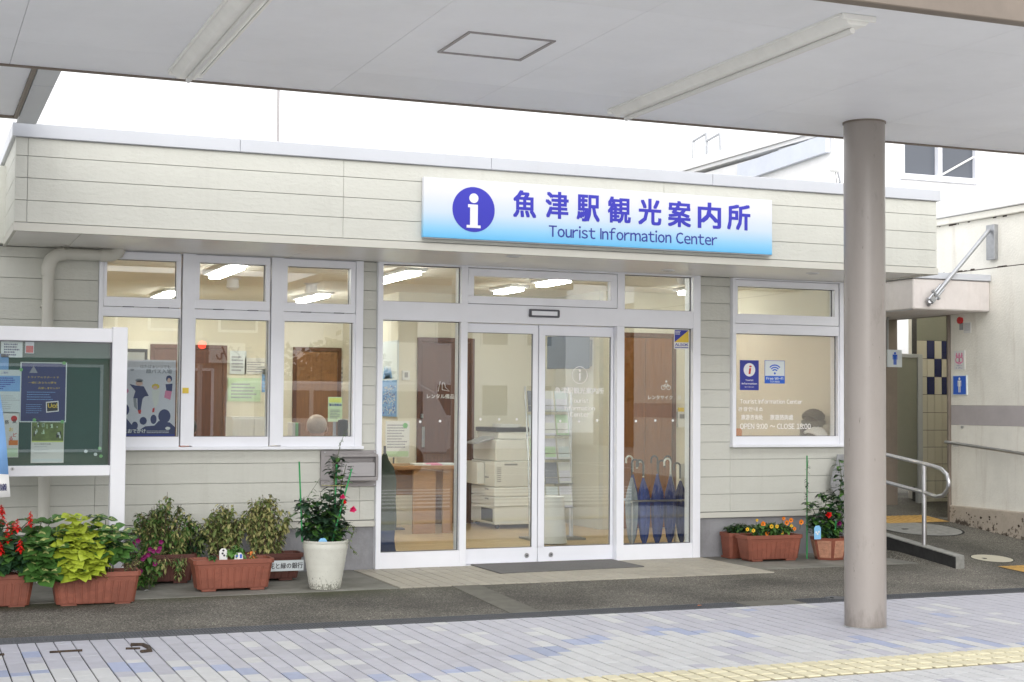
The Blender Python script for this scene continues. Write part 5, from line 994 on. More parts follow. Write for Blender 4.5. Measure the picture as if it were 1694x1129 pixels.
# poster on the return wall, notice chart, thermostat
X0 = 5.3
a, c = onX(634, 566, X0 - .01), onX(657.5, 690, X0 - .01); ya_, yb_ = min(a.y, c.y), min(18.9, max(a.y, c.y)); q = MB(); q.box(X0 - .02, X0 - .001, ya_, yb_, c.z, a.z, 0)
H_ = a.z - c.z; q.quad([(X0 - .021, ya_, c.z), (X0 - .021, yb_, c.z), (X0 - .021, yb_, c.z + H_ * .48), (X0 - .021, ya_, c.z + H_ * .48)], 1); rg = random.Random(2)
for k in range(160): yy = rg.uniform(ya_ + .02, yb_ - .08); zz = c.z + H_ * rg.uniform(.02, .40); q.quad([(X0 - .0215, yy, zz), (X0 - .0215, yy + rg.uniform(.02, .06), zz), (X0 - .0215, yy + .03, zz + .02)], rg.choice((2, 3, 3)))
for k in range(5): yy = ya_ + (yb_ - ya_) * (.3 + .1 * k); q.quad([(X0 - .0215, yy, c.z + H_ * .5), (X0 - .0215, yy + .14, c.z + H_ * .5), (X0 - .0215, yy + .07, c.z + H_ * rg.uniform(.58, .72))], 1)
single(q, 'blue_wall_poster', ['paper_cool', 'sky_print', 'royal', 'paper'], 'tall poster of blue water and pale sky on the wall behind the left glass', 'poster')
a, c = onY(638, 697, 16.0), onY(677, 757, 16.0); q = MB(); q.box(a.x, c.x, 16.0, 16.006, c.z, a.z, 0); lines(q, a.x + .02, c.x - .02, c.z + .1, a.z - .03, 15.9994, 1, 9, .45, 4); q.quad([(a.x + .01, 15.9992, c.z + .01), (c.x - .01, 15.9992, c.z + .01), (c.x - .01, 15.9992, c.z + .07), (a.x + .01, 15.9992, c.z + .07)], 2); q.disc(c.x - .05, a.z - .05, .03, 15.9986, 15.9990, 3, n=12); q.tube([(a.x + .1, 16.01, .9), (a.x + .1, 16.01, .09)], .01, 6, 4)
q.box(a.x - .02, a.x + .22, 15.95, 16.07, .08, .1, 4); single(q, 'notice_chart', ['paper', 'grey_print', 'pale_green', 'green_print', 'alu_dark'], 'white and pale green chart standing behind the left entrance glass', 'chart')
p = onY(672, 622, 16.57); q = MB(); q.box(p.x - .045, p.x + .045, 16.57, 16.6, p.z - .05, p.z + .06, 0); q.box(p.x - .02, p.x + .02, 16.566, 16.57, p.z - .02, p.z + .04, 1); single(q, 'thermostat', ['paper', 'copier_grey'], 'small white wall control left of the brown door', 'thermostat')
# table with leaflets
tb_ = thing('reception_table', 'wooden table on panel legs with papers behind the left glass', 'table', (5.55, 15.6, .08))
ty = 15.4; zt_ = onY(700, 771, ty).z; MB().box(onY(652, 770, ty).x, onY(766, 770, ty).x, ty, ty + .7, zt_ - .04, zt_).build('tabletop', 'wood_light', tb_, bevel=.004)
for a, c in ((685, 722), (734, 750)): MB().box(onY(a, 800, ty).x, onY(c, 800, ty).x, ty + .02, ty + .06, .08, zt_ - .041).build('leg', 'wood_light', tb_, bevel=.003)
MB().box(onY(652, 770, ty).x + .02, onY(766, 770, ty).x - .02, ty + .55, ty + .58, zt_ - .35, zt_ - .041).build('modesty_panel', 'wood_light', tb_)
rg = random.Random(6)
for k, (cc, lb) in enumerate((('paper', 'white leaflets, left pile'), ('pink_print', 'pink leaflet, middle'), ('paper_cool', 'pale blue leaflets, right pile'))):
    px = (697, 716, 742)[k]; p = onY(px, 768, ty + .15); q = MB(); q.hexa([(p.x - .09, ty + .1, zt_ + .001), (p.x + .08, ty + .06, zt_ + .001), (p.x + .1, ty + .3, zt_ + .001), (p.x - .07, ty + .33, zt_ + .001), (p.x - .09, ty + .1, zt_ + .014), (p.x + .08, ty + .06, zt_ + .010), (p.x + .1, ty + .3, zt_ + .02), (p.x - .07, ty + .33, zt_ + .02)]); single(q, 'leaflet_pile', cc, lb + ' on the wooden table', 'leaflets')
# draped coat stand at the left jamb
q = MB(); cx_, cy_ = onY(636, 800, 13.2).x, 13.2
cs = thing('draped_coat', 'dark green coat hanging in shade beside the left entrance jamb', 'coat', (cx_, cy_, .08))
MB().lathe(cx_, cy_, [(.02, 1.03), (.04, .97), (.09, .90), (.115, .78), (.11, .6), (.12, .42), (.115, .33)], 14, sy=.8).build('coat', 'cloth_green', cs, smooth=True)
MB().lathe(cx_, cy_, [(.105, .34), (.10, .25), (.11, .16), (.135, .09), (.10, .082)], 14, sy=.8).build('lower_fold', 'cloth_navy', cs, smooth=True); MB().tube([(cx_, cy_, .08), (cx_, cy_, 1.1)], .012, 6).build('stand', 'alu_dark', cs)
# copier
cp = thing('office_copier', 'large cream photocopier with stacked paper drawers inside the left sliding door', 'photocopier', (6.5, 16.1, .08))
ax0 = onY(818, 800, 15.75).x; ax1 = ax0 + .62; ay = 15.75; by = 16.5; bx0 = ax0
def cz_(py, px=850): return onY(px, py, ay).z
z_base0, z_base1, z_d0, z_d1, z_b1, z_s1, z_t = cz_(868), cz_(838), cz_(838), cz_(806), cz_(763), cz_(727), cz_(718)
MB().box(bx0, ax1, ay, by, z_base0, z_base1 - .004).build('pedestal', 'copier_body', cp, bevel=.008)
q = MB(); q.box(bx0 - .004, bx0 + .01, ay + .05, ay + .4, z_base0 + .03, z_base1 - .03); q.build('shelf_opening', 'black_plastic', cp)
for k in range(3):
    za = z_d0 + (z_d1 - z_d0) * k / 2 if k < 2 else 0
    if k < 2: MB().box(bx0, ax1, ay, by, za, za + (z_d1 - z_d0) / 2 - .006).build('drawer', 'copier_body', cp, bevel=.008)
MB().box(bx0 - .0, ax1, ay, by, z_d1, z_b1 - .005).build('lower_body', 'copier_body', cp, bevel=.008)
MB().box(bx0 + .02, ax1, ay + .02, by, z_b1, z_s1 - .005).build('scanner_body', 'copier_body', cp, bevel=.01)
MB().box(bx0 + .06, ax1, ay + .05, by - .03, z_s1, z_t + .02).build('lid', 'copier_body', cp, bevel=.01)
q = MB(); q.box(bx0 + .03, ax1 + .0, ay + .04, by - .04, z_t + .021, z_t + .07); q.build('document_tray', 'black_plastic', cp, bevel=.01)
q = MB(); q.hexa([(bx0 - .19, ay + .1, z_s1 - .06), (bx0 + .03, ay + .1, z_s1 + .0), (bx0 + .03, ay + .45, z_s1 + .0), (bx0 - .19, ay + .45, z_s1 - .06), (bx0 - .19, ay + .1, z_s1 - .04), (bx0 + .03, ay + .1, z_s1 + .03), (bx0 + .03, ay + .45, z_s1 + .03), (bx0 - .19, ay + .45, z_s1 - .04)]); q.build('control_panel', 'copier_grey', cp, bevel=.004)
q = MB(); [q.box(bx0 + .03, bx0 + .08, ay - .003, ay + .001, z_d1 + .06 + k * .022, z_d1 + .068 + k * .022) for k in range(8)]; q.box(bx0 + .12, bx0 + .28, ay - .003, ay + .001, z_b1 - .05, z_b1 - .03); q.build('vent_slots', 'copier_grey', cp)
q = MB(); [q.box(bx0 - .003, bx0 + .001, ay + .18, ay + .3, zz, zz + .018) for zz in (z_d0 + .07, z_d0 + (z_d1 - z_d0) / 2 + .07, z_b1 - .2)]; q.build('drawer_pull', 'copier_grey', cp)
MB().box(bx0 - .10, bx0 - .003, ay + .30, by, z_d1 + .02, z_b1 - .02).build('side_feeder', 'copier_body', cp, bevel=.008)
for x_ in (bx0 + .06, ax1 - .08):
    for y_ in (ay + .06, by - .06): MB().disc(x_, .105, .025, y_ - .01, y_ + .01, n=12).build('caster', 'black_plastic', cp)
# screen and partition
tv = thing('wall_screen', 'flat grey wall screen high on the white partition', 'television', (7.0, 15.6, 1.9))
a, c = onY(907, 557, 15.6), onY(985, 612, 15.6); q = MB(); q.hexa([(a.x, 15.62, c.z), (c.x - .12, 15.5, c.z + .01), (c.x - .10, 15.56, c.z + .01), (a.x + .02, 15.68, c.z), (a.x, 15.62, a.z), (c.x - .12, 15.5, a.z + .02), (c.x - .10, 15.56, a.z + .02), (a.x + .02, 15.68, a.z)]); q.build('panel', 'tv_screen', tv, bevel=.006)
MB().box(c.x - .10, c.x + .0, 15.55, 15.62, c.z + .04, a.z - .03).build('wall_arm', 'copier_grey', tv)
MB().box(7.30, 7.35, 15.352, 16.6, .08, CZ).build('interior_wall', 'partition', bld)
# brochure rack with brochures
rk = thing('brochure_rack', 'tiered wire rack full of brochures behind the right sliding door', 'rack', (6.5, 14.5, .08)); RY = 14.35
rx0, rx1 = onY(904, 700, RY).x - .18, onY(948, 700, RY).x
for x_ in (rx0, rx1): MB().tube([(x_, RY, .08), (x_, RY + .05, .9), (x_, RY + .16, 1.68)], .009, 6).build('upright', 'steel', rk)
q = MB(); q.box(rx0 - .02, rx1 + .1, RY - .12, RY + .25, .08, .10); q.build('foot', 'copier_grey', rk)
cols_ = ['paper', 'lilac', 'paper_cool', 'paper', 'lilac', 'grey_print', 'pale_green']
for k in range(5):
    zz = .42 + k * .25; yy = RY + .0 + k * .035
    q = MB(); q.box(rx0, rx1, yy - .06, yy + .02, zz - .008, zz); q.tube([(rx0, yy - .065, zz + .06), (rx1, yy - .065, zz + .06)], .004, 6); q.build('shelf', 'steel', rk)
    for j in range(3):
        x_ = rx0 + .02 + j * (rx1 - rx0 - .02) / 3; w_ = (rx1 - rx0) / 3 - .025; cc = cols_[(k * 3 + j * 2) % 7]
        q = MB(); q.hexa([(x_, yy - .05, zz), (x_ + w_, yy - .05, zz), (x_ + w_, yy - .03, zz), (x_, yy - .03, zz), (x_, yy - .0, zz + .215), (x_ + w_, yy - .0, zz + .215), (x_ + w_, yy + .015, zz + .215), (x_, yy + .015, zz + .215)])
        q.quad([(x_ + .008, yy - .046, zz + .02), (x_ + w_ - .008, yy - .046, zz + .02), (x_ + w_ - .008, yy - .022, zz + .13), (x_ + .008, yy - .022, zz + .13)], 1)
        single(q, 'brochure', [cc, cols_[(k + j * 3 + 1) % 7]], 'brochure in the %s row of the wire rack, %s' % (('lowest', 'second', 'third', 'fourth', 'top')[k], ('left one', 'middle one', 'right one')[j]), 'brochure', 'brochures in the wire rack')
q = MB(); q.lathe(rx1 + .02, RY + .1, [(.004, .1), (.014, .1), (.014, 1.62), (.004, 1.62)], 10); q.build('display_post', 'white_paint', rk)
tp = thing('draped_plinth', 'low white cloth covered plinth at the foot of the brochure rack', 'plinth', (6.45, 13.9, .08)); q = MB(); a, c = onY(900, 815, 13.8), onY(943, 815, 13.8); q.lathe((a.x + c.x) / 2, 13.95, [(.13, .36), (.125, .5), (.12, .56), (.02, .575)], 16, cap=True, sx=1.1); q.lathe((a.x + c.x) / 2, 13.95, [(.15, .09), (.13, .36)], 16, sx=1.1); q.build('cloth', 'shirt_white', tp, smooth=True)
# umbrella stand with umbrellas
us = thing('umbrella_stand', 'steel umbrella stand full of blue umbrellas behind the right glass', 'umbrella stand', (6.85, 13.15, .08))
ux0, ux1 = onY(1036, 850, 13.15).x, onY(1128, 850, 13.15).x
for zz in (.12, .56): q = MB(); q.tube([(ux0, 13.02, zz), (ux1, 13.02, zz), (ux1, 13.3, zz), (ux0, 13.3, zz), (ux0, 13.02, zz)], .010 if zz > .2 else .008, 6); q.build('rail', 'steel', us)
for x_ in (ux0, ux1):
    for y_ in (13.02, 13.3): MB().tube([(x_, y_, .08), (x_, y_, .57)], .009, 6).build('leg', 'steel', us)
MB().box(ux0, ux1, 13.02, 13.3, .095, .11).build('drip_tray', 'black_plastic', us)
rg = random.Random(11); lean = ['first', 'second', 'third', 'fourth', 'fifth', 'sixth', 'seventh', 'eighth', 'ninth']
for k in range(9):
    x_ = ux0 + .03 + k * (ux1 - ux0 - .06) / 8; y_ = 13.09 + .12 * (k % 2); tp_ = rg.uniform(-.03, .03); grey = k in (0, 7); hm = 'handle_white' if k in (1, 3, 6) else 'handle_dark'; H0 = .90 + rg.uniform(-.03, .07)
    u_ = thing('umbrella', '%s umbrella with %s crook handle, %s from the left in the stand' % ('grey' if grey else 'blue', 'pale' if 'white' in hm else 'dark', lean[k]), 'umbrella', (x_, y_, .11), 'umbrellas in the steel stand')
    prof = [(.008, .12), (.030, .20), (.046, .36), (.052, .54), (.040, .64), (.008, H0 - .14)]
    q = MB(); n = 12; vs = []
    for i, (r0, zz) in enumerate(prof):
        for j in range(n): rr = r0 * (1.25 if j % 2 else .8); a = 6.283 * j / n; vs.append((x_ + tp_ * zz + rr * math.cos(a), y_ + rr * math.sin(a), zz))
    q.add(vs, [(i * n + j, i * n + (j + 1) % n, (i + 1) * n + (j + 1) % n, (i + 1) * n + j) for i in range(len(prof) - 1) for j in range(n)]); q.build('canopy', 'brolly_grey' if grey else 'brolly_blue', u_)
    d = rg.choice((-1, 1)); hp = [(x_ + tp_ * H0, y_, H0 - .12), (x_ + tp_ * H0, y_, H0)] + [(x_ + tp_ * H0 + d * .035 * (1 - math.cos(t)), y_, H0 + .035 * math.sin(t)) for t in (.5, 1.1, 1.6, 2.1, 2.7, 3.14)] + [(x_ + tp_ * H0 + d * .07, y_, H0 - .035)]
    MB().tube(hp, .0095, 8).build('handle', hm, u_, smooth=True)
p = onY(1129, 690, 15.3); q = MB(); q.box(p.x - .05, p.x + .05, 15.31, 15.348, p.z - .12, p.z + .06, 0); q.box(p.x - .03, p.x + .03, 15.305, 15.31, p.z - .02, p.z + .03, 1); single(q, 'intercom', ['paper', 'copier_grey'], 'white wall intercom beside the brown double door', 'intercom')
p = onY(1129, 679, 15.3); single(MB().box(p.x - .035, p.x + .035, 15.33, 15.348, p.z - .03, p.z + .03), 'yellow_note', 'yellow_print', 'yellow note stuck above the white intercom', 'note')
# helmets behind the right window
sh = thing('window_shelf', 'low white shelf holding helmets behind the right window', 'shelf', (8.1, 12.85, .08)); MB().box(7.45, 8.66, 12.68, 13.05, 1.10, 1.13).build('board', 'white_paint', sh); MB().box(7.45, 7.5, 12.68, 13.05, .08, 1.10).build('leg', 'white_paint', sh); MB().box(8.61, 8.66, 12.68, 13.05, .08, 1.10).build('leg', 'white_paint', sh)
hp0 = onY(1349, 690, 12.80)
def helmet(x_, y_, z_, m_, label):
    h_ = thing('cycle_helmet', label, 'helmet', (x_, y_, z_), 'cycle helmets on the window shelf')
    q = MB()
    for k in range(7):
        a0 = -.8 + k * .27
        pts = [(x_ + .115 * math.sin(a0) * math.sin(t), y_ - .14 * math.cos(t), z_ + .02 + .125 * math.cos(a0) * math.sin(t)) for t in (0.1, .5, .9, 1.3, 1.7, 2.1, 2.5, 3.0)]; q.tube(pts, [.008, .014, .017, .018, .018, .017, .014, .008], 6)
    q.lathe(x_, y_, [(.112, z_), (.118, z_ + .03), (.108, z_ + .045)], 18, sy=1.2, cap=False); q.build('shell', m_, h_, smooth=True)
    MB().blob((x_, y_, z_ + .02), .095, .125, .09, 12, 8).build('liner', 'black_plastic', h_, smooth=True)
helmet(hp0.x, 12.80, 1.135, 'paper', 'white vented cycle helmet on the shelf behind the frosted window'); helmet(hp0.x + .015, 12.86, 1.31, 'black_plastic', 'black cycle helmet sitting above the white helmet')
q = MB(); q.lathe(hp0.x + .01, 12.92, [(.10, 1.135), (.10, 1.29), (.05, 1.30)], 16); single(q, 'helmet_stand', 'black_plastic', 'black round stand carrying the upper helmet', 'stand')
q = MB(); q.lathe(onY(1222, 712, 12.8).x, 12.8, [(.03, 1.131), (.034, 1.25), (.02, 1.27)], 12); single(q, 'orange_bottle', 'orange_print', 'orange bottle in the corner behind the right window', 'bottle')
# left office
q = MB(); a, c = onY(385, 690, 17.2), onY(455, 724, 17.2); cb = thing('low_cabinet', 'low white cabinet behind the second left window', 'cabinet', ((a.x + c.x) / 2, 17.4, .08)); 
for k in range(2): MB().box(a.x + k * (c.x - a.x) / 2 + .003, a.x + (k + 1) * (c.x - a.x) / 2 - .003, 17.2, 17.22, .1, a.z - .02).build('door', 'paper', cb, bevel=.003)
MB().box(a.x, c.x, 17.221, 17.6, .08, a.z).build('carcass', 'paper', cb)
ct = thing('office_counter', 'wooden office counter running behind the left windows', 'counter', (3.2, 14.2, .08)); MB().box(1.1, 4.1, 13.9, 14.6, .98, 1.02).build('top', 'wood_light', ct, bevel=.004); MB().box(1.15, 4.05, 13.95, 13.98, .08, .98).build('front_panel', 'wood_light', ct)
q = MB(); a, c = onY(198, 577, 16.5), onY(244, 600, 16.5); mn = thing('monitor', 'black framed monitor above the people poster', 'monitor', ((a.x + c.x) / 2, 16.5, a.z - .45)); frame(q, a.x, c.x, a.z - .4, a.z, a.x + .03, c.x - .03, a.z - .37, a.z - .035, 16.5, 16.55); q.build('bezel', 'black_plastic', mn); MB().box(a.x + .03, c.x - .03, 16.51, 16.54, a.z - .37, a.z - .035).build('screen', 'paper_cool', mn); MB().box((a.x + c.x) / 2 - .03, (a.x + c.x) / 2 + .03, 16.56, 16.6, .08, a.z - .2).build('stand', 'black_plastic', mn)
a, c = onY(543, 657, 14.9), onY(566, 698, 14.9); q = MB(); q.box(a.x, c.x, 14.9, 14.905, c.z, a.z, 0); W_, H_ = c.x - a.x, a.z - c.z; q.quad([(a.x + .01, 14.899, c.z + H_ * .78), (c.x - .01, 14.899, c.z + H_ * .78), (c.x - .01, 14.899, a.z - .01), (a.x + .01, 14.899, a.z - .01)], 2); txt(q, '富山湾寿司', (a.x + c.x) / 2, c.z + H_ * .68, H_ * .10, 14.8985, 1, bold=.02, w=W_ * .85); lines(q, a.x + .02, c.x - .02, c.z + .03, c.z + H_ * .5, 14.8985, 3, 6, .5, 7); q.box(a.x + W_ * .4, a.x + W_ * .6, 14.906, 14.93, 1.0, c.z + .1, 3)
single(q, 'standing_menu', ['pale_green', 'royal', 'lime_print', 'grey_print'], 'pale green notice standing on the counter in the third left window', 'notice')
p = onY(567, 722, 13.3); q = MB(); q.lathe(p.x, 13.3, [(.045, 1.0), (.048, 1.22), (.045, 1.25), (.05, 1.26), (.046, 1.335), (.02, 1.345)], 16); single(q, 'black_dispenser', 'black_plastic', 'black round dispenser in the right corner of the third left window', 'dispenser', smooth=True)
for k, (px, py, w_, h_, m_, lb) in enumerate(((395, 600, .21, .30, 'paper_cool', 'white sheet pinned to the back wall, left one behind the second window'), (425, 606, .30, .21, 'paper', 'wide white sheet pinned to the back wall behind the second window'), (405, 645, .42, .30, 'pale_green', 'pale green calendar on the back wall behind the second window'), (448, 630, .21, .30, 'sky_print', 'small blue sheet on the back wall beside the second mullion'), (562, 622, .30, .42, 'paper', 'white framed notice on the back wall behind the third window'), (735, 745, .2, .05, 'paper', 'low paper tray behind the reception table'))):
    p = onY(px, py, 18.95 if k < 5 else 16.5); yy = p.y
    if k < 5: q = MB(); q.box(p.x - w_ / 2, p.x + w_ / 2, 18.985, 18.999, p.z - h_ / 2, p.z + h_ / 2, 0); lines(q, p.x - w_ * .4, p.x + w_ * .4, p.z - h_ * .4, p.z + h_ * .3, 18.984, 1, 5, .5, k + 20); single(q, 'wall_notice', [m_, 'grey_print'], lb, 'notice', 'sheets on the office back wall')
for k, (px, lb, m_, h_) in enumerate(((350, 'grey desk telephone on the counter behind the second window', 'copier_grey', .09), (368, 'green potted plant on the counter behind the second window', 'leaf_fresh', .16), (380, 'white mug on the counter behind the second window', 'paper', .10))):
    p = onY(px, 715, 14.1); q = MB()
    if k == 0: q.hexa([(p.x - .09, 14.0, 1.021), (p.x + .09, 14.0, 1.021), (p.x + .09, 14.2, 1.021), (p.x - .09, 14.2, 1.021), (p.x - .085, 14.01, 1.04), (p.x + .085, 14.01, 1.04), (p.x + .085, 14.19, 1.09), (p.x - .085, 14.19, 1.09)]); q.tube([(p.x - .08, 14.03, 1.09), (p.x - .08, 14.1, 1.12), (p.x - .08, 14.18, 1.12)], .02, 6)
    elif k == 1:
        q.lathe(p.x, 14.1, [(.045, 1.021), (.06, 1.10), (.05, 1.10)], 12, 1)
        for j in range(40): a = j * 2.4; q.leaf((p.x, 14.1, 1.10), (math.cos(a), math.sin(a), .4 + (j % 5) * .3), .11, .05, 0, droop=.3)
    else: q.lathe(p.x, 14.1, [(.035, 1.021), (.038, 1.11), (.032, 1.11)], 14); q.ring(p.x + .045, 1.065, .018, .026, 14.1, n=12)
    single(q, ('telephone', 'potted_plant', 'mug')[k], [m_, 'paper'], lb, ('telephone', 'plant', 'mug')[k])
q = MB(); [q.hexa([(ax0 + .12 + .02 * j, ay + .1, z_t + .071 + .012 * j), (ax0 + .33 + .02 * j, ay + .1, z_t + .071 + .012 * j), (ax0 + .33, ay + .38, z_t + .075 + .012 * j), (ax0 + .12, ay + .38, z_t + .075 + .012 * j), (ax0 + .12 + .02 * j, ay + .1, z_t + .081 + .012 * j), (ax0 + .33 + .02 * j, ay + .1, z_t + .081 + .012 * j), (ax0 + .33, ay + .38, z_t + .085 + .012 * j), (ax0 + .12, ay + .38, z_t + .085 + .012 * j)]) for j in range(3)]; single(q, 'paper_stack', 'paper', 'loose white sheets lying on top of the photocopier', 'paper')
sb2 = thing('narrow_shelf', 'narrow shelf just inside the left windows', 'shelf', (3, 13.3, .08)); MB().box(2.0, 3.64, 13.15, 13.45, .97, 1.0).build('board', 'wood_light', sb2)
for x_ in (2.05, 3.58): MB().box(x_, x_ + .03, 13.16, 13.44, .08, .97).build('leg', 'wood_light', sb2)
for k, (m_, lb) in enumerate((('paper', 'white binder, leftmost in the third left window'), ('green_print', 'green binder beside the white one, third left window'), ('wood_mid', 'brown binder beside the green one, third left window'))):
    x_ = onY((484, 489, 494)[k], 700, 14.0).x; single(MB().box(x_, x_ + .028, 14.0, 14.2, 1.021, 1.30), 'binder', m_, lb, 'binder', 'binders on the counter', bevel=.003)
# ---- people seen through the glass
def person(loc, label, hairm, topm, facing, collar=None, tall=1.):
    """seated figure: pelvis at loc, facing = angle of the chest's direction"""
    x_, y_, z_ = loc; root = thing('person', label, 'person', (x_, y_, z_ - .45))
    V = [(0, 0, 0), (0, .01, .16), (0, .0, .34), (0, 0, .46), (0, .02, .54), (0, .04, .60), (0, .055, .68), (0, .04, .76),
         (.17, 0, .45), (.22, .03, .22), (.16, .24, .14), (.11, .33, .15), (-.17, 0, .45), (-.22, .03, .22), (-.16, .24, .14), (-.11, .33, .15),
         (.09, .02, -.02), (.10, .40, .0), (.10, .42, -.40), (.10, .52, -.44), (-.09, .02, -.02), (-.10, .40, .0), (-.10, .42, -.40), (-.10, .52, -.44)]
    E = [(0, 1), (1, 2), (2, 3), (3, 4), (4, 5), (5, 6), (6, 7), (3, 8), (8, 9), (9, 10), (10, 11), (3, 12), (12, 13), (13, 14), (14, 15), (0, 16), (16, 17), (17, 18), (18, 19), (0, 20), (20, 21), (21, 22), (22, 23)]
    Rr = [.14, .125, .15, .11, .052, .062, .092, .075, .062, .048, .036, .03, .062, .048, .036, .03, .09, .07, .05, .04, .09, .07, .05, .04]
    ca, sa = math.cos(facing - math.pi / 2), math.sin(facing - math.pi / 2)
    me = bpy.data.meshes.new('body'); me.from_pydata([(a * ca - b__ * sa, a * sa + b__ * ca, c_) for a, b__, c_ in V], E, []); o = bpy.data.objects.new('body', me); COL.objects.link(o)
    sk = o.modifiers.new('k', 'SKIN'); 
    for i, r0 in enumerate(Rr): me.skin_vertices[0].data[i].radius = (r0, r0)
    me.skin_vertices[0].data[0].use_root = True
    ss = o.modifiers.new('s', 'SUBSURF'); ss.levels = 2; ss.render_levels = 2
    dg = bpy.context.evaluated_depsgraph_get(); m2 = bpy.data.meshes.new_from_object(o.evaluated_get(dg)); bpy.data.objects.remove(o)
    m2.materials.clear(); [m2.materials.append(M[k]) for k in (topm, 'skin', 'cloth_dark')]
    for pg in m2.polygons:
        c = pg.center; loc_y = -c.x * -sa + c.y * ca if False else (c.x * -sa + c.y * ca)
        pg.material_index = 1 if (c.z > .535 or (c.z < .3 and c.z > .05 and loc_y > .29)) else (2 if c.z < .02 else 0); pg.use_smooth = True
    b_o = bpy.data.objects.new('body', m2); COL.objects.link(b_o); b_o.parent = root; b_o.location = (0, 0, .45); WPOS[b_o.name] = Vector(loc)
    def T(a, b__, c_): return (x_ + a * ca - b__ * sa, y_ + a * sa + b__ * ca, z_ + c_)
    q = MB(); hc = T(0, .035, .715); q.blob(hc, .098, .102, .098, 14, 9)
    q.v = [v for v in q.v]; hr_ = q.build('hair', hairm, root, smooth=True)
    q = MB(); f_ = T(0, .15, .675); q.blob(f_, .014, .014, .02, 6, 5); [q.blob(T(s_ * .095, .05, .675), .012, .02, .03, 6, 5) for s_ in (-1, 1)]; q.build('nose_and_ears', 'skin', root, smooth=True)
    q = MB(); [q.blob(T(s_ * .035, .135, .70), .011, .008, .008, 6, 5) for s_ in (-1, 1)]; q.blob(T(0, .140, .635), .024, .006, .006, 6, 4); q.build('eyes_and_mouth', 'black_plastic', root)
    if collar: MB().lathe(x_ + .01 * ca, y_, [(.068, z_ + .52), (.075, z_ + .50), (.10, z_ + .47)], 16, cap=False).build('collar', collar, root, smooth=True)
    return root
pp = onY(521, 700, 13.75); person((pp.x, 13.72, .57), 'person with pale hair and a dark jacket bending behind the third left window', 'hair_pale', 'cloth_dark', math.radians(60), 'shirt_white')
pp = onY(314, 712, 14.9); person((pp.x, 14.95, .53), 'person with dark hair and an orange top seated behind the second left window', 'hair_dark', 'cloth_orange', math.radians(110), None)
def stool(x_, y_, z_, label): t_ = thing('office_stool', label, 'stool', (x_, y_, .08)); MB().lathe(x_, y_, [(.16, z_ - .05), (.18, z_ - .02), (.16, z_)], 16).build('seat', 'cloth_dark', t_, smooth=True); MB().tube([(x_, y_, .1), (x_, y_, z_ - .05)], .025, 8).build('stem', 'black_plastic', t_); MB().lathe(x_, y_, [(.22, .08), (.2, .11), (.04, .13)], 16).build('foot', 'black_plastic', t_)
stool(onY(521, 700, 13.75).x, 13.70, .45, 'office stool under the person in the dark jacket'); stool(onY(314, 712, 14.9).x, 14.93, .41, 'office stool under the person in the orange top')
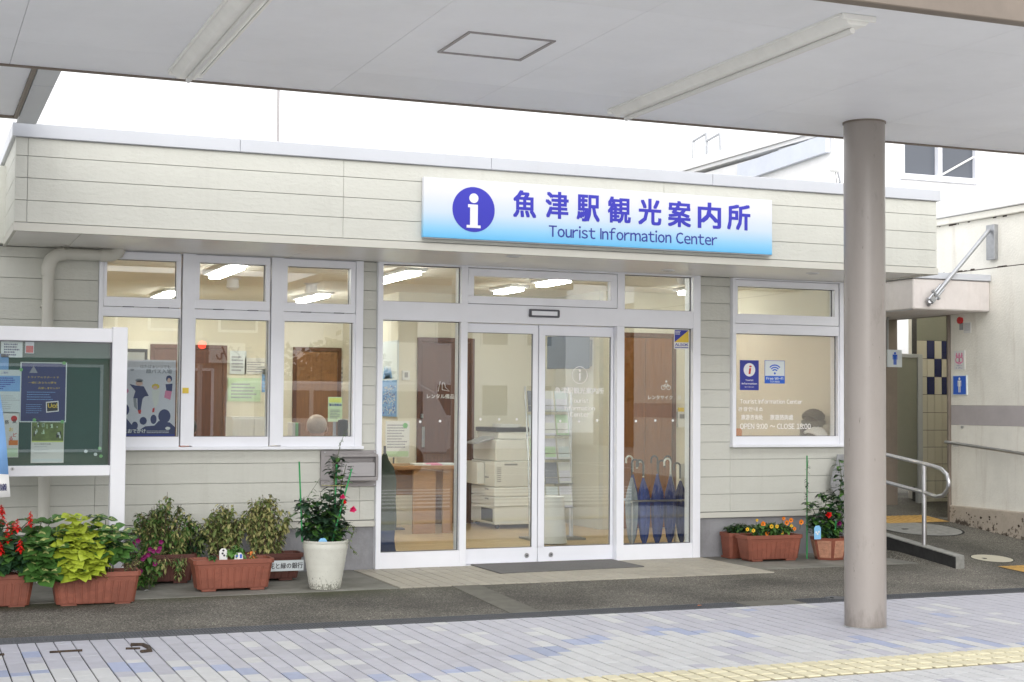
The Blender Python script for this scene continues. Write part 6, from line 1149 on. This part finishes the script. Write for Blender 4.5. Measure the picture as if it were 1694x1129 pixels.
# ------------------------------------------------------------------ PLANTERS
PROT = {}
def planter(cx, cy, z0, label, ln=.62, dp=.25, h=.24, m_='terracotta', rz=0, group='terracotta plastic planters'):
    key = (ln, dp, h, m_)
    if key in PROT:
        o = copy_tree(PROT[key], (cx, cy, z0), rz); o['label'] = label; return o
    t_ = thing('planter', label, 'planter', (0, 0, 0), group); PROT[key] = t_
    a, b_ = ln / 2, dp / 2; ta, tb_ = a * .87, b_ * .80; z1 = .018; zr_ = h - .03; wl = .008
    q = MB()
    def ringp(x_, y_, z): c = .022; return [(-x_ + c, -y_, z), (x_ - c, -y_, z), (x_, -y_ + c, z), (x_, y_ - c, z), (x_ - c, y_, z), (-x_ + c, y_, z), (-x_, y_ - c, z), (-x_, -y_ + c, z)]
    R0 = [ringp(ta, tb_, z1), ringp(a * .965, b_ * .95, zr_), ringp(a * .965 - wl, b_ * .95 - wl, zr_), ringp(a * .94 - wl, b_ * .90 - wl, h - .05)]
    vs = [p for r0 in R0 for p in r0]; q.add(vs, [tuple(range(7, -1, -1))] + [(i * 8 + k, i * 8 + (k + 1) % 8, (i + 1) * 8 + (k + 1) % 8, (i + 1) * 8 + k) for i in range(3) for k in range(8)])
    q.build('body', m_, t_, bevel=.002)
    q = MB(); o1, i1 = ringp(a, b_, h - .034), ringp(a - .02, b_ - .02, h - .034); o2, i2 = ringp(a * 1.005, b_ * 1.01, h), ringp(a - .018, b_ - .018, h); o3 = ringp(a * .965, b_ * .95, h - .036)
    rings = [o3, o1, o2, i2, i1]; vs = [p for r0 in rings for p in r0]; q.add(vs, [(i * 8 + k, i * 8 + (k + 1) % 8, (i + 1) * 8 + (k + 1) % 8, (i + 1) * 8 + k) for i in range(4) for k in range(8)]); q.build('rim', m_, t_, bevel=.002)
    nrib = 10; s_ = -1
    for k in range(nrib):
        q = MB(); u = -.82 + 1.64 * k / (nrib - 1); x0, x1 = u * ta, u * a * .965; hw = .021 * ln / .62
        zt__ = zr_ - .028
        f_ = lambda z: b_ * (.80 + .15 * (z - z1) / (zr_ - z1)); g_ = lambda z: x0 + (x1 - x0) * (z - z1) / (zr_ - z1)
        pts = [(-hw, z1 + .004), (hw, z1 + .004), (hw, zt__ - .016), (hw * .6, zt__ - .003), (0, zt__), (-hw * .6, zt__ - .003), (-hw, zt__ - .016)]
        A_ = [(g_(z) + x_, s_ * (f_(z) - .002), z) for x_, z in pts]; B2 = [(g_(z) + x_ * .82, s_ * (f_(z) + .0045), z if z > z1 + .01 else z + .004) for x_, z in pts]; n = len(pts)
        q.add(A_ + B2, [tuple(range(n, 2 * n))] + [(i, (i + 1) % n, (i + 1) % n + n, i + n) for i in range(n)]); q.build('rib', m_, t_)
    for s_ in (-1, 1): MB().box(s_ * a * .60 - .055, s_ * a * .60 + .055, -tb_ + .004, tb_ - .004, 0, z1 + .002).build('foot', m_, t_, bevel=.003)
    q = MB(); n = 12; vs = [(-a * .92 + 2 * a * .92 * i / n, -b_ * .88 + 2 * b_ * .88 * j / 5, h - .045 + random.uniform(0, .02)) for j in range(6) for i in range(n + 1)]; q.add(vs, [(j * (n + 1) + i, j * (n + 1) + i + 1, (j + 1) * (n + 1) + i + 1, (j + 1) * (n + 1) + i) for i in range(n) for j in range(5)]); q.build('soil', 'soil', t_)
    t_.location = (cx, cy, z0); t_.rotation_euler = (0, 0, rz); return t_
GZ = .036
planter(.565, 11.17, GZ, 'terracotta planter at the left edge holding red salvia'); planter(1.285, 11.12, GZ, 'terracotta planter of yellow-green coleus, second from the left'); planter(2.345, 11.50, .056, 'terracotta planter with two plant tags, left of the white pot')
planter(7.50, 12.07, .056, 'terracotta planter full of orange pansies right of the entrance', ln=.60); planter(7.36, 12.36, .056, 'short terracotta planter with green seedlings against the wall', ln=.34, dp=.22, h=.24)
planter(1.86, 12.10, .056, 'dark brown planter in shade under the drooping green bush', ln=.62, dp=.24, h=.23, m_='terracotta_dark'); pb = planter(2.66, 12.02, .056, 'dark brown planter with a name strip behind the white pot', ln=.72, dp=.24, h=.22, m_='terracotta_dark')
q = MB(); a, c = onY(448, 929, 11.89), onY(502, 943, 11.89); q.box(a.x - .02, c.x, 11.886, 11.892, c.z - .004, a.z + .004, 0); txt(q, '花と緑の銀行', (a.x + c.x) / 2 - .01, (a.z + c.z) / 2, .046, 11.885, 1, bold=.02, w=(c.x - a.x) * 1.02); single(q, 'name_strip', ['paper_cool', 'black_print'], 'pale strip with hand lettered characters on the dark brown planter', 'label strip')
# white pot
WP = (3.045, 11.34); wpt = thing('white_pot', 'tall white ribbed plastic pot with stained foot', 'pot', (WP[0], WP[1], .055))
prof = [(.118, .0), (.122, .012)]; z = .03
for k in range(6): z = .04 + k * .052; r0 = .127 + .0085 * k; prof += [(r0, z), (r0 + .004, z + .015), (r0 + .005, z + .034)]
prof += [(.173, .352), (.178, .358), (.178, .372), (.170, .374), (.160, .345)]
q = MB(); q.lathe(WP[0], WP[1], [(r_, .056 + z) for r_, z in prof], 40, cap=False); q.build('body', 'pot_white', wpt, smooth=True); MB().disc(WP[0], WP[1], .163, .395, .402, plane='xy', n=30).build('soil', 'soil', wpt)
# speckled dirt round its foot
m = M['pot_white']; t = m.node_tree; b_ = t.nodes['Principled BSDF']; g_ = t.nodes.new('ShaderNodeNewGeometry'); s_ = t.nodes.new('ShaderNodeSeparateXYZ'); t.links.new(g_.outputs['Position'], s_.inputs[0])
n_ = t.nodes.new('ShaderNodeTexNoise'); n_.inputs['Scale'].default_value = 90; n_.inputs['Detail'].default_value = 3; t.links.new(g_.outputs['Position'], n_.inputs['Vector'])
mr = t.nodes.new('ShaderNodeMapRange'); mr.inputs[1].default_value = .16; mr.inputs[2].default_value = .05; mr.inputs[3].default_value = 0; mr.inputs[4].default_value = .30; t.links.new(s_.outputs['Z'], mr.inputs[0])
ad = t.nodes.new('ShaderNodeMath'); ad.operation = 'ADD'; t.links.new(mr.outputs[0], ad.inputs[0]); t.links.new(n_.outputs['Fac'], ad.inputs[1]); th = t.nodes.new('ShaderNodeMapRange'); th.inputs[1].default_value = .66; th.inputs[2].default_value = .78; th.inputs[4].default_value = .75; t.links.new(ad.outputs[0], th.inputs[0])
mx = t.nodes.new('ShaderNodeMix'); mx.data_type = 'RGBA'; mx.inputs['B'].default_value = (.12, .12, .09, 1); src = b_.inputs['Base Color'].links[0].from_socket; t.links.new(src, mx.inputs['A']); t.links.new(th.outputs[0], mx.inputs['Factor']); t.links.new(mx.outputs['Result'], b_.inputs['Base Color'])
# hexagonal pot
HP = (8.10, 11.98); hpt = thing('hexagonal_pot', 'rough clay pot with six textured sides beside the grey column', 'pot', (HP[0], HP[1], .055)); rb, rt = .135, .185
for k in range(6):
    a0, a1 = math.radians(60 * k + 10), math.radians(60 * k + 70)
    P = lambda r0, a, z, o=0: (HP[0] + (r0 + o) * math.cos(a), HP[1] + (r0 + o) * math.sin(a), z)
    m0, m1 = a0 + .10, a1 - .10
    q = MB(); q.hexa([P(rb - .02, a0, .056), P(rb, a0, .056), P(rb, a1, .056), P(rb - .02, a1, .056), P(rt - .02, a0, .262), P(rt, a0, .262), P(rt, a1, .262), P(rt - .02, a1, .262)]); q.build('side', 'terracotta', hpt)
    def L(u, v_, o): # point on the panel
        a_ = Vector(P(rb + (rt - rb) * v_, a0, .056 + .206 * v_)); b__ = Vector(P(rb + (rt - rb) * v_, a1, .056 + .206 * v_)); p = a_.lerp(b__, u); n__ = Vector((math.cos((a0 + a1) / 2), math.sin((a0 + a1) / 2), 0)); return p + n__ * o
    q = MB(); q.add([L(.1, .08, -.004), L(.9, .08, -.004), L(.9, .9, -.004), L(.1, .9, -.004), L(.13, .12, .004), L(.87, .12, .004), L(.87, .87, .004), L(.13, .87, .004)], [(4, 5, 6, 7), (0, 1, 5, 4), (1, 2, 6, 5), (2, 3, 7, 6), (3, 0, 4, 7)]); q.build('textured_panel', 'terra_rough', hpt)
MB().disc(HP[0], HP[1], .145, .225, .235, plane='xy', n=12).build('soil', 'soil', hpt)
# ------------------------------------------------------------------ PLANTS
RG = random.Random(21)
def rdir(zlo=-.2, zhi=.8): a = RG.uniform(0, 6.283); z = RG.uniform(zlo, zhi); return Vector((math.cos(a), math.sin(a), z)).normalized()
LP = {}
def leafproto(name, l, wd, m0, m1, fold, droop):
    q = MB(); q.leaf((0, 0, 0), (0, 1, 0), l, wd, 0, fold=fold, droop=droop, mid=1); return q, [m0, m1]
def bigleaves(root, spots, kinds):
    """each large leaf an object of its own; spots = (point, direction, size, kind)"""
    for p, d, s, k in spots:
        if k not in LP:
            q, mm = kinds[k]; o = q.build('leaf', mm, root, smooth=True, origin=(0, 0, 0)); LP[k] = o.data; o.parent = root
        else: o = bpy.data.objects.new('leaf', LP[k]); COL.objects.link(o); o.parent = root
        d = Vector(d).normalized(); up = Vector((RG.uniform(-.5, .5), -.35 + RG.uniform(-.45, .35), 1)); sdv = d.cross(up).normalized(); nn = sdv.cross(d)
        mt = Matrix((sdv, d, nn)).transposed().to_4x4(); mt.translation = Vector(p) - WPOS[root.name]; o.matrix_local = mt @ Matrix.Diagonal((s, s, s, 1))
KN = {'var': leafproto('v', .085, .088, 'leaf_green', 'leaf_pale', .10, .35), 'var2': leafproto('v2', .07, .055, 'leaf_dark', 'leaf_pale', .18, .2), 'lime': leafproto('l', .078, .078, 'leaf_lime', 'leaf_lime', .12, .4), 'limes': leafproto('l2', .06, .05, 'leaf_lime', 'leaf_green', .16, .2), 'dark': leafproto('d', .07, .065, 'leaf_green', 'leaf_green', .12, .3), 'salvia': leafproto('s', .07, .055, 'leaf_dark', 'leaf_green', .12, .5)}
def coleus(name, label, base, tips, kinds, leaf_s=1.2, nodes=4, group=None):
    t_ = thing(name, label, 'plant', base, group); q = MB(); sp = []
    for tx, ty_, tz_ in tips:
        tip = Vector((tx, ty_, tz_)); b0 = Vector(base) + Vector((RG.uniform(-.05, .05), RG.uniform(-.03, .03), 0)); mid = b0.lerp(tip, .5) + Vector((0, 0, .03)); q.tube([b0, mid, tip], [.005, .004, .003], 5)
        L_ = (tip - b0).length
        for k in range(nodes):
            t = 1 - k * .15; p = b0.lerp(tip, t); a0 = RG.uniform(0, 3.14)
            for j in range(5 if k == 0 else 4):
                a = a0 + j * (1.257 if k == 0 else 1.57); d = Vector((math.cos(a), math.sin(a) - .25, (.35 if k == 0 else .05) + RG.uniform(-.25, .15)))
                s = leaf_s * ((.85 if k == 0 else 1.2) + RG.uniform(-.1, .25)); sp.append((p + d * .012, d, s, RG.choice(kinds)))
    q.build('stem', 'stem', t_); bigleaves(t_, sp, KN); return t_
def PT(px, py, Y): p = onY(px, py, Y); return (p.x, p.y, p.z)
# salvia in the first planter
tips = [PT(x, y, Y) for x, y, Y in ((-10, 862, 11.1), (8, 868, 11.2), (24, 878, 11.05), (48, 862, 11.2), (12, 890, 11.0), (36, 895, 11.02), (0, 910, 11.0), (28, 915, 10.97), (52, 905, 11.0), (45, 925, 11.0), (15, 930, 11.0), (62, 890, 11.15))]
sv = coleus('salvia_plant', 'dark green salvia with bright red flower spikes at the left edge', (.50, 11.15, .26), tips, ['salvia', 'dark', 'salvia'], 1.15, 4)
def spike(root, p, h, n, m_='petal_red'):
    q = MB(); p = Vector(p); q.tube([p, p + Vector((0, 0, h))], .0022, 4, 1)
    for k in range(n):
        t = k / n; a = k * 2.4; l = .030 * (1 - .6 * t); d = Vector((math.cos(a), math.sin(a), .25 - .5 * RG.random())); l *= 1.45; q.leaf(p + Vector((0, 0, h * t)), d, l, l * .6, 0, droop=.5); q.leaf(p + Vector((0, 0, h * t)), Vector((math.cos(a + 1), math.sin(a + 1), .8)), l * .6, l * .4, 0, droop=0)
    q.build('flower', [m_, 'stem'], root)
for px, py, Y, h in ((4, 868, 11.1, .12), (12, 898, 11.0, .14), (22, 888, 11.05, .10), (50, 870, 11.1, .10), (33, 912, 10.95, .08), (-8, 905, 11.0, .12), (0, 915, 10.95, .07), (2, 850, 11.2, .06), (28, 878, 11.0, .08)): spike(sv, PT(px, py, Y), h, 22)
coleus('variegated_coleus', 'green coleus with cream star centres between the first two planters', (.84, 11.14, .26), [PT(x, y, Y) for x, y, Y in ((68, 866, 11.1), (84, 862, 11.15), (92, 880, 11.05), (60, 897, 11.0), (75, 905, 10.98), (95, 905, 11.0), (70, 930, 10.96), (84, 945, 10.95), (95, 925, 11.02), (105, 890, 11.12), (75, 955, 10.95))], ['var', 'dark', 'var', 'dark'], 1.25, 4)
coleus('lime_coleus', 'yellow green coleus spilling over the second planter', (1.17, 11.08, .26), [PT(x, y, Y) for x, y, Y in ((118, 856, 11.15), (132, 862, 11.1), (112, 872, 11.1), (126, 880, 11.05), (146, 882, 11.08), (138, 895, 11.0), (122, 915, 10.97), (140, 920, 10.96), (118, 935, 10.93), (135, 945, 10.92), (160, 935, 10.95), (165, 925, 10.96), (126, 950, 10.92), (106, 905, 11.0), (168, 900, 11.0), (152, 868, 11.1), (104, 885, 11.05), (170, 915, 10.98), (150, 905, 10.96))], ['lime', 'limes', 'lime'], 1.15, 4)
coleus('variegated_coleus', 'green coleus with cream star centres at the right of the second planter', (1.36, 11.10, .26), [PT(x, y, Y) for x, y, Y in ((160, 856, 11.15), (175, 860, 11.15), (166, 875, 11.1), (186, 874, 11.05), (200, 880, 11.1), (178, 893, 11.02), (205, 895, 11.1), (168, 905, 11.0), (203, 908, 11.08), (158, 898, 11.02))], ['var', 'dark', 'var2', 'var'], 1.05, 4)
q = MB(); b0 = Vector(PT(198, 880, 11.1)); spk = [b0, b0 + Vector((.0, 0, .14))]; 
def bush(name, label, base, rx, ry, h, stems, per, l, wd, mats, lean=(0, 0), droop=.5, cat='plant', group=None, hang=0., stem_m='stem_brown', topfrac=.35):
    t_ = thing(name, label, cat, base, group); q = MB(); f = MB()
    for _ in range(stems):
        a = RG.uniform(0, 6.283); rr = math.sqrt(RG.random()); hh = h * (1 - .45 * rr ** 2) * RG.uniform(.72, 1.0)
        tip = Vector(base) + Vector((rx * rr * math.cos(a) + lean[0] * hh, ry * rr * math.sin(a) + lean[1] * hh, hh)); b0 = Vector(base) + Vector((rx * .5 * rr * math.cos(a), ry * .5 * rr * math.sin(a), 0))
        mid = b0.lerp(tip, .55) + Vector((0, 0, h * .06)); end = tip + Vector((math.cos(a) * hang * .5, math.sin(a) * hang * .5, -hang)); q.tube([b0, mid, tip], [.0035, .003, .0018], 4)
        for k in range(per):
            t = RG.uniform(.12, 1); p = (b0.lerp(mid, t / .55) if t < .55 else mid.lerp(tip, (t - .55) / .45)); d = rdir(-.5, .5); s = RG.uniform(.4, 1.35); f.leaf(p, d, l * s, wd * s, RG.randrange(len(mats)), droop=droop, fold=RG.uniform(0, .5))
    q.build('stem', stem_m, t_); f.build('foliage', mats, t_, stuff=True, smooth=True); return t_
b = bush('withered_twigs', 'dry reddish twigs at the right end of the second planter', (1.53, 11.10, .26), .07, .05, .16, 12, 9, .03, .014, ['stem_brown', 'terracotta_dark', 'leaf_dry'])
b = bush('petunia_plant', 'petunia with magenta flowers between the second planter and the drooping bush', (1.70, 11.72, .06), .15, .12, .36, 30, 24, .042, .030, ['leaf_green', 'leaf_fresh', 'leaf_olive'], stem_m='stem')
q = MB()
for px, py in ((219, 900), (228, 895), (248, 909), (254, 912), (245, 918), (264, 907), (239, 922), (266, 897), (256, 933), (236, 925), (232, 945), (262, 912), (221, 905)):
    p = Vector(PT(px, py, 11.62)); 
    for k in range(5): a = k * 1.257; q.leaf(p, (math.cos(a) * .8, -.45, math.sin(a) * .8), .024, .024, 0, up=(0, -1, 0), droop=0)
q.build('flower', 'petal_magenta', b)
for x_, y_, z_, rx, h, st, mats, lb in ((1.92, 12.1, .24, .27, .54, 66, ['leaf_olive', 'leaf_green', 'leaf_olive', 'leaf_green', 'leaf_dry'], 'tall drooping green bush, leftmost of the faded bushes by the wall'), (2.41, 12.1, .24, .22, .46, 50, ['leaf_dry', 'leaf_olive', 'leaf_olive'], 'faded yellowish bush in the middle behind the tagged planter'), (2.74, 12.1, .24, .22, .56, 60, ['leaf_dry', 'leaf_olive', 'leaf_olive', 'leaf_dry'], 'tallest faded bush, just left of the white pot'), (2.17, 12.15, .24, .12, .30, 14, ['leaf_dark', 'leaf_olive'], 'thin low green bush between the drooping bush and the faded ones')):
    bush('withering_bush', lb, (x_, y_, z_), rx, .10, h, st, 46, .040, .024, mats, droop=.6, group='bushes along the wall left of the entrance')
b = bush('trailing_stems', 'drooping half dry stems over the front of the shaded dark planter', (1.95, 11.92, .22), .13, .04, .05, 14, 3, .03, .014, ['leaf_olive', 'leaf_dry']); q = MB(); f = MB()
for k in range(18):
    x_ = 1.68 + .40 * RG.random(); p = [Vector((x_, 11.95, .28)), Vector((x_ + RG.uniform(-.03, .03), 11.90, .27)), Vector((x_ + RG.uniform(-.05, .05), 11.89, .27 - RG.uniform(.06, .19)))]; q.tube(p, .0018, 4)
    for j in range(14): f.leaf(p[1].lerp(p[2], RG.random()), rdir(-.8, .1), .034, .015, RG.randrange(3), droop=.8)
q.build('stem', 'stem_brown', b); f.build('foliage', ['leaf_olive', 'leaf_green', 'leaf_dry'], b, stuff=True)
# small things growing in the tagged planter
bush('seedling', 'small fresh green leafy plant between the two plant tags', (2.37, 11.45, .29), .065, .04, .12, 16, 7, .05, .042, ['leaf_fresh'], stem_m='leaf_fresh'); bush('seedling', 'tiny orange leaved plant at the right of the tagged planter', (2.52, 11.45, .29), .06, .03, .07, 10, 5, .030, .022, ['orange_print', 'yellow_print', 'leaf_dry']); bush('seedling', 'dark green sprig hanging over the front rim of the tagged planter', (2.18, 11.38, .30), .05, .03, .04, 9, 7, .028, .018, ['leaf_dark', 'leaf_green'])
def ptag(px0, py0, px1, py1, Y, mats, label, draw=None):
    a, c = onY(px0, py0, Y), onY(px1, py1, Y); q = MB(); w_ = c.x - a.x; q.prism([(a.x, c.z - .03), (c.x, c.z - .03), (c.x, a.z - w_ * .3), (c.x - w_ * .25, a.z), (a.x + w_ * .25, a.z), (a.x, a.z - w_ * .3)], Y, Y + .002, 0)
    if draw: draw(q, a, c, Y - .0006)
    single(q, 'plant_tag', mats, label, 'plant tag', 'plant tags')
blot = lambda mi, sd: (lambda q, a, c, y: [q.disc(a.x + (c.x - a.x) * u, c.z + (a.z - c.z) * v_, (c.x - a.x) * .14, y - .0003, y, mi, n=8) for u, v_ in sd])
ptag(363, 908, 376, 924, 11.42, ['paper', 'black_print'], 'white plant tag with dark drawing, left in the tagged planter', blot(1, ((.5, .8), (.4, .5), (.6, .3)))); ptag(388, 915, 402, 925, 11.40, ['paper', 'bright_blue'], 'white plant tag with blue drawing, right in the tagged planter', blot(1, ((.3, .5), (.75, .6), (.75, .3))))
ptag(527, 891, 541, 900, 11.22, ['tag_blue'], 'light blue plant tag in the white pot'); ptag(1347, 870, 1358, 887, 11.86, ['tag_blue', 'petal_pink', 'paper'], 'blue plant tag with pink picture in the clay hexagonal pot', blot(2, ((.3, .35), (.7, .4), (.5, .2))))
# rose in the white pot
base = (WP[0], WP[1], .40)
def rose(base, stems, label, leafm, group=None, per=60, l=.074, w_=.060):
    t_ = thing('rose_bush', label, 'plant', base, group); q = MB(); f = MB()
    for pts in stems:
        P = [Vector(base) + Vector((RG.uniform(-.07, .07), RG.uniform(-.05, .05), 0))] + [Vector(p) for p in pts]; q.tube(P, [.004] * (len(P) - 1) + [.0022], 5)
        n = per if len(pts) < 3 else int(per * 1.3)
        for k in range(n):
            u = RG.uniform(.08, 1) * (len(P) - 1); i = min(int(u), len(P) - 2); p = P[i].lerp(P[i + 1], u - i); d = rdir(-.4, .6); e = p + d * RG.uniform(.01, .035)
            s = RG.uniform(.6, 1.15); f.leaf(e, d, l * s, w_ * s, RG.randrange(len(leafm)), droop=.35, fold=.2)
    q.build('stem', 'stem', t_); f.build('foliage', leafm, t_, stuff=True, smooth=True); return t_
W = lambda x, y, Y=11.34: PT(x, y, Y)
rs = rose(base, [[W(500, 850), W(503, 822)], [W(510, 860), W(512, 828)], [W(520, 850)], [W(535, 855), W(530, 815)], [W(545, 860), W(545, 815)], [W(552, 850), W(553, 790), W(556, 755)], [W(560, 850), W(565, 800), W(573, 768)], [W(540, 845)], [W(565, 860)], [W(572, 870)], [W(500, 875)], [W(550, 870)], [W(530, 870)], [W(515, 838)], [W(548, 830)], [W(558, 838)]], 'pink flowering rose climbing green stakes in the white pot', ['leaf_rose', 'leaf_green', 'leaf_rose', 'leaf_dark'])
q = MB(); f = MB(); P = [W(553, 800), W(558, 760), W(563, 735), W(572, 712)]; q.tube(P, [.003, .0025, .002, .0015], 5); P2 = [W(503, 835), W(512, 818), W(524, 800), W(529, 792)]; q.tube(P2, [.0018] * 4, 4)
P3 = [W(562, 880, 11.26), W(580, 868, 11.24), W(587, 875, 11.24), W(577, 900, 11.22), W(590, 918, 11.22)]; q.tube(P3, [.0018] * 5, 4)
for PP, n, s in ((P, 26, .02), (P2, 8, .038), (P3, 44, .026)):
    for k in range(n): u = RG.uniform(0, len(PP) - 1.001) ; i = int(u); f.leaf(Vector(PP[i]).lerp(Vector(PP[i + 1]), u - i), rdir(-.7, .4), s, s * .55, 1 if PP is P3 else 0, droop=.5)
q.build('stem', 'stem', rs); f.build('foliage', ['leaf_green', 'leaf_olive'], rs, stuff=True)
def bloom(root, p, r0, m_, n=14, core=None):
    q = MB(); p = Vector(p)
    for k in range(n):
        a = k * 2.4; t = k / n; q.leaf(p + Vector((0, -.004 * (1 - t), 0)), (math.cos(a) * (.4 + .6 * t), -.9 + .6 * t, math.sin(a) * (.4 + .6 * t)), r0 * (.6 + .4 * t), r0 * .9, 0, up=(0, -1, 0), droop=0, fold=.5)
    if core: q.blob(p + Vector((0, -.012, 0)), .006, .004, .006, 6, 5, 1)
    q.build('flower', [m_, core or m_], root, smooth=True)
bloom(rs, W(583, 843, 11.28), .036, 'petal_pink'); bloom(rs, W(566, 822, 11.28), .028, 'petal_pink'); bloom(rs, W(569, 831, 11.29), .024, 'petal_red')
def stake(p0, p1, label): single(MB().tube([p0, p1], .0065, 8), 'plant_stake', 'stake', label, 'stake', 'green plant stakes')
stake(W(500, 897), W(495, 764), 'green plant stake at the left of the white pot'); stake(W(552, 897), W(557, 768), 'green plant stake upright in the middle of the rose'); stake(W(549, 897, 11.28), W(582, 776, 11.28), 'green plant stake leaning right out of the white pot')
q = MB(); q.tube([W(532, 803, 11.3), W(560, 804, 11.3)], .003, 5); q.tube([W(560, 804, 11.3), W(577, 803, 11.3)], .003, 5); single(q, 'cross_cane', 'leaf_dry', 'thin dry cane tied across the stakes of the white pot', 'cane')
# right hand pots
H = lambda x, y, Y=11.98: PT(x, y, Y)
rr = rose((HP[0], HP[1], .235), [[H(1350, 855), H(1340, 830)], [H(1362, 850), H(1368, 825), H(1362, 815)], [H(1375, 850), H(1380, 815)], [H(1385, 860), H(1392, 790), H(1388, 760)], [H(1355, 870)], [H(1370, 868)], [H(1385, 872)], [H(1340, 868)], [H(1345, 850)], [H(1390, 840)], [H(1395, 850), H(1400, 800)], [H(1378, 840)], [H(1365, 858)]], 'red and pink flowering rose in the clay hexagonal pot', ['leaf_rose', 'leaf_green', 'leaf_dark', 'leaf_fresh'], per=62, l=.074, w_=.060)
q = MB(); f = MB(); P = [H(1338, 880), H(1334, 830), H(1335, 790), H(1337, 762)]; q.tube(P, .002, 4)
for k in range(46): u = RG.random() ** 1.6 * 2.99; i = int(u); f.leaf(Vector(P[i]).lerp(Vector(P[i + 1]), u - i), rdir(-.5, .5), .03, .018, 0, droop=.4)
q.build('stem', 'stem', rr); f.build('foliage', ['leaf_rose'], rr, stuff=True)
bloom(rr, H(1370, 852, 11.88), .040, 'petal_red', 18); bloom(rr, H(1387, 866, 11.88), .036, 'petal_magenta', 14)
stake(H(1335, 925, 12.02), H(1335, 754, 12.02), 'green plant stake just left of the clay hexagonal pot'); stake(H(1381, 886, 11.92), H(1383, 862, 11.92), 'short green stake beside the red rose')
pa = bush('pansy_plants', 'low pansy plants with orange and yellow flowers in the right terracotta planter', (7.50, 12.07, .29), .27, .09, .13, 80, 12, .042, .028, ['leaf_green', 'leaf_fresh', 'leaf_dark'], stem_m='stem')
def pansy(px, py, m_, s=1.):
    p = Vector(PT(px, py, 11.97 + RG.uniform(-.02, .06))); q = MB()
    for a in (90, 25, 155, 205, 335, 270): a = math.radians(a); q.leaf(p, (math.cos(a), -.25, math.sin(a)), .026 * s, .032 * s, 0, up=(0, -1, 0), droop=0, fold=.1)
    q.blob(p + Vector((0, -.006, -.002)), .006 * s, .002, .006 * s, 6, 4, 1); q.tube([p + Vector((0, .004, 0)), p + Vector((0, .02, -.07))], .002, 4, 2); q.build('flower', [m_, 'petal_core', 'stem'], pa)
for px, py, m_, s in ((1262, 867, 'petal_orange', 1.1), (1269, 883, 'petal_orange', 1), (1236, 876, 'petal_yellow', .8), (1246, 878, 'petal_yellow', .8), (1276, 871, 'petal_yellow', .9), (1285, 871, 'petal_yellow', .8), (1296, 858, 'petal_orange', .8), (1301, 865, 'petal_orange', 1.1), (1308, 861, 'petal_orange', 1), (1325, 864, 'petal_orange', 1.1), (1293, 881, 'petal_yellow', .8), (1314, 875, 'petal_orange', .8), (1252, 861, 'petal_yellow', .6), (1309, 870, 'petal_yellow', .7)): pansy(px, py, m_, s)
bush('seedlings', 'green seedlings in the short terracotta planter by the wall', (7.34, 12.34, .29), .17, .07, .10, 50, 12, .040, .030, ['leaf_dark', 'leaf_green', 'leaf_rose'], stem_m='stem')
# dry leaves and a pebble on the pavement
for px, py, m_, lb in ((1158, 1003, 'orange_print', 'small orange fallen leaf on the drain edge'), (243, 978, 'paper', 'crumpled white scrap by the second planter')):
    p = onZ(px, py, .056 if py < 990 else .008); q = MB(); q.leaf((p.x - .02, p.y, p.z + .003), (1, .2, .1), .045, .03, 0, droop=.1); q.leaf((p.x - .01, p.y + .01, p.z + .004), (.8, -.4, .2), .03, .02, 0, droop=.2); single(q, 'fallen_leaf' if 'leaf' in lb else 'paper_scrap', m_, lb, 'leaf' if 'leaf' in lb else 'scrap')
